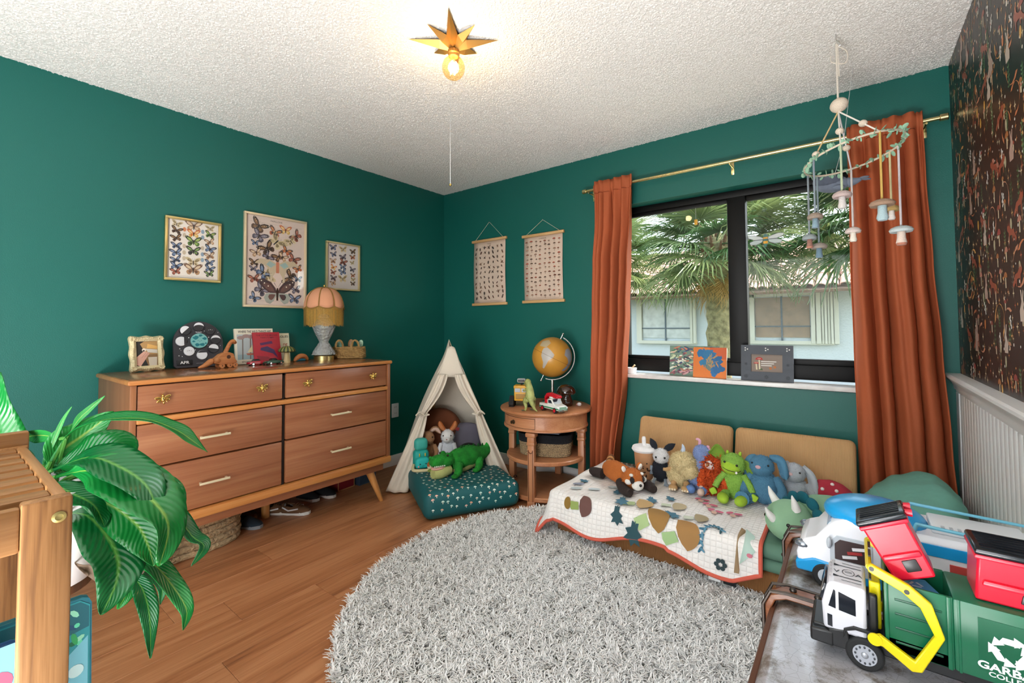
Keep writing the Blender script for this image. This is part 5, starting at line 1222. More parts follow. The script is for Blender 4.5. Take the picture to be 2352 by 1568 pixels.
def bunny(label, loc, rz, c1, c2, ear, earin, up):
    t = T('plush_rabbit', label, 'plush toy', loc, rz=rz); M1, M2, M3 = plush(label[:9], c1), plush(label[:9]+'b', c2), plush(label[:9]+'e', ear)
    a = E_(t, 'body', (0, 0, .075), (.058, .05, .08), M1); b = E_(t, 'head', (0, -.02, .175), (.046, .05, .05), M2); E_(t, 'muzzle', (0, -.062, .162), (.026, .02, .02), M2)
    for s in (-1, 1):
        TB(t, 'arm', [(s*.045, -.02, .12), (s*.06, -.05, .08), (s*.05, -.06, .045)], [.017, .017, .014], M1); TB(t, 'foot', [(s*.035, 0, .022), (s*.045, -.07, .02), (s*.047, -.09, .024)], [.024, .022, .017], M1)
        if up: P = [(s*.02, .0, .215), (s*.05, .0, .245), (s*.06, -.01, .285)]
        else: P = [(s*.02, .005, .215), (s*.06, .0, .235), (s*.095, -.01, .2)]
        g = G(); g.tube(cr(P, 4), [.011, .015, .018, .02, .021, .02, .017, .012, .005], 10, sx=.55); e = g.build('ear', M3, t, smooth=60)
        g = G(); g.tube([(p.x, p.y-.008, p.z) for p in cr(P, 4)], [.004, .008, .01, .012, .012, .012, .009, .006, .002], 8, sx=.5); g.build('ear_lining', plush(label[:9]+'l', earin), e, smooth=60)
    dots(t, 'eyes', '17120f', [(-.028, -.058, .188, .0055), (.028, -.058, .188, .0055)]); dots(t, 'nose', 'b07a70', [(0, -.082, .166, .005)])
    fur([a, b], 1800, .008, .0016, M1, t)
bunny('tan plush rabbit with a drooping pink-lined ear in the tent', (.59, -.745, MH), R(55), 'a57b58', 'b08762', 'a57b58', 'd9b9a8', False)
bunny('white plush rabbit with rust-orange ears in the tent', (.68, -.625, MH+.002), R(40), 'dcdfe6', 'e8e6e4', 'b0602c', 'c98050', True)
def backpack():
    t = T('toy_backpack', 'small teal backpack with a smiling pocket inside the tent', 'backpack', (.665, -.875, MH), rz=R(62)); TQ = mat('turquoise nylon', '1aa096', rough=.6, bump=.1, bs=150)
    g = G(); g.box((0, .0, .065), (.11, .075, .13), bev=.03, seg=4); g.build('body', TQ, t, smooth=60)
    g = G(); g.box((0, -.045, .045), (.095, .045, .075), bev=.018, seg=4); p = g.build('front_pocket', mat('bright turquoise nylon', '1eb5b0', rough=.55), t, smooth=60)
    g = G(); g.box((0, -.0, .165), (.095, .065, .085), bev=.028, seg=4); g.build('hood', mat('pale turquoise nylon', '3aa79a', rough=.6), t, smooth=60)
    g = G().col('e0b93a')
    for s in (-.02, .02): g.box((s, -.045, .1), (.007, .006, .022), bev=.002)
    g.build('zip_pulls', PAINT, t)
    d = G(TR(0, -.0685, .04) @ WW)
    for s in (-.02, .02): d.disc(s, .004, .0045, '17302f', 2); d.disc(s*1.6, -.012, .006, 'e08a8a', 2)
    d.line((-.008, -.01), (.008, -.01), .0025, '17302f', 2); d.build('face_print', PRINT, p, smooth=0)
    TB(t, 'strap', [(-.055, -.02, .03), (-.07, -.07, .012), (-.02, -.1, .01), (.05, -.095, .01), (.075, -.04, .03)], .011, mat('cream webbing', 'cfc59a', rough=.9), k=4)
backpack()
def cap():
    t = T('baseball_cap', 'black baseball cap with a red and gold patch in the tent', 'cap', (.80, -.53, MH), rz=R(25)); BK_ = mat('black twill', '151316', rough=.9, bump=.2, bs=200)
    g = G(); g.ell((0, 0, .05), (.085, .09, .07), n=24, m=12); g.v = [(x, y, max(z, .012)) for x, y, z in g.v]; g.build('crown', BK_, t)
    g = G(); g.grid(lambda u, v: ((u-.5)*.14, -.075-v*.07*math.cos((u-.5)*2.2), .03-.015*v-.03*(u-.5)**2*4*v), 14, 6); g.build('brim', BK_, t, sol=.004)
    g = G(TR(-.03, -.086, .07) @ RX(62) @ RZ(-6)); g.disc(0, 0, .024, 'a02020', 1); g.disc(0, 0, .018, 'd0a040', 2); g.disc(0, 0, .012, 'a02020', 3); g.build('patch', PRINT, t, smooth=0)
cap()
def croc():
    t = T('plush_crocodile', 'green plush crocodile with an open pink mouth on the teal mattress', 'plush toy', (.955, -.745, MH), rz=R(-98)); C1 = mat('croc fur', '1f8a2c', rough=1, bump=.6, bs=120, var=.45, vs=18, sheen=.2); BE = plush('croc belly', 'b9bd78')
    gs = []
    gs.append(TB(t, 'body', [(-.13, 0, .085), (-.05, 0, .095), (.05, 0, .09), (.11, 0, .085)], [.055, .07, .07, .05], C1, 14, 4))
    gs.append(TB(t, 'tail', [(-.12, 0, .085), (-.19, .0, .10), (-.235, -.01, .16), (-.245, -.02, .235)], [.055, .045, .03, .008], C1, 12, 5))
    TB(t, 'belly', [(-.13, 0, .055), (0, 0, .045), (.1, 0, .05)], [.035, .05, .035], BE, 12, 3)
    gs.append(E_(t, 'head', (.15, 0, .105), (.065, .058, .04), C1)); gs.append(TB(t, 'upper_jaw', [(.17, 0, .108), (.225, 0, .112), (.265, 0, .118)], [.045, .04, .028], C1, 12, 3))
    TB(t, 'lower_jaw', [(.13, 0, .05), (.2, 0, .035), (.255, 0, .036)], [.045, .044, .03], BE, 12, 3); E_(t, 'tongue', (.21, 0, .068), (.055, .036, .014), plush('croc mouth', 'e0a99c'))
    for s in (-1, 1):
        for x in (.08, -.1):
            gs.append(TB(t, 'leg', [(x, s*.05, .07), (x+.03, s*.085, .035), (x+.055, s*.09, .018)], [.03, .026, .02], C1, 10)); E_(t, 'foot', (x+.065, s*.092, .016), (.026, .022, .014), C1)
        E_(t, 'brow', (.15, s*.033, .142), (.02, .016, .016), C1); E_(t, 'nostril', (.262, s*.016, .14), (.011, .01, .009), C1)
        for k in range(6): E_(t, 'tooth', (.185+.014*k, s*(.036-.002*k), .085), (.005, .004, .007), plush('tooth', 'eceade'), n=8, q=6)
    dots(t, 'eyes', '1a1206', [(.165, -.042, .146, .008), (.165, .042, .146, .008)])
    for k in range(11):
        f = k/10; p = cr([(.02, 0, .165), (-.08, 0, .158), (-.18, .0, .145), (-.225, -.01, .19), (-.24, -.02, .245)], 10)[int(f*39)]; g = G(); g.lathe([(.013, -.008), (.009, .006), (0, .016)], 6, c=p, sy=.5); g.build('back_ridge', plush('croc ridge', '0f5a1c'), t)
    g = G(); g.box((-.17, -.05, .11), (.02, .002, .03), rot=(.3, 0, .3)); g.build('care_tag', mat('red tag', 'd8505a', rough=.6), t)
    fur(gs, 6000, .011, .002, C1, t)
croc()
t = T('plush_turtle', 'small plush turtle with a cream belly lying by the crocodile', 'plush toy', (.77, -.84, MH), rz=R(70))
E_(t, 'shell', (0, 0, .034), (.055, .045, .034), plush('turtle shell', 'b0622e')); E_(t, 'belly', (0, -.012, .02), (.058, .048, .02), plush('turtle belly', 'd9cfae')); E_(t, 'head', (-.02, -.07, .024), (.03, .032, .022), plush('turtle head', '8a9c4a'))
for s in (-1, 1): E_(t, 'flipper', (s*.05, -.05, .014), (.03, .018, .01), plush('turtle head', '8a9c4a'), rot=(0, 0, s*-.6))

# ================================================================ round side table
TW = wood('cherry table wood', '9a5c3a', 'b5774f', 'c48a62', axis='x', scale=1.1, rough=.42, coat=.1, contrast=.8)
TWZ = wood('cherry leg wood', '9a5c3a', 'b5774f', 'c48a62', axis='z', scale=1.1, rough=.42, coat=.1, contrast=.8)
TX, TY, TZ, TRd = 1.37, -.338, .608, .322
def sidetable():
    t = T('side_table', 'round cherry wood side table with carved legs and small drawer', 'side table', (TX, TY, 0)); z = TZ; r = TRd
    g = G(); g.lathe([(0, z), (r-.012, z), (r-.003, z-.005), (r, z-.013), (r-.004, z-.022), (r-.016, z-.026), (r-.02, z-.03), (0, z-.03)], 72); g.build('top', TW, t)
    g = G(); g.lathe([(r-.035, z-.03), (r-.032, z-.04), (r-.032, z-.115), (r-.026, z-.12), (r-.026, z-.128), (r-.034, z-.132), (r-.05, z-.132), (r-.05, z-.03)], 72); g.build('apron', TW, t)
    a0, a1 = R(-128), R(-71); rr = r-.0295
    def arc(q, n=16): return [(q*math.cos(a0+(a1-a0)*k/n), q*math.sin(a0+(a1-a0)*k/n)) for k in range(n+1)]
    g = G(); g.prism(arc(rr)+arc(rr-.012)[::-1], z-.108, z-.045); dr = g.build('drawer', TW, t, smooth=25)
    g = G().col('3a2214')
    for zz in (z-.0435, z-.1095): g.tube([(x, y, zz) for x, y in arc(rr-.001)], .0014, 5)
    for a in (a0, a1): g.tube([(rr*math.cos(a), rr*math.sin(a), z-.045), (rr*math.cos(a), rr*math.sin(a), z-.108)], .0014, 5)
    g.build('drawer_gap', PAINT, dr)
    am = R(-104); g = G(TR(rr*math.cos(am), rr*math.sin(am), z-.077) @ RZ(-104) @ RY(90)); g.lathe([(.014, 0), (.015, .003), (.008, .006), (.006, .012), (.011, .016), (.011, .02), (0, .022)], 20); g.build('knob', mat('dark bronze', '6a5a48', rough=.35, metal=.9), dr)
    def ring(name, zz, th, q): g = G(); g.lathe([(0, zz), (q-.006, zz), (q, zz-.006), (q, zz-th+.006), (q-.006, zz-th), (0, zz-th)], 64); g.build(name, TW, t)
    ring('lower_shelf', .285, .028, r-.045); ring('base_shelf', .055, .03, r-.045)
    for a in (-78, 12, 102, 192):
        m_ = RZ(a) @ TR(r-.062, 0, 0); g = G(m_); s = .058
        g.box((0, 0, .20), (s*.72, s*.78, .38), bev=.003); g.box((0, 0, .005), (s*.86, s*.9, .05), bev=.004)
        g.box((0, 0, .40), (s*.86, s*.95, .02), bev=.004); g.box((0, 0, .425), (s*.8, s*.85, .05), bev=.004); g.box((0, 0, .458), (s*1.1, s*1.2, .03), bev=.008); g.v = [(x, y, max(zz, 0)) for x, y, zz in g.v]
        l = g.build('leg', TWZ, t, smooth=30)
        g = G(m_ @ TR(s*.36+.0008, 0, 0)); g.box((0, -s*.26, .19), (.004, .004, .34)); g.box((0, s*.26, .19), (.004, .004, .34)); g.box((0, 0, .02), (.004, s*.52, .004)); g.tube([(.001, s*.26*math.cos(pi*k/8), .36-.02*math.sin(pi*k/8)) for k in range(9)], .003, 5); g.build('fluting', mat('dark cherry groove', '6d3d24', rough=.6), l, smooth=0)
sidetable()
def basket2():
    t = T('rope_basket', 'black and natural woven basket on the side table shelf', 'basket', (TX+.02, TY-.03, .286), rz=R(20))
    a, b = .185, .12
    def sup(an, q): return (a*q*abs(math.cos(an))**.65*math.copysign(1, math.cos(an)), b*q*abs(math.sin(an))**.65*math.copysign(1, math.sin(an)))
    m, tt, bs_ = nt('speckled rope'); N = tt.nodes; L = tt.links; tc = N.new('ShaderNodeTexCoord'); ck = N.new('ShaderNodeTexNoise'); ck.inputs['Scale'].default_value = 420; cr_ = N.new('ShaderNodeValToRGB'); cr_.color_ramp.elements[0].position = .46; cr_.color_ramp.elements[0].color = (*H('1f1c1a'), 1); cr_.color_ramp.elements[1].position = .54; cr_.color_ramp.elements[1].color = (*H('c9ad84'), 1)
    L.new(tc.outputs['Object'], ck.inputs['Vector']); L.new(ck.outputs[0], cr_.inputs[0]); L.new(cr_.outputs[0], bs_.inputs['Base Color']); bs_.inputs['Roughness'].default_value = .95
    BN = mat('black rope', '14161c', rough=.9, bump=.8, bs=150)
    for k in range(13):
        g = G(); q = .93+.006*k; g.tube([(*sup(2*pi*i/48, q), .006+k*.0112) for i in range(48)], .0066, 6, closed=True); g.build('coil', BN if k > 7 else m, t)
    g = G(); g.prism([sup(2*pi*i/36, .93) for i in range(36)], .001, .008); g.build('bottom', m, t)
    for i, (c, dx, rz, ry) in enumerate((('2f3f5a', 0, .1, 0), ('5a6270', .02, -.15, .03), ('9aa0a8', .03, .25, .05))):
        o = T('magazine', ['navy magazine at the bottom of the basket pile', 'slate grey magazine in the middle of the basket pile', 'pale grey magazine topmost in the black basket'][i], 'magazine', (TX+.02+dx, TY-.03, .286+.146+.0085*i), rz=R(20)+rz, group='magazines in the black basket')
        g = G(); g.box((0, 0, 0), (.21, .15, .006), bev=.001); cv = g.build('pages', mat('magazine '+c, c, rough=.25), o)
        d = G(TR(0, 0, .0031)); d.rect(-.09, -.06, -.02, .06, 'a8b0bc', 1); d.rect(.0, .02, .09, .05, 'd8dce0', 1); d.build('cover_print', PRINT, cv, smooth=0)
basket2()

def globe():
    t = T('desk_globe', 'antique ochre desk globe on a silver stand', 'globe', (1.35, -.215, TZ)); SIL = mat('brushed silver', 'cfccc6', rough=.25, metal=1)
    g = G(); g.lathe([(0, 0), (.075, 0), (.076, .008), (.05, .018), (.018, .024), (.012, .05), (.017, .06), (.01, .07), (.013, .1), (.009, .115), (.012, .15), (.008, .172)], 28); g.build('stand', SIL, t)
    zc = .332; r = .147; al = R(26)
    # axis tilted in the picture plane: direction to the right of the camera is (.80,.60)
    rx = V((.8, .6, 0)); ax = (V((0, 0, 1))*math.cos(al)+rx*math.sin(al)).normalized(); pe = (rx*math.cos(al)-V((0, 0, 1))*math.sin(al)).normalized()
    g = G(); g.ell((0, 0, zc), r, n=44, m=28); b = g.build('ball', mat('ochre globe', 'c9913a', rough=.3, var=.12, vs=9), t, smooth=180)
    # continents: patches lifted a hair above the ball, drawn in the direction facing the room
    fw = V((.6, -.8, 0)); up = V((0, 0, 1)); c0 = V((0, 0, zc)); d = G()
    def patch(cx, cy, pts, col, k=1.004):
        vs = []; pts = [(a[0]+(b_[0]-a[0])*q/4, a[1]+(b_[1]-a[1])*q/4) for a, b_ in zip(pts, pts[1:]+pts[:1]) for q in range(4)]
        for x, y in pts:
            X_, Y_ = cx+x, cy+y; q = math.hypot(X_, Y_); th = q; di = (fw*math.cos(th)+(rx*X_+up*Y_)*(math.sin(th)/max(q, 1e-6))).normalized(); vs.append(c0+di*r*k)
        n = len(vs); cxy = V((0, 0, 0))
        for v in vs: cxy += v
        cxy = c0+(cxy/n-c0).normalized()*r*k
        # two rings so that the patch follows the ball
        rings = [[c0+(v.lerp(cxy, q/6)-c0).normalized()*r*k for v in vs] for q in range(6)]
        d = G(); d.col(col); d.add([v for rg in rings for v in rg]+[cxy], [(q*n+i, q*n+(i+1) % n, q*n+n+(i+1) % n, q*n+n+i) for q in range(5) for i in range(n)]+[(5*n+i, 5*n+(i+1) % n, 6*n) for i in range(n)]); d.build('continent', mat('globe paint', attr=True, rough=.35), b, smooth=180)
    SA = [(-.1, .32), (.06, .34), (.2, .2), (.33, .02), (.27, -.1), (.1, -.2), (.02, -.36), (-.1, -.58), (-.16, -.55), (-.12, -.3), (-.2, 0), (-.16, .2)]
    patch(-.38, .15, [(x*1.25, y*1.2) for x, y in SA], 'b4aea6'); patch(-.42, .86, [(-.35, -.15), (.05, -.3), (.3, -.05), (.2, .2), (-.2, .2)], 'b8a888')
    patch(.86, .1, [(-.3, .05), (-.2, .35), (.05, .45), (.25, .3), (.3, -.2), (.15, -.5), (.02, -.6), (-.05, -.3), (-.12, -.1)], '9aa0a8'); patch(.62, -.55, [(-.2, -.12), (.1, .1), (.22, .3), (.2, -.05), (.0, -.2)], '8d98ae')
    g = G(); g.tube([c0+(pe*math.cos(a)+ax.cross(pe)*math.sin(a))*r*1.003 for a in [2*pi*k/64 for k in range(64)]], .0009, 4, closed=True); g.build('equator_line', mat('dark line', '5a4020', rough=.6), b)
    R2 = r+.017; pts = [c0+(ax*math.cos(a)+pe*math.sin(a))*R2 for a in [R(4+168*k/36) for k in range(37)]]; g = G(); nn = ax.cross(pe).normalized()
    vs = []; fs = []
    for p in pts: o = (p-c0).normalized(); vs += [p-nn*.012-o*.003, p+nn*.012-o*.003, p+nn*.012+o*.003, p-nn*.012+o*.003]
    for i in range(len(pts)-1):
        for k in range(4): fs.append((i*4+k, i*4+(k+1) % 4, i*4+4+(k+1) % 4, i*4+4+k))
    fs += [(0, 3, 2, 1), tuple(len(vs)-4+k for k in range(4))]; g.add(vs, fs); g.build('meridian', SIL, t, smooth=30)
    for s in (1, -1): g = G(); p = c0+ax*s*(r-.004); g.tube([p, c0+ax*s*(R2+.018), c0+ax*s*(R2+.02), c0+ax*s*(R2+.03)], [.006, .006, .009, .008], 10); g.build('pivot', SIL, t)
globe()
def dozer():
    # a plain yellow tracked toy vehicle stands where the photograph has a yellow tracked toy
    t = T('tracked_toy', 'yellow tracked toy vehicle with black treads on the side table', 'toy vehicle', (1.245, -.455, TZ), rz=R(28))
    YB = mat('worn yellow plastic', 'd9a028', rough=.45, var=.12, vs=20)
    g = G(); g.box((0, 0, .085), (.095, .09, .09), bev=.006); b = g.build('body', YB, t); g = G(); g.box((0, -.002, .136), (.1, .095, .02), bev=.004); g.build('lid', YB, b)
    g = G(); g.box((-.022, -.047, .115), (.038, .004, .026)); g.box((.024, -.047, .115), (.036, .004, .026)); g.build('window', mat('grey plastic window', '8d949a', rough=.3), b)
    g = G().col('2c2c2e')
    for k in range(4): g.box((0, -.0468, .058+.009*k), (.07, .002, .0025))
    g.build('grille', PAINT, b)
    for s in (-1, 1):
        P = [(-.07, .02), (-.055, .002), (.045, .002), (.062, .018), (.045, .055), (-.02, .075), (-.05, .05)]
        g = G(M(((0, 0, 1, 0), (1, 0, 0, 0), (0, 1, 0, 0), (0, 0, 0, 1)))); g.prism(P, s*.066-.017, s*.066+.017); tr = g.build('track', RUBBER, t, bev=.006, smooth=40)
        for k in range(8): y = -.055+.0145*k; g = G(); g.box((s*.066, y, .0035), (.036, .006, .006)); g.build('tread', RUBBER, tr)
        for y in (-.04, -.01, .02, .045): g = G(); g.cyl((s*.083, y, .022), (s*.086, y, .022), .012, n=14); g.build('wheel', mat('dark grey plastic', '3c3d40', rough=.5), tr)
    g = G(); g.tube([(0, .01, .145), (0, .0, .165)], .008, 8); g.build('post', mat('dark grey plastic'), t)
    g = G(); g.box((0, -.005, .178), (.06, .03, .03), bev=.01, seg=3); h = g.build('beacon', mat('grey beacon', 'b4b8ba', rough=.3), t); g = G(); g.box((0, -.021, .178), (.046, .003, .016), bev=.002); g.build('beacon_window', BLACK, h)
dozer()
def trex():
    t = T('dinosaur_figure', 'green and yellow standing dinosaur figure on the side table', 'toy dinosaur', (1.405, -.585, TZ), rz=R(-30)); SK = mat('dino skin', 'a9b06a', rough=.5, var=.4, vs=22, bump=.4, bs=120)
    # stands upright, head towards -x
    g = G(); g.tube(cr([(.01, 0, .075), (.005, 0, .11), (.0, 0, .145), (-.008, 0, .172), (-.02, 0, .186)], 5), [.024, .026, .028, .029, .03, .03, .029, .028, .027, .026, .025, .023, .022, .02, .019, .018, .017, .017, .016, .016, .015], 14); g.build('body', SK, t)
    g = G(); g.tube(cr([(-.012, 0, .186), (-.032, 0, .19), (-.055, 0, .178), (-.07, 0, .168)], 4), [.016, .018, .019, .02, .019, .018, .016, .015, .013, .012, .01, .008, .005], 12); g.build('head', SK, t)
    g = G(); g.tube([(-.025, 0, .172), (-.045, 0, .162), (-.06, 0, .156)], [.01, .009, .005], 10); g.build('jaw', SK, t)
    g = G(); g.tube(cr([(.012, 0, .085), (.035, 0, .055), (.07, 0, .03), (.11, 0, .018)], 5), [.024, .022, .02, .018, .016, .014, .013, .011, .01, .009, .008, .007, .006, .005, .004, .003], 10); g.build('tail', SK, t)
    g = G(); g.ell((-.016, 0, .12), (.018, .02, .05), n=12, m=10); g.build('belly', mat('dino belly', 'd9c070', rough=.5), t)
    for s in (-1, 1):
        g = G(); g.tube(cr([(.008, s*.018, .085), (-.008, s*.03, .06), (.008, s*.03, .035), (-.004, s*.03, .008)], 4), [.02, .021, .021, .019, .016, .014, .012, .011, .01, .009, .008, .0075, .007], 10); l = g.build('leg', SK, t)
        g = G()
        for k in (-1, 0, 1): g.tube([(-.004, s*.03, .008), (-.022, s*.03+k*.01, .005), (-.034, s*.03+k*.014, .003)], [.006, .005, .002], 6)
        g.build('foot', mat('dino claw', '6a6a50', rough=.5), l)
        g = G(); g.tube([(-.012, s*.022, .145), (-.026, s*.03, .13), (-.04, s*.026, .136)], [.008, .006, .004], 8); g.build('arm', SK, t)
        g = G()
        for k in range(3): g.tube([(-.04, s*.026, .136), (-.05, s*.026+(k-1)*.004, .13)], [.002, .0005], 5)
        g.build('claw', BLACK, t)
    dots(t, 'eyes', '1a1206', [(-.036, -.016, .196, .003), (-.036, .016, .196, .003)])
trex()
def rescue():
    t = T('toy_truck', 'white and green toy pickup truck carrying a red ladder on the table', 'toy truck', (1.535, -.505, TZ), rz=R(-20)); A = M(((1, 0, 0, 0), (0, 0, -1, 0), (0, 1, 0, 0), (0, 0, 0, 1)))
    WH = mat('toy white', 'e6e8e2', rough=.25)
    g = G(A); g.prism([(-.1, .02), (-.1, .05), (-.01, .052), (-.006, .086), (.035, .088), (.055, .055), (.098, .046), (.104, .02)], -.038, .038); b = g.build('body', WH, t, bev=.004)
    g = G(A); g.prism([(-.1, .026), (.104, .026), (.102, .034), (-.1, .034)], -.0388, .0388); g.build('green_stripe', mat('toy green', '1d8a55', rough=.3), b)
    g = G(A); g.prism([(.037, .084), (.053, .058), (.0545, .0585), (.039, .0855)], -.031, .031); g.build('windshield', mat('toy window', '27313c', rough=.1), b)
    g = G(A); g.prism([(.0, .06), (.002, .08), (.03, .08), (.042, .06)], -.0387, .0387); g.build('side_window', mat('toy window'), b)
    g = G(); g.box((.103, 0, .034), (.004, .06, .018), bev=.002); g.build('grille', mat('toy chrome green', '9ac8b0', rough=.2, metal=.4), b); g = G(); g.box((.106, 0, .018), (.008, .074, .012), bev=.003); g.box((-.103, 0, .02), (.006, .07, .012), bev=.002); g.build('bumper', CHROME, b)
    for s in (-1, 1): g = G(); g.box((.103, s*.033, .036), (.004, .012, .012), bev=.002); g.build('headlight', mat('toy lamp glass', 'eef2f4', rough=.1), b)
    for x in (-.062, .066):
        for s in (-1, 1):
            g = G(); g.cyl((x, s*.026, .018), (x, s*.041, .018), .018, n=22); w_ = g.build('wheel', RUBBER, t, bev=.002); g = G(); g.cyl((x, s*.041, .018), (x, s*.0425, .018), .011, n=16); g.build('hub', mat('toy red', 'c01828', rough=.3), w_)
    g = G(); g.box((.012, 0, .094), (.03, .056, .012), bev=.003); g.build('light_bar', WH, b)
    g = G(); g.cyl((-.05, 0, .05), (-.05, 0, .075), .024, n=20); tt = g.build('turntable', mat('toy red'), t)
    g = G(A); g.prism([(-.06, .072), (-.065, .09), (-.04, .118), (.07, .108), (.074, .1), (.07, .092), (-.03, .096)], -.022, .022); g.build('ladder_boom', mat('toy red'), tt, bev=.004)
    for k in range(6): g = G(); g.box((-.03+.018*k, 0, .117-.0016*k), (.004, .04, .006), bev=.001); g.build('rung', mat('toy red'), tt)
rescue()
def glassmush():
    t = T('mushroom_lamp', 'glossy brown glass mushroom lamp on the side table', 'lamp', (1.50, -.27, TZ)); m, tt, b = nt('brown glass'); b.inputs['Base Color'].default_value = (*H('3c1d10'), 1); b.inputs['Roughness'].default_value = .08; b.inputs['Coat Weight'].default_value = 1; b.inputs['Transmission Weight'].default_value = .25
    g = G(); g.lathe([(0, 0), (.04, 0), (.046, .008), (.047, .025), (.04, .05), (.032, .07), (.034, .085)], 32); g.build('stem', m, t)
    g = G(); g.lathe([(.03, .08), (.06, .083), (.068, .092), (.067, .105), (.055, .13), (.034, .145), (0, .15)], 32); g.build('cap', m, t)
glassmush()
t = T('night_light', 'tiny white and pink figurine at the back edge of the table', 'figurine', (1.583, -.235, TZ)); E_(t, 'body', (0, 0, .013), (.016, .012, .013), mat('figurine white', 'e4e0de', rough=.4)); E_(t, 'base', (-.016, .0, .009), (.009, .009, .009), mat('figurine pink', 'c98a80', rough=.4))
# ================================================================ low couch under the window
MT = .24
CORD = waves('tan corduroy', 'cda271', 'x', 190, .35, c2='b38656', sheen=.3)
CORB = waves('brown corduroy', '8a5c30', 'x', 190, .35, c2='6f4622', sheen=.2)
def couch():
    t = T('play_couch', 'low tan corduroy play couch under the window', 'couch', (2.58, -.46, 0))
    for x0, x1 in ((1.755, 2.595), (2.612, 3.46)):
        g = G(); g.box(((x0+x1)/2-2.58, -.0525, .062), (x1-x0, .645, .12), bev=.03, seg=4); b = g.build('base_cushion', CORB, t, smooth=60)
        g = G(); g.tube([(x0-2.58+.02, -.371, .035), (x1-2.58-.02, -.371, .035)], .004, 6); g.build('zipper', mat('brown zipper', '6a4020', rough=.7), b)
        g = G(); g.box(((x0 if x0 > 2.6 else x1-.1)-2.58+.05, -.378, .03), (.004, .006, .03), rot=(.4, .6, 0)); g.build('zip_pull', CHROME, b)
    for x0, x1 in ((1.985, 2.545), (2.558, 3.118)):
        g = G(TR((x0+x1)/2-2.58, .245, MT) @ RX(-17)); g.box((0, 0, .172), (x1-x0, .07, .345), bev=.03, seg=4); g.build('back_panel', CORD, t, smooth=60)
couch()
SAGE = mat('sage cotton', '5a7f6c', rough=.85, bump=.12, bs=9, var=.05, vs=6)
t = T('foam_mattress', 'thin mattress in a sage green sheet lying on the couch base', 'mattress', (2.62, -.47, .122))
g = G(); g.box((0, -.055, .027), (1.69, .65, .054), bev=.024, seg=4); g.build('lower_layer', SAGE, t, smooth=60)
g = G(); g.box((0, -.057, .088), (1.7, .66, .066), bev=.03, seg=4); g.build('upper_layer', SAGE, t, smooth=60)

# ---- quilt
QX, QY = 1.765, -.855
def qpos(u, v, lift=0.0):
    """u,v: flat cloth coordinates (x and y before folding over the left end and the front)"""
    dx = max(0.0, QX-u); dy = max(0.0, QY-v); x = max(u, QX); y = max(v, QY); z = MT+.012+.0035*math.sin(u*21)*math.sin(v*17); r0 = .035
    r = math.hypot(dx, dy)
    if r > 1e-6:
        nx, ny = -dx/r, -dy/r
        if r < r0*1.57: a = r/r0; out = r0*math.sin(a); drop = r0*(1-math.cos(a))
        else: out = r0+.10*(r-r0*1.57)+(.25*(r-r0*1.57) if dx > 0 and dy > 0 else 0); drop = r0+(r-r0*1.57)*.985
        out += .012*math.sin(u*13+v*5)*min(1, r*5)
        x += nx*out; y += ny*out; z -= drop
        nl = V((nx*min(1, drop/r0), ny*min(1, drop/r0), max(0, 1-drop/r0)))
        nl = nl.normalized() if nl.length > 0 else V((0, 0, 1))
    else: nl = V((0, 0, 1))
    z = max(z, .012); return V((x, y, z))+nl*lift
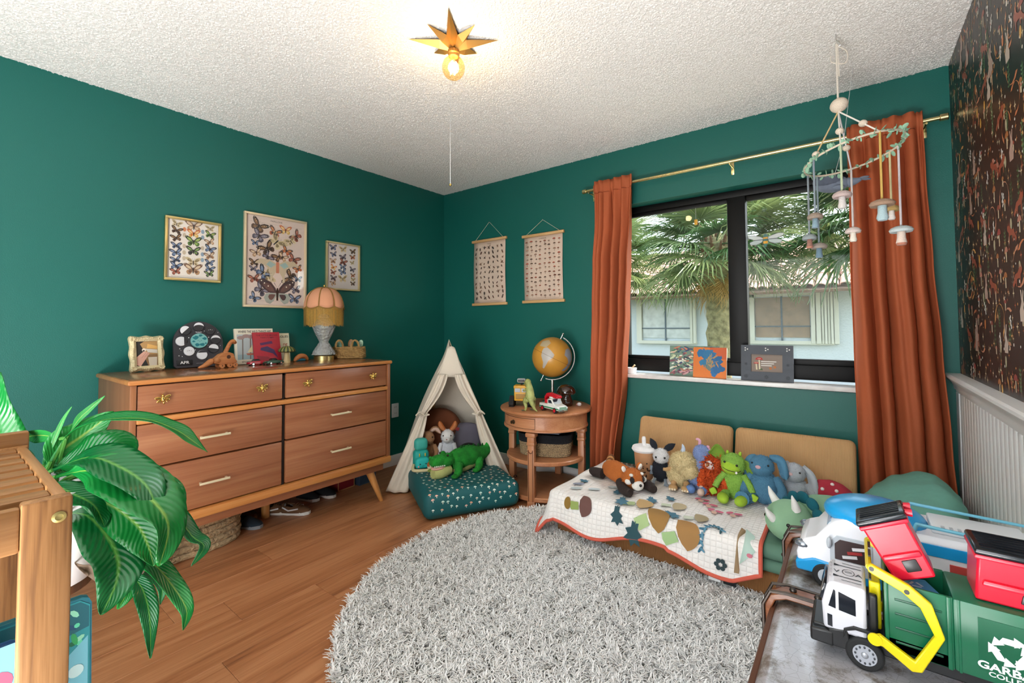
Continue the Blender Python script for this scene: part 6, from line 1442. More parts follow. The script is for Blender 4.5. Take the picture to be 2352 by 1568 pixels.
def quilt():
    t = T('baby_quilt', 'white quilted blanket with mushroom and leaf print and coral binding', 'quilt', (QX, QY, 0))
    o = V((QX, QY, 0)); u0, u1, v1 = 1.575, 2.79, -.16
    def hem(u): return -1.03+.018*math.sin(u*6)+.02*math.sin(u*11+1)-(.01 if u > 2.4 else 0)+(.05*max(0, u-2.68)*8 if u > 2.68 else 0)
    def fn(a, b):
        u = u0+(u1-u0)*a; v = v1+(hem(u)-v1)*b; return (qpos(u, v)-o)[:]
    # grid quilting: narrow stitched channels
    m, tt, bs_ = nt('quilted cotton'); N = tt.nodes; L = tt.links; bs_.inputs['Base Color'].default_value = (*H('ece8e4'), 1); bs_.inputs['Roughness'].default_value = .95
    uv = N.new('ShaderNodeAttribute'); uv.attribute_name = 'flat'; sp = N.new('ShaderNodeSeparateXYZ'); L.new(uv.outputs['Vector'], sp.inputs[0]); hs = []
    for k in (0, 1):
        ml = N.new('ShaderNodeMath'); ml.operation = 'MULTIPLY'; ml.inputs[1].default_value = pi/.024; L.new(sp.outputs[k], ml.inputs[0]); sn = N.new('ShaderNodeMath'); sn.operation = 'SINE'; L.new(ml.outputs[0], sn.inputs[0]); ab = N.new('ShaderNodeMath'); ab.operation = 'ABSOLUTE'; L.new(sn.outputs[0], ab.inputs[0]); pw = N.new('ShaderNodeMath'); pw.operation = 'POWER'; pw.inputs[1].default_value = .35; L.new(ab.outputs[0], pw.inputs[0]); hs.append(pw)
    mm = N.new('ShaderNodeMath'); mm.operation = 'MULTIPLY'; L.new(hs[0].outputs[0], mm.inputs[0]); L.new(hs[1].outputs[0], mm.inputs[1])
    bp = N.new('ShaderNodeBump'); bp.inputs['Strength'].default_value = .6; bp.inputs['Distance'].default_value = .006; L.new(mm.outputs[0], bp.inputs['Height']); L.new(bp.outputs[0], bs_.inputs['Normal'])
    nu, nv = 100, 84; g = G(); g.grid(fn, nu, nv); c = g.build('cloth', m, t, smooth=180)
    at = c.data.attributes.new('flat', 'FLOAT_VECTOR', 'POINT'); fl = []
    for j in range(nv):
        for i in range(nu): u = u0+(u1-u0)*i/(nu-1); fl += [u, v1+(hem(u)-v1)*j/(nv-1), 0]
    at.data.foreach_set('vector', fl)
    md = c.modifiers.new('s', 'SOLIDIFY'); md.thickness = .006; md.offset = 1
    P = [fn(0, k/40) for k in range(41)]+[fn(k/80, 1) for k in range(1, 81)]+[fn(1, 1-k/40) for k in range(1, 41)]
    g = G(); g.tube([V(p)+V((0, 0, .002)) for p in P], .0085, 8); g.build('binding', mat('coral binding', 'cf5f4c', rough=.9), t)
    # print: patches laid on the cloth
    pr = G()
    def patch(cu, cv, pts, col, lift=.008, sc=1.0, rot=0):
        ca, sa = math.cos(rot)*sc, math.sin(rot)*sc; pts = [(x*ca-y*sa, x*sa+y*ca) for x, y in pts]; n = len(pts); R_ = 4; vs = []
        for k in range(1, R_+1):
            for x, y in pts: vs.append(qpos(cu+x*k/R_, cv+y*k/R_, lift)-o)
        vs.append(qpos(cu, cv, lift)-o); fs = [(len(vs)-1, i, (i+1) % n) for i in range(n)]
        for k in range(R_-1):
            for i in range(n): fs.append((k*n+i, (k+1)*n+i, (k+1)*n+(i+1) % n, k*n+(i+1) % n))
        pr.col(col); pr.add(vs, fs)
    ov = lambda a, b, n=16: [(a*math.cos(2*pi*k/n), b*math.sin(2*pi*k/n)) for k in range(n)]
    capp = lambda a, b: [(a*math.cos(q), b*math.sin(q)) for q in [pi*k/14 for k in range(15)]]+[(-a*.5, -b*.16), (0, -b*.2), (a*.5, -b*.16)]
    def mush(u, v, s, rot, cc, sc_, lift=.008):
        patch(u, v, [(-.34*s, -.62*s), (0, -.7*s), (.34*s, -.62*s), (.3*s, -.2*s), (.28*s, .12*s), (-.28*s, .12*s), (-.3*s, -.2*s)], sc_, lift, rot=rot)
        ca, sa = math.cos(rot), math.sin(rot); patch(u-sa*.4*s, v+ca*.4*s, capp(s*.8, s*.95), cc, lift+.0006, rot=rot)
    def leaf(u, v, s, rot, col):
        pts = [((1.0 if k % 2 == 0 else .55)*s*(.62+.38*math.cos(2*pi*k/16))*math.sin(2*pi*k/16)*.95, (1.0 if k % 2 == 0 else .7)*s*math.cos(2*pi*k/16)*-1) for k in range(16)]; patch(u, v, pts, col, .0082, rot=rot)
    mush(1.93, -.915, .062, -1.45, '6a4a44', '8fa05a'); patch(1.87, -.915, ov(.02, .03), '8a6a2e')
    mush(2.20, -.80, .075, -1.2, 'c0a070', 'a8b888'); mush(2.30, -.90, .085, -1.0, '9a7440', 'a9c088'); mush(2.44, -.935, .085, -1.15, 'a07848', '9dbb84'); mush(2.36, -.72, .06, -1.3, 'b8a888', 'c8d0b8'); mush(2.49, -.80, .055, -1.2, 'a89878', 'cdd2c0')
    for (u, v, s, ro) in ((2.14, -.80, .06, .3), (2.15, -.91, .055, .1), (2.24, -.97, .075, -.2), (2.26, -.70, .05, .5), (2.40, -.82, .05, 1.1), (2.07, -.70, .045, .4), (1.84, -.66, .04, 1.2), (2.33, -.62, .04, .8)): leaf(u, v, s, ro, '4a7488' if v > -.86 else '2f5058')
    for k in range(9):
        a = R(200-19*k); cu, cv = 2.60+.05*math.cos(a), -.93+.085*math.sin(a)
        patch(cu, cv, ov(.006, .019, 8), '3f6a80' if k < 6 else '2f5058', .0082, rot=a-.9); patch(cu+.008, cv, ov(.005, .015, 8), '5a8aa0', .0085, rot=a+.5)
    for k in range(6): a = 2*pi*k/6; patch(2.635+.017*math.cos(a), -1.0+.017*math.sin(a), ov(.01, .01, 8), '2f4044')
    patch(2.70, -.90, [(-.012, -.12), (.008, -.12), (.02, .1), (.0, .12)], '9a8060'); patch(2.73, -.88, [(-.02, -.1), (.04, -.03), (.03, .05), (-.01, .1)], 'b4cdc2', .0078); patch(2.75, -.93, ov(.012, .01, 8), 'd07a8a', .0086)
    for (u, v) in ((2.52, -.60), (2.56, -.66), (2.64, -.64), (2.47, -.55)):
        for k in range(3): patch(u+.022*math.cos(2.1*k+.5), v+.018*math.sin(2.1*k+.5), ov(.02, .013, 8), 'd4708a' if k < 2 else 'd9b0a0', .0082, rot=k)
    for k in range(6): patch(1.86+.035*k, -.2+.0*k, ov(.014, .016, 9), '5a4a3a', .0085); patch(1.84+.035*k, -.235, ov(.02, .006, 8), '6b5a40', .0085, rot=.3)
    for (u, v, c_) in ((1.90, -.30, 'c8c088'), (2.0, -.26, 'b8a878'), (1.86, -.78, 'b9c4c6'), (1.95, -.74, 'c2ced2'), (1.84, -.72, '8a90a0'), (2.02, -.64, 'b8c8ce')): patch(u, v, ov(.035, .016, 10), c_, .0082, rot=.5)
    pr.build('leaf_and_mushroom_print', PRINTF, t, smooth=180, kind='stuff')
    for (u, c_) in ((2.605, 'e6e6e4'), (2.665, '16181c')):
        g = G(); p = qpos(u, hem(u))-o; g.box((p.x, p.y+.02, p.z-.014), (.05, .002, .03)); g.build('care_label', mat('label '+c_, c_, rough=.8), t)
quilt()
t = T('bed_pillow', 'large crumpled sage green pillow against the beadboard wall', 'pillow', (3.325, -.475, MT+.045), rot=(0, R(-38), 0))
g = G(); g.ell((0.0, 0, .085), (.205, .37, .095), n=56, m=34, fn=lambda d: (max(.35,(abs(d.x)**5+abs(d.y)**5))**-.2)**.62*(1+.03*math.sin(d.y*11+d.x*6)+.025*math.sin(d.x*17+d.y*5+d.z*3)))
g.build('pillow_case', mat('sage pillowcase', '6aa392', rough=.85, bump=.5, bs=10, bd=.02), t, smooth=180)

# ================================================================ plush toys on the couch
PZ = MT+.02
def eyes(t, pts, r=.005, c='141210'): dots(t, 'eyes', c, [(*p, r) for p in pts])
def feet(t, m, xs, y, r=.022, L_=.05, z=None):
    for x in xs: TB(t, 'foot', [(x, y+L_, r), (x*1.2, y+L_*.3, r), (x*1.25, y, r*1.15)], [r*.85, r, r*.95], m)
G1 = 'plush toys lined up on the couch'
def boba():
    t = T('plush_toy', 'plush cup of bubble tea with white lid and straw', 'plush toy', (2.108, -.40, PZ), rz=R(12), group=G1)
    m = plush('tea', 'c08e66', bump=.2); g = G(); g.lathe([(0, 0), (.044, 0), (.049, .008), (.058, .16), (.055, .168)], 28); g.build('cup', m, t)
    g = G(); g.lathe([(0, .16), (.064, .16), (.072, .172), (.066, .188), (.05, .193), (0, .194)], 28); g.build('lid', plush('white fleece', 'eceaea', bump=.4), t)
    g = G(); g.lathe([(.0115, .185), (.0125, .235), (.009, .244), (0, .246)], 14); g.build('straw', plush('white fleece', 'eceaea'), t)
    rr = random.Random(2); D = []
    for k in range(22): a = R(-90+rr.uniform(-60, 60)); z = rr.uniform(.012, .072); q = .046+.06*z; D.append((q*math.cos(a), q*math.sin(a), z, .0052))
    dots(t, 'tapioca_pearls', '3a2218', D, mat('felt dots', attr=True, rough=.9)); eyes(t, [(-.022, -.049, .1), (.022, -.049, .1)], .0042)
    TB(t, 'smile', [(-.008, -.052, .086), (0, -.0535, .081), (.008, -.052, .086)], .0013, mat('dark thread', '33221a', rough=.8), 5)
boba()
def bat():
    t = T('plush_toy', 'black and white plush bat with pointed black ears', 'plush toy', (2.205, -.40, PZ), rz=R(14), group=G1)
    B, Wt, Gr = plush('black', '1b1f28'), plush('white head', 'd9d8d8'), plush('grey felt', '8e9aa6', bump=.2)
    a = E_(t, 'body', (0, 0, .065), (.048, .042, .068), B); b = E_(t, 'head', (.005, -.012, .15), (.043, .042, .042), Wt); fur([b], 1500, .007, .0014, Wt, t, 'head_fur'); fur([a], 1200, .006, .0014, B, t, 'body_fur')
    for s, tip in ((-1, (-.055, .0, .245)), (1, (.085, .0, .225))):
        b0 = V((s*.022, 0, .182)); tp = V(tip); md = b0.lerp(tp, .55); g = G(); g.tube([b0, b0.lerp(tp, .25), md, b0.lerp(tp, .8), tp], [.008, .018, .02, .012, .001], 10, sx=1); g.v = [(x, y*.35, z) for x, y, z in g.v]; g.build('ear', B, t)
    for s in (-1, 1):
        g = G(TR(s*.05, -.01, .075) @ RZ(s*-62)); g.prism([(-.005, -.07), (.045, .0), (.035, .065), (.0, .06), (-.015, .0)] if s > 0 else [(.005, -.07), (.015, 0), (0, .06), (-.035, .065), (-.045, .0)], -.004, .004)
        g.v = [tuple(TR(s*.05, -.01, .075) @ (M.Rotation(R(90), 4, 'X') @ (TR(s*.05, -.01, .075).inverted() @ V(p)))) for p in g.v]; g.build('wing', Gr, t, bev=.003)
        TB(t, 'foot', [(s*.028, -.03, .02), (s*.035, -.075, .014), (s*.036, -.082, .008)], [.008, .009, .013], Gr)
    eyes(t, [(-.02, -.05, .15), (.028, -.05, .15)], .0058)
bat()
def cream():
    t = T('plush_toy', 'cream woolly plush monster with one pale blue horn', 'plush toy', (2.325, -.42, PZ), rz=R(10), group=G1)
    m = plush('cream wool', 'd6c293', bs=120, bump=.8); sk = plush('tan felt', 'c19a6b', bump=.2)
    a = E_(t, 'body', (-.012, 0, .07), (.058, .05, .07), m); b = E_(t, 'head', (.018, -.012, .14), (.072, .058, .058), m); c = E_(t, 'muzzle', (.048, -.04, .105), (.05, .04, .042), m)
    fur([a, b, c], 7000, .012, .0022, m, t, curl=1.1)
    g = G(); g.tube(cr([(.012, 0, .19), (.018, 0, .215), (.012, 0, .24)], 4), [.016, .015, .0135, .012, .0105, .009, .007, .004, .001], 10); g.build('horn', plush('pale horn', 'b9c6d8', bump=.2), t)
    TB(t, 'arm', [(-.05, -.02, .1), (-.072, -.045, .098), (-.085, -.05, .1)], [.012, .0095, .008], sk)
    for s in (-.03, .035): TB(t, 'leg', [(s, -.03, .03), (s, -.06, .02)], [.018, .014], sk); E_(t, 'foot', (s, -.08, .017), (.024, .03, .015), sk); dots(t, 'toes', 'e6d4b8', [(s+q*.013, -.108, .015, .006) for q in (-1, 0, 1)], mat('felt dots'))
cream()
def peri():
    t = T('plush_toy', 'periwinkle blue plush bird with a pink crest curl', 'plush toy', (2.413, -.40, PZ), rz=R(10), group=G1)
    m = plush('periwinkle', '7f92bf', bs=120, bump=.7); f = plush('blue felt', '5f7fb5', bump=.2); pk = plush('pink felt', 'd9a4b8', bump=.2)
    a = E_(t, 'body', (.0, 0, .07), (.055, .048, .072), m); c = TB(t, 'neck', [(.005, 0, .12), (.015, -.005, .16), (.022, -.008, .19)], [.035, .029, .03], m, 12); b = E_(t, 'head', (.022, -.008, .2), (.043, .042, .047), m)
    fur([a, b, c], 4500, .008, .0018, m, t, curl=1.0)
    g = G(); g.tube(cr([(.012, 0, .243), (.014, 0, .265), (.002, 0, .275), (-.005, 0, .27)], 4), [.008, .008, .008, .0078, .0075, .0075, .007, .007, .0068, .0065, .006, .005, .003], 8); g.build('crest', pk, t)
    for k in range(3): E_(t, 'cheek_tuft', (.055+.006*k, .0, .235-.014*k), (.009, .006, .011), pk, n=10, q=8)
    for s in (-.03, .03): TB(t, 'leg', [(s, -.03, .025), (s, -.065, .022)], [.012, .012], f); E_(t, 'foot', (s, -.085, .022), (.025, .025, .022), f)
peri()
def orange():
    t = T('plush_toy', 'shaggy orange plush monster with a white face', 'plush toy', (2.50, -.41, PZ), rz=R(6), group=G1)
    m = plush('orange shag', 'c9501c', bs=90, bump=.8); fc = plush('white face', 'ded8d4', bump=.15); ft = plush('beige felt', 'cdb3a4', bump=.2)
    a = E_(t, 'body', (0, 0, .075), (.055, .045, .078), m); b = E_(t, 'head', (.0, -.002, .158), (.046, .042, .042), m); fa = E_(t, 'face', (-.012, -.028, .155), (.029, .02, .027), fc)
    A = [a, b]
    for s in (-1, 1): A.append(TB(t, 'arm', [(s*.045, -.01, .115), (s*.06, -.04, .07), (s*.056, -.055, .045)], [.02, .02, .016], m)); E_(t, 'hand', (s*.056, -.062, .036), (.012, .012, .014), ft); A.append(TB(t, 'leg', [(s*.035, -.02, .025), (s*.05, -.07, .022)], [.024, .02], m)); E_(t, 'foot', (s*.054, -.092, .022), (.018, .026, .02), ft)
    fur(A, 3600, .03, .0045, m, t, curl=.7, droop=.5)
    E_(t, 'nose', (-.024, -.05, .16), (.009, .006, .008), plush('tan nose', '9c7048')); eyes(t, [(-.034, -.044, .17), (.004, -.046, .17)], .0042)
orange()
def goblin():
    t = T('plush_toy', 'lime green plush goblin with big ears and one tooth', 'plush toy', (2.603, -.42, PZ), rz=R(4), group=G1)
    m = plush('green wool', '86b24a', bs=140, bump=.7); f = plush('lime felt', '9cbf36', bump=.15); dk = plush('olive felt', '6f8f30', bump=.15)
    a = E_(t, 'body', (0, 0, .075), (.058, .046, .08), m); b = E_(t, 'head', (-.004, -.008, .178), (.058, .05, .055), m); fc = E_(t, 'face', (-.01, -.024, .168), (.05, .04, .042), f)
    A = [a, b]
    for s in (-1, 1):
        g = G(); g.grid(lambda u, v: ((s*(.045+.075*v)), .012*math.sin(pi*u)-.01*v, .19+.035*math.sin(pi*v*.9)*s*-1*.6+(u-.5)*.075*math.sin(pi*min(1, v*.95+.12))+(.02 if s < 0 else -.035*v)), 9, 10); g.build('ear', dk, t, sol=.006, smooth=180)
        A.append(TB(t, 'arm', [(s*.045, -.01, .125), (s*.075, -.03, .085), (s*.088, -.045, .055)], [.017, .016, .015], m)); g = G(); g.box((s*.095, -.055, .035), (.034, .018, .034), bev=.008, rot=(0, s*.5, 0)); g.build('hand', f, t)
        TB(t, 'leg', [(s*.035, -.03, .03), (s*.04, -.07, .026)], [.024, .024], m); E_(t, 'foot', (s*.042, -.105, .025), (.028, .048, .024), f, rot=(0, 0, s*-.25))
        E_(t, 'horn_bump', (s*.03, 0, .232), (.008, .008, .013), f, n=10, q=8)
    fur(A, 4500, .007, .0015, m, t)
    eyes(t, [(-.038, -.052, .195), (.02, -.058, .185)], .0058); TB(t, 'mouth', [(-.048, -.05, .165), (-.02, -.063, .156), (.02, -.064, .153), (.038, -.05, .158)], .0016, mat('dark thread', '33221a'), 5, 4); E_(t, 'tooth', (.018, -.066, .15), (.006, .004, .007), mat('white felt', 'efece6', rough=.9), n=8, q=6)
goblin()
def rabbit(label, loc, rz, c, s_, nose, earp, footdir):
    t = T('plush_toy', label, 'plush toy', loc, rz=rz, group=G1); t.scale = (s_,)*3; m = plush(label[:8]+' fur', c, bs=200, bump=.6); ds = plush(label[:8]+' nose', nose, bump=.15); li = plush(label[:8]+' lining', c, bump=.1, var=.02)
    a = E_(t, 'body', (0, 0, .082), (.066, .055, .088), m); b = E_(t, 'head', (-.004, -.018, .19), (.056, .055, .052), m); A = [a, b]
    for s in (-1, 1):
        A.append(TB(t, 'arm', [(s*.055, -.005, .135), (s*.085, -.03, .085), (s*.08, -.045, .045)], [.018, .021, .024], m, 12, 3))
        A.append(TB(t, 'leg', [(s*.045, -.02, .035), (s*.075, -.075, .03), (s*.085, -.105, .034)], [.034, .03, .036], m, 12, 3))
    for s, P in ((-1, earp[0]), (1, earp[1])):
        g = G(); g.tube(cr(P, 4), [.014, .017, .02, .022, .023, .024, .024, .024, .023, .022, .02, .016, .006], 12, sx=.5); e = g.build('ear', m, t, smooth=60); A.append(g)
        g = G(); g.tube([(p.x+.004*s, p.y-.010, p.z) for p in cr(P, 4)], [.004, .008, .01, .012, .013, .013, .013, .013, .012, .01, .008, .006, .002], 8, sx=.4); g.build('ear_lining', li, e, smooth=60)
    E_(t, 'nose', (-.014, -.073, .195), (.013, .006, .009), ds, n=12, q=8); eyes(t, [(-.042, -.055, .208), (.03, -.062, .206)], .005)
    fur(A, 7000, .007, .0014, m, t); return t
rabbit('dusty blue plush rabbit with one ear flopped sideways', (2.735, -.40, PZ), R(2), '4f7f9c', 1.0, 'c9a0a8', ([(-.03, .01, .225), (-.06, .02, .2), (-.075, .02, .15), (-.075, .01, .11)], [(.03, .005, .23), (.075, .0, .225), (.09, -.01, .185), (.1, -.02, .14)]), 1)
rabbit('pale grey plush rabbit with long hanging ears', (2.868, -.33, MT+.006), R(-2), 'b4b8be', .92, 'd8b4b4', ([(-.03, .02, .23), (-.055, .03, .2), (-.06, .03, .15), (-.06, .03, .11)], [(.035, .005, .225), (.075, -.005, .18), (.088, -.02, .11), (.092, -.03, .05)]), 1)
def toadstool():
    t = T('plush_toy', 'red toadstool plush with a green frog peeking out', 'plush toy', (3.0, -.31, MT+.012), rz=R(-4), group=G1); t.rotation_euler = (0, R(14), R(-4))
    rd = plush('red velour', 'b02f3f', bump=.2); cm = plush('cream velour', 'e0d9bc', bump=.2); gr = plush('frog green', 'a3b83c', bump=.2)
    E_(t, 'stem', (0, 0, .035), (.07, .05, .04), cm); g = G(); g.lathe([(.03, .06), (.085, .058), (.096, .072), (.092, .1), (.07, .13), (.035, .147), (0, .15)], 32, sy=.7, fn=lambda a, r, z: r*(1+.015*math.cos(8*a))); g.build('cap', rd, t, smooth=60)
    g = G(); g.lathe([(0, .05), (.06, .05), (.09, .06), (.06, .066), (0, .066)], 28, sy=.72); g.build('gills', cm, t)
    D = []
    for a, z, q in ((-150, .085, .094), (-120, .11, .083), (-95, .085, .094), (-80, .125, .07), (-60, .1, .088), (-40, .08, .096), (-105, .142, .042), (-30, .115, .08), (-70, .07, .096)): D.append((q*math.cos(R(a)), q*.7*math.sin(R(a)), z, .0085))
    dots(t, 'white_spots', 'efe6e2', D, mat('felt dots'))
    E_(t, 'frog_head', (-.005, -.045, .03), (.045, .02, .026), gr)
    for s in (-1, 1): E_(t, 'frog_brow', (-.005+s*.024, -.056, .05), (.013, .011, .012), gr, n=10, q=8)
    eyes(t, [(-.029, -.067, .05), (.019, -.067, .05)], .005)
toadstool()
def redpanda():
    t = T('plush_toy', 'red panda plush lying stretched out on the quilt', 'plush toy', (2.05, -.58, MT+.018), rz=R(-20)); t.rotation_euler = (0, 0, R(-32))
    o = plush('panda rust', 'b9682c', bs=160, bump=.6); dk = plush('panda dark', '2f2421', bs=160); wh = plush('panda white', 'e8e4de'); tn = plush('panda tail', 'c8925c')
    A = [TB(t, 'body', [(-.15, 0, .05), (-.08, 0, .058), (.0, 0, .055), (.05, 0, .055)], [.045, .058, .056, .045], o, 14, 4), E_(t, 'head', (.105, -.01, .072), (.062, .058, .052), o)]
    fur(A, 5000, .007, .0015, o, t)
    E_(t, 'muzzle', (.158, -.015, .05), (.03, .034, .026), wh); dots(t, 'nose', '17130f', [(.186, -.017, .058, .008)])
    for s in (-1, 1):
        TB(t, 'front_leg', [(.05, s*.05, .035), (.12, s*.08, .026), (.175, s*.075, .022)], [.028, .027, .022], dk, 12, 3); TB(t, 'hind_leg', [(-.13, s*.05, .03), (-.19, s*.07, .026), (-.225, s*.07, .024)], [.03, .028, .02], dk, 12, 3)
        E_(t, 'ear', (.08, s*.052, .122), (.01, .018, .024), o, rot=(s*-.5, 0, 0)); E_(t, 'ear_lining', (.087, s*.054, .121), (.007, .013, .019), wh, rot=(s*-.5, 0, 0), n=12, q=8)
        E_(t, 'cheek', (.128, s*.047-.005, .066), (.02, .02, .016), wh); E_(t, 'brow', (.142, s*.034-.01, .103), (.012, .01, .008), wh); E_(t, 'eye_patch', (.15, s*.033-.012, .078), (.016, .011, .018), dk, n=12, q=8)
    eyes(t, [(.163, -.048, .082), (.166, .02, .082)], .005)
    for k in range(6):
        p = V((-.15-.022*k, .0+.018*k, .055+.003*k)); E_(t, 'tail_ring', p, (.021, .026, .026), tn if k % 2 == 0 else plush('tail brown', '7a4a2a'), n=12, q=8)
redpanda()
def dragon():
    t = T('plush_dinosaur', 'large sage green plush dinosaur with white horns lying on the mattress', 'plush toy', (2.94, -.68, MT+.006), rz=R(234))
    m = mat('sage velour', '86ad8b', rough=.9, sheen=.5, bump=.12, bs=60, var=.1, vs=8); wh = plush('ivory velour', 'e3e1dc', bump=.15); tl = plush('deep teal velour', '0f5a68', bump=.15)
    TB(t, 'body', [(-.30, 0, .05), (-.2, 0, .075), (-.08, 0, .085), (.02, 0, .075)], [.035, .07, .085, .075], m, 18, 5); E_(t, 'head', (.1, 0, .085), (.095, .085, .085), m, n=24, q=16)
    TB(t, 'tail', [(-.28, 0, .05), (-.36, .02, .04), (-.42, .03, .03)], [.045, .03, .01], m, 12, 3)
    for s in (-1, 1):
        for x in (.02, -.2): TB(t, 'leg', [(x, s*.06, .04), (x+.02, s*.1, .03), (x+.04, s*.115, .026)], [.032, .032, .026], m, 12, 2)
        TB(t, 'horn', [(.115, s*.05, .15), (.13, s*.056, .18), (.145, s*.058, .215)], [.018, .013, .002], wh, 12, 3)
    TB(t, 'nose_horn', [(.18, 0, .1), (.205, 0, .125), (.225, 0, .155)], [.018, .013, .002], wh, 12, 3)
    for k in range(7): a = R(-10+200*k/6); p = (.03-.012*math.sin(a), .082*math.cos(a), .09+.082*math.sin(a)); E_(t, 'frill_scale', p, (.014, .03, .026), tl, rot=(a-pi/2, 0, 0), n=12, q=8)
    eyes(t, [(.165, -.055, .095), (.165, .055, .095)], .0085)
dragon()
# ================================================================ round shag rug
def rug():
    cx, cy, rd = 2.175, -1.33, .968
    t = T('shag_rug', 'round off-white shag rug in the middle of the floor', 'rug', (cx, cy, 0))
    g = G(); g.lathe([(0, .001), (rd-.01, .001), (rd-.01, .006), (0, .006)], 72); g.build('backing', mat('rug backing', 'a8a296', rough=1), t)
    n = 120000; rs = np.random.RandomState(5); a = rs.rand(n)*2*np.pi; q = np.sqrt(rs.rand(n))*rd; x = q*np.cos(a); y = q*np.sin(a)
    X_, Y_ = x+cx, y+cy; u = (X_-1.2325)*.498+(Y_+.9345)*.867; v = -(X_-1.2325)*.867+(Y_+.9345)*.498
    keep = ~((X_ > 1.735) & (Y_ > -.84)) & ~((X_ > 2.99) & (Y_ < -1.33)) & ~((np.abs(u) < .325) & (v > -.012)) & ~(np.hypot(X_-TX, Y_-TY) < .29)
    x, y = x[keep], y[keep]; n = len(x); z = np.full(n, .004)
    P = np.stack([x, y, z], 1); an = rs.rand(n)*2*np.pi; ln = .026+.02*rs.rand(n); w = .0028+.0018*rs.rand(n)
    # neighbouring strands lie roughly the same way
    fa = np.floor(x*55+1.7*np.sin(y*40))*2.39+np.floor(y*55+1.7*np.sin(x*37))*1.71+rs.randn(n)*.7; d = np.stack([np.cos(fa), np.sin(fa), np.zeros(n)], 1); lean = (.35+.75*rs.rand(n))[:, None]
    up = np.array([[0, 0, 1.0]]); d1 = up+d*lean*.5; d1 /= np.linalg.norm(d1, axis=1)[:, None]; d2 = up*.75+d*lean*1.2; d2 /= np.linalg.norm(d2, axis=1)[:, None]; d3 = up*(.05+.35*rs.rand(n))[:, None]+d*1.0+rs.randn(n, 3)*.2; d3 /= np.linalg.norm(d3, axis=1)[:, None]
    sd_ = np.stack([-np.sin(fa), np.cos(fa), np.zeros(n)], 1)*(w/2)[:, None]; L_ = ln[:, None]
    p1 = P+d1*L_*.36; p2 = p1+d2*L_*.34; p3 = p2+d3*L_*.34
    v_ = np.stack([P-sd_*.8, P+sd_*.8, p1-sd_, p1+sd_, p2-sd_*1.1, p2+sd_*1.1, p3-sd_*.55, p3+sd_*.55], 1).reshape(-1, 3); o = np.arange(n)[:, None]*8
    F = np.concatenate([o+np.array([[0, 1, 3, 2]]), o+np.array([[2, 3, 5, 4]]), o+np.array([[4, 5, 7, 6]])])
    npmesh('pile', v_, F, mat('off-white wool', 'efeeec', rough=.95, var=.08, vs=60, sheen=.3), t, 'stuff', True)
rug()

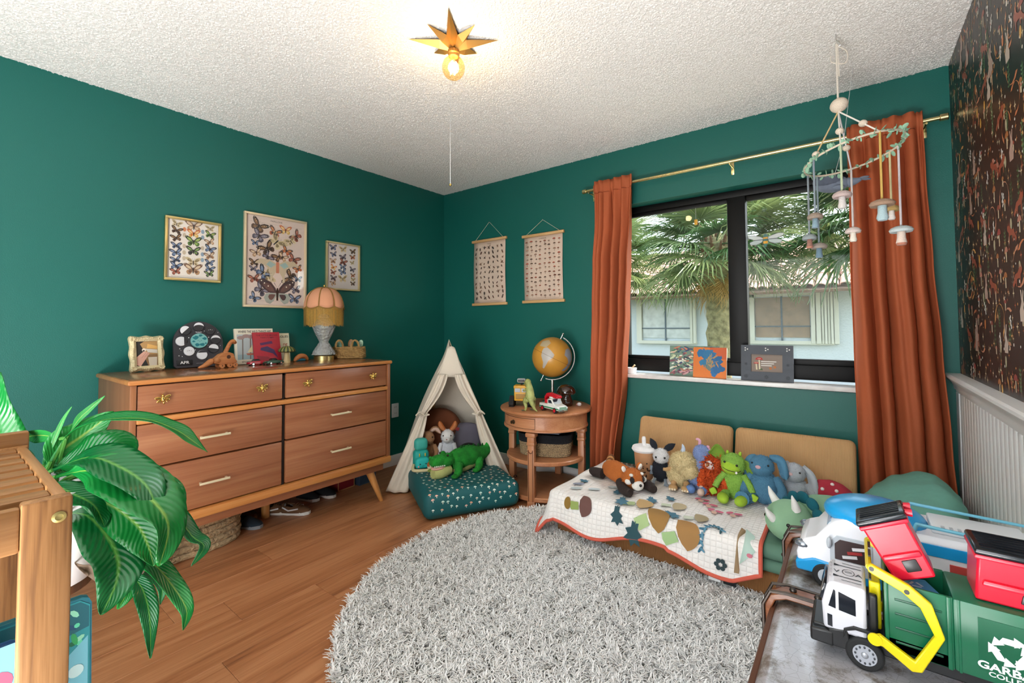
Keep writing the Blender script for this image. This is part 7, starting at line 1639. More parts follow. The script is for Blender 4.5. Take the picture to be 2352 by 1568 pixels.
# ================================================================ old trunk
TKX0, TKX1, TKY0, TKY1, TKZ = 2.955, 3.49, -2.42, -1.27, .5
def trunk():
    cx, cy = (TKX0+TKX1)/2, (TKY0+TKY1)/2; w, d = TKX1-TKX0, TKY1-TKY0
    t = T('storage_trunk', 'old steamer trunk with worn silvery lid and wooden slats', 'trunk', (cx, cy, 0))
    m, tt, b = nt('worn tin'); N = tt.nodes; L = tt.links; b.inputs['Roughness'].default_value = .34; tc = N.new('ShaderNodeTexCoord')
    n1 = N.new('ShaderNodeTexNoise'); n1.inputs['Scale'].default_value = 7; n1.inputs['Detail'].default_value = 8; n1.inputs['Roughness'].default_value = .7; L.new(tc.outputs['Object'], n1.inputs['Vector'])
    n2 = N.new('ShaderNodeTexVoronoi'); n2.feature = 'DISTANCE_TO_EDGE'; n2.inputs['Scale'].default_value = 55; L.new(tc.outputs['Object'], n2.inputs['Vector'])
    cr_ = N.new('ShaderNodeValToRGB'); e = cr_.color_ramp.elements; e[0].position = .38; e[0].color = (*H('4e3322'), 1); e[1].position = .54; e[1].color = (*H('c0bfc4'), 1); q = e.new(.47); q.color = (*H('8d857e'), 1); L.new(n1.outputs[0], cr_.inputs[0])
    ck = N.new('ShaderNodeMapRange'); ck.inputs[1].default_value = .0; ck.inputs[2].default_value = .03; ck.inputs[3].default_value = .6; ck.inputs[4].default_value = 1; L.new(n2.outputs[0], ck.inputs[0])
    vm = N.new('ShaderNodeVectorMath'); vm.operation = 'SCALE'; L.new(cr_.outputs[0], vm.inputs[0]); L.new(ck.outputs[0], vm.inputs['Scale']); L.new(vm.outputs[0], b.inputs['Base Color'])
    bp = N.new('ShaderNodeBump'); bp.inputs['Strength'].default_value = .4; bp.inputs['Distance'].default_value = .003; L.new(n1.outputs[0], bp.inputs['Height']); L.new(bp.outputs[0], b.inputs['Normal']); b.inputs['Metallic'].default_value = .35; b.inputs['Coat Weight'].default_value = .3
    g = G(); g.box((0, 0, TKZ*.36), (w, d, TKZ*.7), bev=.02, seg=3); g.build('body', m, t); g = G(); g.box((0, 0, TKZ-.072), (w+.008, d+.008, .144), bev=.03, seg=4); g.build('lid', m, t, smooth=60)
    SL = wood('dark slat wood', '4a2614', '6a3a20', '845030', axis='x', scale=1.5, rough=.35, coat=.3); IR = mat('dark iron', '55504c', rough=.35, metal=.9)
    for y in (-1.335, -1.735, -2.135):
        g = G(TR(0, y-cy, 0)); x0 = -w/2-.006; z1 = TKZ+.004; pts = [(x0-.006, .30), (x0-.006, z1-.03), (x0+.004, z1-.006), (x0+.028, z1+.004), (w/2+.004, z1+.004)]
        vs = []; fs = []; n = len(pts); hw = .021; th = .016
        nr = [(-1, 0), (-1, .15), (-.7, .7), (-.15, 1), (0, 1)]
        for (x, z), (nx, nz) in zip(pts, nr): vs += [(x, -hw, z), (x, hw, z), (x+nx*th, hw*.8, z+nz*th), (x+nx*th, -hw*.8, z+nz*th)]
        for i in range(n-1):
            for k in range(4): fs.append((i*4+k, i*4+(k+1) % 4, i*4+4+(k+1) % 4, i*4+4+k))
        fs += [(0, 3, 2, 1), tuple((n-1)*4+k for k in range(4))]; g.add(vs, fs); s = g.build('slat', SL, t, bev=.003, smooth=30)
        g = G(TR(0, y-cy, 0))
        for sy in (-1, 1): g.tube([(x0-.02, sy*hw, .33), (x0-.022, sy*hw, z1-.02), (x0-.006, sy*hw, z1+.014), (x0+.03, sy*hw, z1+.02), (x0+.10, sy*hw*.95, z1+.019)], .004, 7)
        for x, z in ((x0-.024, .36), (x0-.024, .43), (x0+.04, z1+.022), (x0+.09, z1+.021)): g.ell((x, 0, z), (.008, .008, .006), n=10, m=6)
        g.build('slat_cap', IR, s)
    g = G(); g.tube([(-w/2-.004, -d/2+.03, TKZ-.03), (-w/2-.004, d/2-.03, TKZ-.03)], .012, 8); g.build('edge_binding', mat('brown leather', '5a3420', rough=.5), t)
    g = G(); g.box((-w/2-.002, 0, TKZ-.15), (.012, d+.006, .02), bev=.004); g.build('lower_binding', mat('brown leather'), t)
trunk()

# ================================================================ garbage truck
def bin_(t, m_, name, w=.085, d=.075, h=.10):
    """red wheelie bin: local x width, y depth, z up"""
    RD = mat('red plastic', 'c8142e', rough=.3); g = G(m_); wb, db = w*.86, d*.84
    vs = [(-wb/2, -db/2, 0), (wb/2, -db/2, 0), (wb/2, db/2, 0), (-wb/2, db/2, 0), (-w/2, -d/2, h), (w/2, -d/2, h), (w/2, d/2, h), (-w/2, d/2, h)]
    g.add(vs, [(3, 2, 1, 0), (4, 5, 6, 7), (0, 1, 5, 4), (1, 2, 6, 5), (2, 3, 7, 6), (3, 0, 4, 7)]); b = g.build('bin_body', RD, t, bev=.004, smooth=30)
    g = G(m_); g.box((0, 0, h-.003), (w+.008, d+.008, .008), bev=.003); g.build('bin_rim', RD, b)
    g = G(m_); g.box((0, -d*.46, h*.42), (w*.82, .012, .01), bev=.003); g.build('bin_ledge', RD, b)
    g = G(m_); g.box((w*.08, -db*.475, h*.24), (w*.32, .012, h*.2), bev=.002); g.build('bin_slot', BLACK, b)
    g = G(m_); g.box((0, 0, h+.006), (w+.01, d+.01, .01), bev=.004); l = g.build('bin_lid', mat('black lid plastic', '12161c', rough=.2), t)
    for k in range(7): g = G(m_); g.box((0, -d/2+.008+(d-.016)*k/6, h+.0118), (w-.006, .002, .002)); g.build('lid_rib', mat('black lid plastic'), l)
    for s in (-1, 1): g = G(m_); g.tube([(w/2+.004, s*d*.25, h+.006), (w/2+.014, s*d*.25, h+.002)], [.006, .007], 10); g.build('hinge', RD, l)
def gtruck():
    ox, oy, oz = 3.045, -1.907, TKZ+.0205
    t = T('garbage_truck', 'large toy garbage truck, white cab and green body, on the trunk', 'toy truck', (ox, oy, oz)); A = M(((1, 0, 0, 0), (0, 0, 1, 0), (0, 1, 0, 0), (0, 0, 0, 1)))   # profile x,z ; extrude along y
    def prof(name, pts, y0, y1, m, par=t, bev=.003): g = G(A); g.prism(pts[::-1], y0, y1); return g.build(name, m, par, bev=bev, smooth=30)
    WH = mat('truck white', 'd2d2da', rough=.35); GN = mat('truck green', '0d5f40', rough=.32); YL = mat('truck yellow', 'e3cf12', rough=.32); DW_ = .115
    cab = prof('cab', [(.013, .036), (.011, .085), (.02, .122), (.026, .132), (.083, .132), (.083, .036)], 0, DW_, WH, bev=.006)
    def face(name, pts, m, y=-.0006, par=cab): g = G(A); g.prism(pts[::-1], y, y+.002); return g.build(name, m, par, smooth=0)
    TN = mat('tinted window', '141a22', rough=.12)
    face('side_window', [(.022, .083), (.034, .081), (.034, .116), (.031, .118)], TN); face('side_window', [(.039, .08), (.066, .077), (.066, .108), (.039, .116)], TN); face('vent', [(.02, .044), (.028, .043), (.028, .066), (.02, .067)], TN)
    g = G(); g.box((.0135, DW_/2, .104), (.006, DW_*.8, .032), rot=(0, R(14), 0), bev=.001); g.build('windshield', TN, cab)
    d = G(TR(.026, 0, .1325)); ink = '20242c'
    d.text('A', .040, DW_*.42, .012, ink, 2); d.text('V', .004, DW_*.42, .012, ink, 2)
    for k in range(24): a = 2*pi*k/24; d.line((.029+.010*math.cos(a), DW_*.5+.014*math.sin(a)), (.029+.010*math.cos(a+.27), DW_*.5+.014*math.sin(a+.27)), .0012, ink, 2)
    d.line((.023, DW_*.5), (.035, DW_*.5), .0018, ink, 2); d.line((.023, DW_*.54), (.035, DW_*.54), .0012, ink, 2); d.line((.012, DW_*.28), (.05, DW_*.28), .0026, ink, 2); d.line((.012, DW_*.72), (.05, DW_*.72), .0026, ink, 2); d.line((.018, DW_*.16), (.05, DW_*.16), .0016, ink, 2); d.line((.018, DW_*.84), (.05, DW_*.84), .0016, ink, 2); d.poly([(.004, DW_*.24), (.014, DW_*.27), (.014, DW_*.29), (.004, DW_*.33)], ink, 2); d.poly([(.004, DW_*.68), (.014, DW_*.71), (.014, DW_*.73), (.004, DW_*.77)], ink, 2)
    for k in range(5): d.line((-.001, DW_*(.2+.15*k)), (-.001, DW_*(.26+.15*k)), .003, 'b8b8c0', 2)
    d.build('roof_lettering', PRINT, cab, smooth=0)
    prof('chassis', [(-.006, .008), (-.006, .036), (.4, .036), (.4, .012), (.05, .012)], .012, DW_-.012, BLACK); prof('front_bumper', [(-.01, .004), (-.01, .03), (.03, .034), (.03, .004)], -.002, DW_+.002, BLACK, bev=.004); prof('side_skirt', [(.02, .006), (.02, .038), (.052, .046), (.06, .006)], -.001, .012, BLACK)
    prof('exhaust_stack', [(.086, .04), (.086, .125), (.1, .125), (.1, .04)], .004, .018, BLACK, bev=.004); prof('lift_frame', [(.088, .05), (.088, .14), (.106, .14), (.106, .05)], .03, DW_-.01, YL)
    # hollow green body: front hopper open at the top, rear box closed
    def box2(name, x0, x1, y0, y1, z0, z1, m=GN, par=t, bev=.002): g = G(); g.box(((x0+x1)/2, (y0+y1)/2, (z0+z1)/2), (x1-x0, y1-y0, z1-z0), bev=bev); return g.build(name, m, par)
    hp = box2('hopper_floor', .11, .2, 0, DW_, .036, .06)
    for nm, x0, x1, y0, y1 in (('hopper_side', .11, .205, 0, .006), ('hopper_side', .11, .205, DW_-.006, DW_), ('hopper_front', .11, .116, .006, DW_-.006)): box2(nm, x0, x1, y0, y1, .036, .162)
    bx = box2('rear_box', .204, .43, -.002, DW_+.002, .036, .162, bev=.005)
    for k in range(4): box2('side_panel_rib', .125, .19, -.0015, 0, .052+.026*k, .056+.026*k, mat('truck green edge', '0a4a33', rough=.35), bx, .0005)
    for (x0, x1) in ((.11, .116), (.196, .202), (.21, .214)): box2('side_post', x0, x1, -.003, 0, .036, .162, GN, bx, .001)
    fr = G(A); fr.box((.31, .098, -.0025), (.15, .088, .001)); fr.build('side_inset', mat('truck green inset', '0c573b', rough=.35), bx, smooth=0)
    d = G(TR(0, -.0032, 0) @ WW); cx_, cz_ = .272, .097
    for k in range(3):
        a = R(90+120*k); c_, s_ = math.cos(a), math.sin(a)
        def P(x, y): return (cx_+x*c_-y*s_, cz_+x*s_+y*c_)
        d.poly([P(.012, .014), P(.022, .008), P(.022, -.006), P(.012, -.012)], 'e8ecea', 1); d.poly([P(.010, -.005), P(.027, -.005), P(.018, -.02)], 'e8ecea', 1); d.poly([P(.010, .006), P(.02, .018), P(.004, .022)], 'e8ecea', 1)
    d.text('GARBAGE', .233, .058, .013, 'eef0ee', 1, w=.09, bold=.03); d.text('COLLECTION', .246, .048, .008, 'eef0ee', 1, w=.078, bold=.02); d.build('lettering', PRINT, bx, smooth=0)
    for (x, y0, r) in ((.078, -.004, .0305), (.29, -.004, .0305), (.36, -.004, .0305), (.078, DW_-.014, .0305), (.29, DW_-.014, .0305), (.36, DW_-.014, .0305)):
        g = G(); g.cyl((x, y0, .0105), (x, y0+.018, .0105), r, n=30); w_ = g.build('wheel', RUBBER, t, bev=.004); yf = y0-.0008 if y0 < .05 else y0+.0188
        g = G(); g.cyl((x, yf, .0105), (x, yf+.001, .0105), r*.62, n=26); h = g.build('rim', mat('silver plastic', 'a9adb5', rough=.3, metal=.5), w_)
        g = G().col('3a3d44')
        for k in range(12): a = 2*pi*k/12; g.ell((x+r*.48*math.cos(a), yf-.0005, .0105+r*.48*math.sin(a)), (.0018, .001, .0024), n=8, m=5)
        g.build('rim_holes', PAINT, h); g = G(); g.ell((x, yf, .0105), (.006, .003, .006), n=12, m=8); g.build('hub', mat('silver plastic'), h)
    prof('fender', [(.045, .03), (.05, .045), (.065, .052), (.09, .052), (.106, .042), (.11, .03), (.113, .034), (.108, .048), (.092, .058), (.062, .058), (.046, .048)], -.004, .02, BLACK, bev=.001)
    # yellow side arm
    arm = [(.086, .055), (.102, .064), (.112, .058), (.15, .036), (.178, .092), (.16, .135), (.135, .155), (.088, .176), (.084, .186), (.092, .192), (.146, .170), (.176, .146), (.192, .092), (.16, .02), (.146, .016), (.105, .044), (.09, .044)]
    a_ = prof('lift_arm', arm, -.016, -.006, YL, bev=.002); prof('lift_arm', arm, DW_+.006, DW_+.016, YL, bev=.002)
    for x, z in ((.092, .184), (.142, .158)): g = G(); g.cyl((x, -.0175, z), (x, -.0158, z), .004, n=12); g.build('bolt', BLACK, a_)
    g = G(); g.cyl((.094, -.0185, .054), (.094, -.0155, .054), .011, n=20); g.build('pivot_cap', YL, a_)
    g = G(); g.tube([(.088, -.01, .184), (.088, DW_+.01, .184)], .005, 8); g.build('cross_bar', YL, a_)
    g = G(A)
    for z in (.15, .165, .18, .195, .21): g.box((.09, z, .03), (.004, .003, .03))
    g.build('bin_grip', BLACK, a_)
    # the bin held up by the arm is part of the lift; the rear bin stands on the body
    b1 = T('recycling_bin', 'red toy bin with black ribbed lid lifted over the truck cab', 'toy bin', (0, 0, 0)); b1.matrix_world = TR(ox+.158, oy+.05, oz+.17) @ RY(-26); bin_(b1, M.Identity(4), 'bin', w=.074, d=.078, h=.106)
    b2 = T('recycling_bin', 'red toy bin with black ribbed lid on the truck body', 'toy bin', (0, 0, 0)); b2.matrix_world = TR(ox+.30, oy+.055, oz+.163) @ RZ(0); bin_(b2, M(((1, 0, .18, 0), (0, 1, 0, 0), (0, 0, 1, 0), (0, 0, 0, 1))), 'bin', w=.15, d=.09, h=.082)
    b3 = T('toy_bin', 'small blue recycling bin inside the green truck hopper', 'toy bin', (0, 0, 0)); b3.matrix_world = TR(ox+.16, oy+.055, oz+.0605) @ RZ(20)
    g = G(); g.box((0, 0, .04), (.05, .05, .08), bev=.006); bb_ = g.build('body', mat('bin blue', '2f86c4', rough=.3), b3); g = G(); g.box((0, 0, .0815), (.054, .054, .006), bev=.002); g.build('lid', mat('bin lid blue', '4a9ad0', rough=.3), b3)
    d = G(TR(0, 0, .0848))
    for k in range(3): a = R(90+120*k); d.line((.01*math.cos(a), .01*math.sin(a)), (.01*math.cos(a+1.6), .01*math.sin(a+1.6)), .004, 'd8e8f0', 1)
    d.build('recycling_mark', PRINT, b3, smooth=0)
gtruck()
def camper():
    t = T('toy_camper', 'white and blue toy camper van behind the garbage truck', 'toy van', (2.995, -1.62, TKZ+.0205)); A = M(((1, 0, 0, 0), (0, 0, 1, 0), (0, 1, 0, 0), (0, 0, 0, 1))); D = .17
    def prof(name, pts, y0, y1, m, par=t, bev=.003): g = G(A); g.prism(pts[::-1], y0, y1); return g.build(name, m, par, bev=bev, smooth=40)
    WH = mat('camper white', 'e2e4ea', rough=.25); BL = mat('camper blue', '1f93cf', rough=.25); LB = mat('camper pale blue', '6db6cf', rough=.35); GY = mat('camper grey', 'b4bcc4', rough=.35)
    b = prof('body', [(-.005, .012), (-.008, .05), (.002, .085), (.035, .1), (.07, .148), (.1, .16), (.45, .16), (.45, .012)], 0, D, WH, bev=.012)
    prof('blue_skirt', [(-.009, .008), (-.011, .032), (.03, .05), (.12, .04), (.45, .04), (.45, .008)], -.002, D+.002, BL, bev=.006)
    g = G(); g.ell((.155, D/2, .158), (.105, D*.53, .044), n=32, m=18, fn=lambda d: 1.0); g.v = [(x, y, max(z, .146)) for x, y, z in g.v]; cp = g.build('roof_pod', BL, t, smooth=180)
    g = G(A); g.prism([(.038, .1), (.066, .14), (.07, .142), (.07, .136), (.044, .099)][::-1], .012, D-.012); g.build('windshield', glassy('toy glass', 'c8d8e4', .1), b)
    g = G(); g.box((.054, D/2, .1215), (.004, D*.84, .052), rot=(0, R(-57+90), 0)); g.build('windshield_panel', mat('pale toy glass', 'b9cbdc', rough=.08), b)
    prof('door_frame', [(.065, .03), (.065, .1), (.08, .118), (.15, .118), (.15, .03)], -.0028, 0, GY, b, .001); prof('door_window', [(.075, .06), (.075, .098), (.086, .11), (.14, .11), (.14, .06)], -.0042, -.002, mat('camper interior', '3a2a2a', rough=.4), b, .001)
    for k in range(3): g = G(); g.box((.105+.01*k, -.0046, .072+.012*k), (.03, .002, .007), rot=(0, -.2, 0)); g.build('window_print', mat('camper trim '+'abc'[k], ('d8d8dc', 'a03030', 'e0e0e4')[k], rough=.4), b)
    g = G(); g.ell((.008, .012, .073), (.02, .014, .011), n=16, m=10); g.ell((.008, D-.012, .073), (.02, .014, .011), n=16, m=10); g.build('headlight', mat('headlight silver', '8a929c', rough=.12, metal=.7), b)
    g = G(); g.ell((.064, -.012, .1), (.006, .01, .014), n=12, m=8); g.build('mirror', GY, b)
    for x in (.055, .37):
        for y in (-.004, D-.016): g = G(); g.cyl((x, y, .0095), (x, y+.02, .0095), .03, n=28); w_ = g.build('wheel', RUBBER, t, bev=.004); g = G(); g.cyl((x, y-.0006, .0095), (x, y+.0206, .0095), .017, n=20); g.build('rim', GY, w_)
    prof('side_stripe', [(.18, .12), (.18, .146), (.45, .146), (.45, .12)], -.0022, 0, BL, b, .001)
    for k, c in enumerate(('b5506a', 'd98a5a', 'e2a06a', 'c04a44')): prof('rainbow_stripe', [(.285, .03+.02*k), (.285, .05+.02*k), (.45, .05+.02*k), (.45, .03+.02*k)], -.0024, 0, mat('stripe '+c, c, rough=.3), b, .0005)
    g = G(); g.cyl((.255, -.0022, .075), (.255, 0, .075), .017, n=24); g.build('sun_decal', mat('decal yellow', 'e6c81e', rough=.3), b)
    prof('roof_rack', [(.22, .158), (.23, .186), (.44, .178), (.45, .158), (.44, .158), (.435, .172), (.235, .178), (.23, .158)], .004, .012, LB, b); prof('roof_rack', [(.22, .158), (.23, .186), (.44, .178), (.45, .158), (.44, .158), (.435, .172), (.235, .178), (.23, .158)], D-.012, D-.004, LB, b)
    g = G(); g.box((.34, D*.5, .168), (.16, .1, .016), bev=.004); v = g.build('roof_unit', mat('camper roof grey', 'd4d8dc', rough=.4), b)
    for k in range(9): g = G(); g.box((.28+.014*k, D*.5-.048, .177), (.006, .012, .003)); g.build('vent_slot', GY, v)
camper()

# ================================================================ bamboo rack with books, plant
BAM = wood('bamboo', '6a4525', '8c6136', 'a27548', axis='y', scale=1.6, rough=.45, coat=.1); BAMZ = wood('bamboo upright', '6a4525', '8c6136', 'a27548', axis='z', scale=2.2, rough=.5, contrast=1.3); BAMX = wood('bamboo depth rail', '6a4525', '8c6136', 'a27548', axis='x', scale=1.6, rough=.45, coat=.1)
def rack():
    x1, y1, z1 = 2.40, -2.918, .981; x0 = 2.02; y0 = -3.52
    t = T('bamboo_rack', 'bamboo shelf rack with slatted top in the left foreground', 'rack', (x1, y1, 0))
    def b(name, xa, xb, ya, yb, za, zb, m, par=t): g = G(); g.box(((xa+xb)/2-x1, (ya+yb)/2-y1, (za+zb)/2), (xb-xa, yb-ya, zb-za), bev=.003); return g.build(name, m, par)
    for xa, xb, zt in ((x1-.018, x1, z1), (x0, x0+.018, z1+.0)):
        for ya, yb in ((y1-.041, y1), (y0, y0+.041)):
            p = b('post', xa, xb, ya, yb, 0, zt, BAMZ)
            if xb == x1:
                g = G(TR(0, (ya+yb)/2-y1+(.009 if yb == y1 else -.009), z1-.022) @ RY(90)); g.lathe([(0, 0), (.0062, 0), (.0062, .0008), (.0035, .0016), (.0032, .0002), (0, .0002)], 24); g.build('bolt', mat('brass bolt', 'c0b070', rough=.35, metal=.8), p)
    for xa, xb in ((x1-.016, x1-.002), (x0+.002, x0+.016)): b('front_rail', xa, xb, y0+.041, y1-.041, z1-.052, z1-.004, BAM)
    b('back_rail', x0-.004, x0+.014, y0, y1+.001, z1-.01, z1+.022, BAM)
    for ya, yb in ((y1-.014, y1-.002), (y0+.002, y0+.014)): b('side_rail', x0+.018, x1-.018, ya, yb, z1-.03, z1-.001, BAMX)
    for k in range(8): xs = x1-.032-.044*k; b('slat', xs-.03, xs, y0+.014, y1-.014, z1-.016, z1-.003, BAM)
    for z in (.5, .15):
        for ya, yb in ((y1-.016, y1-.004), (y0+.004, y0+.016)): b('side_rail', x0+.018, x1-.018, ya, yb, z-.02, z+.01, BAMX)
        for k in range(7): xs = x1-.035-.05*k; b('slat', xs-.03, xs, y0+.016, y1-.016, z, z+.009, BAM)
rack()
def rackbook(label, x, ya, yb, z0, z1, draw, tilt, col):
    t = T('book', label, 'book', (x, (ya+yb)/2, z0), group='picture books in the bamboo rack'); t.rotation_euler = (0, R(-tilt), 0); w, h = yb-ya, z1-z0
    P = [(-w/2, 0), (w/2, 0), (w/2, h-.01), (w/2-.003, h-.003), (w/2-.01, h), (-w/2, h)]
    g = G(WL); g.prism(P, 0, .003); bk = g.build('back_cover', mat('board '+col, col, rough=.4), t); g = G(WL); g.prism([(a*.985, max(.004, c_-.003) if c_ > .01 else .004) for a, c_ in P], .003, .011); g.build('pages', mat('pages', 'e8e2d2'), t); g = G(WL); g.prism(P, .011, .014); c = g.build('front_cover', mat('board '+col), t)
    d = G(WL @ TR(0, 0, .0142)); draw(d, w, h); d.build('cover_art', mat('glossy print', attr=True, rough=.4), c, smooth=0)
def jungle(d, w, h):
    r = random.Random(9); d.poly([(-w/2+.002, .002), (w/2-.002, .002), (w/2-.002, h-.012), (w/2-.012, h-.003), (-w/2+.002, h-.003)], '2b8a92', 1)
    d.poly([(-w/2+.004, h*.72), (w/2-.003, h*.86), (w/2-.003, h-.014), (w/2-.012, h-.005), (-w/2+.004, h-.005)], '1f5f6a', 2)
    for k in range(90): d.disc(r.uniform(-w/2+.02, w/2-.012), r.uniform(h*.8, h-.016), r.uniform(.003, .009), r.choice(['2f9a5a', '1a6a4a', '4fb86a', '1f4a6a', '5ac8a0', '8ad0b0']), 3, ry=.003, n=7, rot=r.uniform(0, 3))
    d.poly([(w/2-.075, h*.46), (w/2-.03, h*.52), (w/2-.03, h*.74), (w/2-.075, h*.70)], 'd8cf4a', 3); d.poly([(w/2-.03, h*.55), (w/2-.004, h*.6), (w/2-.004, h*.82), (w/2-.03, h*.74)], '6fb4c4', 3); d.poly([(w/2-.08, h*.4), (w/2-.003, h*.5), (w/2-.003, h*.54), (w/2-.08, h*.45)], '5a7a9a', 4); d.disc(w/2-.016, h*.68, .008, 'b8d8d8', 5)
    d.poly([(w/2-.1, 0.004), (w/2-.004, .004), (w/2-.004, h*.4), (w/2-.05, h*.3)], '2f8aa8', 3); d.poly([(w/2-.04, .004), (w/2-.006, .004), (w/2-.008, h*.3), (w/2-.03, h*.28)], '2a3a44', 4)
    for k in range(14): d.disc(w/2-.03+r.uniform(-.03, .02), h*.05+r.uniform(0, h*.2), .004, r.choice(['d8663a', 'e0a060', 'b03a3a', 'e6d8a0']), 5, n=7)
def waves_(d, w, h):
    d.rect(-w/2, 0, w/2, h, '14508c', 1); d.rect(-w/2, h*.82, w/2, h, '7fb4c8', 2); r = random.Random(1)
    for k in range(16): x = r.uniform(-w/2, w/2-.02); d.line((x, h*.83), (x+.016, h*.98), .003, 'b9dce4', 3)
    d.disc(w/2-.02, h*.86, .012, 'd0607a', 3); d.rect(-w/2, h*.70, w/2, h*.82, '3f3a5a', 2); d.line((-w/2, h*.82), (w/2, h*.82), .003, 'e8e8ec', 3); d.poly([(w/2-.03, h*.66), (w/2-.014, h*.82), (w/2-.004, h*.82), (w/2-.012, h*.62)], 'd8703a', 3)
    d.text('DR', w/2-.095, h*.52, .055, '9be03a', 4, w=.085, bold=.05); d.text('GO', w/2-.075, h*.28, .05, '9be03a', 4, w=.07, bold=.05); d.disc(w/2-.012, h*.42, .012, 'dfe6ee', 4)
rackbook('picture book with a jungle hut cover sticking out of the rack', 2.27, -3.13, -2.876, .512, .80, jungle, 4, '1f6a7a')
rackbook('blue picture book with lime lettering in the rack', 2.315, -3.2, -2.945, .512, .795, waves_, 4, '14508c')

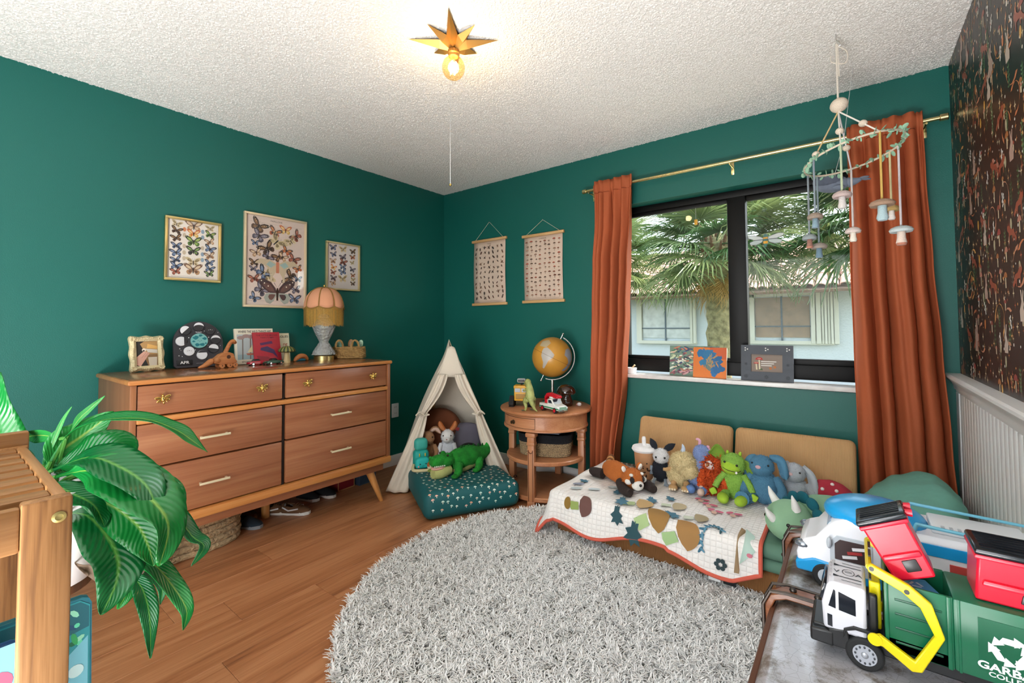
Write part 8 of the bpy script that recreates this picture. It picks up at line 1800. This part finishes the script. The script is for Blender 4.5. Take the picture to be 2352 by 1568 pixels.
def plant():
    t = T('peace_lily', 'peace lily with large drooping glossy leaves in a white pot', 'plant', (1.49, -2.84, .54)); o = V((1.49, -2.84, .54))
    g = G(); g.lathe([(0, 0), (.1, 0), (.104, .006), (.14, .22), (.145, .228), (.145, .24), (.135, .24), (.13, .21), (0, .205)], 36); g.build('pot', mat('white glazed pot', 'e8e6e8', rough=.3), t)
    g = G(); g.lathe([(0, .205), (.128, .206), (.11, .214), (0, .218)], 24, fn=lambda a, r, z: r*(1+.02*math.sin(7*a))); g.build('soil', mat('potting soil', '2e2119', rough=1, bump=1, bs=60), t)
    def leafmat(name, c, c2):
        m, tt, b = nt(name); N = tt.nodes; L = tt.links; b.inputs['Roughness'].default_value = .27; at = N.new('ShaderNodeAttribute'); at.attribute_name = 'leaf'; sp = N.new('ShaderNodeSeparateXYZ'); L.new(at.outputs['Vector'], sp.inputs[0])
        # side veins sweep from the midrib towards the tip
        ab = N.new('ShaderNodeMath'); ab.operation = 'ABSOLUTE'; L.new(sp.outputs[0], ab.inputs[0]); ma = N.new('ShaderNodeMath'); ma.operation = 'MULTIPLY_ADD'; ma.inputs[1].default_value = -.22; L.new(ab.outputs[0], ma.inputs[0]); L.new(sp.outputs[1], ma.inputs[2])
        ml = N.new('ShaderNodeMath'); ml.operation = 'MULTIPLY'; ml.inputs[1].default_value = 120; L.new(ma.outputs[0], ml.inputs[0]); sn = N.new('ShaderNodeMath'); sn.operation = 'SINE'; L.new(ml.outputs[0], sn.inputs[0])
        bp = N.new('ShaderNodeBump'); bp.inputs['Strength'].default_value = .22; bp.inputs['Distance'].default_value = .002; L.new(sn.outputs[0], bp.inputs['Height']); L.new(bp.outputs[0], b.inputs['Normal'])
        mr = N.new('ShaderNodeMapRange'); mr.inputs[1].default_value = 0; mr.inputs[2].default_value = .1; L.new(ab.outputs[0], mr.inputs[0]); mx = N.new('ShaderNodeMix'); mx.data_type = 'RGBA'; mx.inputs[6].default_value = (*H(c2), 1); mx.inputs[7].default_value = (*H(c), 1); L.new(mr.outputs[0], mx.inputs[0]); L.new(mx.outputs[2], b.inputs['Base Color'])
        tr = N.new('ShaderNodeBsdfTranslucent'); L.new(mx.outputs[2], tr.inputs[0]); ms = N.new('ShaderNodeMixShader'); ms.inputs[0].default_value = .15; oo = [q for q in N if q.type == 'OUTPUT_MATERIAL'][0]; L.new(b.outputs[0], ms.inputs[1]); L.new(tr.outputs[0], ms.inputs[2]); L.new(ms.outputs[0], oo.inputs[0]); return m
    LM = [leafmat('lily leaf', '10752f', '7fae4a'), leafmat('lily leaf deep', '0b5f2c', '5f9a44'), leafmat('lily leaf young', '2c9040', '9cc05a')]
    LV = [
    ([(1.509,-2.831,0.823),(1.537,-2.805,0.898),(1.598,-2.751,0.938),(1.678,-2.682,0.941),(1.731,-2.632,0.913),(1.758,-2.602,0.883),(1.782,-2.574,0.85)], 0.055, 50),
    ([(1.496,-2.84,0.813),(1.489,-2.805,0.858),(1.489,-2.765,0.889),(1.513,-2.707,0.945)], 0.1, 5),
    ([(1.486,-2.835,0.809),(1.543,-2.773,0.842),(1.593,-2.715,0.871),(1.605,-2.683,0.832)], 0.09, 10),
    ([(1.529,-2.84,0.814),(1.643,-2.781,0.861),(1.735,-2.735,0.841),(1.808,-2.703,0.801),(1.849,-2.694,0.739)], 0.093, 15),
    ([(1.533,-2.837,0.803),(1.672,-2.77,0.833),(1.792,-2.715,0.796),(1.88,-2.684,0.733),(1.899,-2.703,0.651)], 0.113, 10),
    ([(1.573,-2.829,0.726),(1.694,-2.787,0.737),(1.795,-2.758,0.68),(1.851,-2.764,0.634),(1.877,-2.793,0.584)], 0.109, 5),
    ([(1.559,-2.828,0.753),(1.682,-2.763,0.761),(1.776,-2.718,0.718),(1.827,-2.706,0.678),(1.864,-2.704,0.641)], 0.087, 10),
    ([(1.587,-2.771,0.806),(1.746,-2.679,0.771),(1.816,-2.654,0.732),(1.877,-2.636,0.686),(1.927,-2.628,0.672),(1.932,-2.653,0.64)], 0.043, 20),
    ([(1.61,-2.772,0.653),(1.712,-2.718,0.614),(1.787,-2.686,0.614),(1.847,-2.664,0.574),(1.896,-2.65,0.53),(1.913,-2.661,0.497)], 0.047, 30),
    ([(1.635,-2.752,0.62),(1.734,-2.706,0.57),(1.785,-2.697,0.538),(1.824,-2.698,0.493),(1.854,-2.704,0.435)], 0.041, 20),
    ([(1.465,-2.863,0.797),(1.434,-2.898,0.864),(1.431,-2.913,0.952),(1.449,-2.912,1.066)], 0.095, 10),
    ([(1.518,-2.802,0.889),(1.445,-2.832,0.896),(1.38,-2.857,0.888),(1.316,-2.879,0.873)], 0.039, 50),
    ([(1.482,-2.839,0.815),(1.496,-2.822,0.879),(1.51,-2.806,0.938),(1.52,-2.791,0.973)], 0.01, 0),
    ([(1.49,-2.798,0.884),(1.499,-2.776,0.932),(1.505,-2.756,0.958),(1.521,-2.728,0.992)], 0.018, 10),
    ([(1.577,-2.728,0.793),(1.683,-2.663,0.774),(1.738,-2.636,0.735),(1.76,-2.633,0.669)], 0.069, 20),
    ([(1.572,-2.723,0.59),(1.677,-2.658,0.54),(1.713,-2.647,0.515),(1.725,-2.653,0.481)], 0.024, 20),
    ([(1.5,-2.836,0.775),(1.474,-2.863,0.734),(1.477,-2.865,0.64),(1.497,-2.854,0.557)], 0.065, 10),
    ([(1.538,-2.834,0.803),(1.617,-2.806,0.78),(1.698,-2.777,0.759),(1.753,-2.767,0.72)], 0.072, 20),
    ([(1.463,-2.84,0.801),(1.47,-2.81,0.828),(1.487,-2.771,0.804),(1.509,-2.727,0.751)], 0.071, 30),
    ([(1.499,-2.836,0.764),(1.595,-2.786,0.706),(1.68,-2.745,0.667),(1.767,-2.703,0.655)], 0.07, 25),
    ([(1.483,-2.85,0.796),(1.441,-2.89,0.81),(1.399,-2.93,0.78),(1.374,-2.955,0.719)], 0.076, 10),
    ([(1.439,-2.845,0.792),(1.373,-2.855,0.821),(1.296,-2.872,0.824),(1.216,-2.888,0.766)], 0.047, 20),
    ([(1.513,-2.798,0.701),(1.634,-2.727,0.61),(1.693,-2.705,0.556),(1.692,-2.728,0.494)], 0.065, 15),
    ([(1.5,-2.796,0.719),(1.619,-2.717,0.689),(1.683,-2.679,0.643),(1.694,-2.68,0.577)], 0.077, 15),
    ]
    vd = V((.83, -.12, .25)).normalized(); rr = random.Random(3)
    for i, (P, w, tw) in enumerate(LV):
        pts = cr(P, 7); n = len(pts); vs = []; fl = []; m = 9; k0 = max(2, int(n*.22)); ph = rr.uniform(0, 6)
        base = V((1.49+rr.uniform(-.03, .03), -2.84+rr.uniform(-.03, .03), .75))
        rows = []
        for j, p in enumerate(pts):
            tg = (pts[min(j+1, n-1)]-pts[max(j-1, 0)]).normalized(); f = j/(n-1)
            sd_ = tg.cross(vd); sd_ = sd_.normalized() if sd_.length > .05 else V((0, 1, 0)); nm = sd_.cross(tg).normalized(); an = R(tw)+.35*math.sin(f*3+ph); s2 = sd_*math.cos(an)+nm*math.sin(an); n2 = nm*math.cos(an)-sd_*math.sin(an)
            g_ = max(0, (f-.16)/.84); wd = .5*w*(max(.03, math.sin(pi*min(1, g_**.75*.98+.02))**.85) if f > .16 else .06)
            for q in range(m):
                e = (q/(m-1))*2-1; lift = .30*abs(e)*wd+.05*w*math.sin(f*17+ph+(2 if e > 0 else 0))*abs(e)**2
                vs.append(p+s2*wd*e+n2*lift-o); fl += [e, f, 0]
        fs = [(j*m+q, j*m+q+1, (j+1)*m+q+1, (j+1)*m+q) for j in range(n-1) for q in range(m-1)]
        g = G(); g.add(vs, fs); l = g.build('leaf', LM[2 if i in (1, 11, 12, 13) else i % 2], t, smooth=180, sol=.0008)
        a = l.data.attributes.new('leaf', 'FLOAT_VECTOR', 'POINT'); a.data.foreach_set('vector', fl)
        p0 = pts[0]; g = G(); g.tube(cr([base-o, (base.lerp(p0, .5)+V((0, 0, .02)))-o, p0-o, pts[2]-o], 4), .0042, 6); g.build('stalk', mat('lily stalk', '4d8a3a', rough=.4), l)
    g = G(); P = [V(p)-o for p in [(1.584, -2.79, .599), (1.634, -2.751, .567), (1.693, -2.705, .561), (1.724, -2.683, .588)]]; pts = cr(P, 5); vs = []
    for j, p in enumerate(pts):
        for e in (-1, -.4, .3, 1): vs.append(p+V((.01*math.sin(j*1.3), .0, .022*e*math.sin(pi*(j+.6)/(len(pts)+.2))))+V((.012*abs(e), 0, 0)))
    g.add(vs, [(j*4+q, j*4+q+1, j*4+q+5, j*4+q+4) for j in range(len(pts)-1) for q in range(3)]); g.build('withered_leaf', mat('withered leaf', '4a3826', rough=.8, bump=.6, bs=40), t, sol=.0008, smooth=180)
    s = T('plant_stand', 'slim dark plant stand under the peace lily pot', 'plant stand', (1.49, -2.84, 0)); DKW = wood('dark stand wood', '4a2c1a', '5f3a22', '75492c', axis='z', scale=1)
    g = G(); g.lathe([(0, .52), (.1, .52), (.102, .525), (.1, .539), (0, .539)], 28); g.build('top', DKW, s); g = G(); g.tube([(0, 0, .02), (0, 0, .522)], .022, 14); g.build('pole', DKW, s)
    for k in range(3): a = 2*pi*k/3+2.2; g = G(); g.tube([(0, 0, .06), (.05*math.cos(a), .05*math.sin(a), .03), (.1*math.cos(a), .1*math.sin(a), .009)], [.014, .012, .009], 10); g.build('foot', DKW, s)
plant()
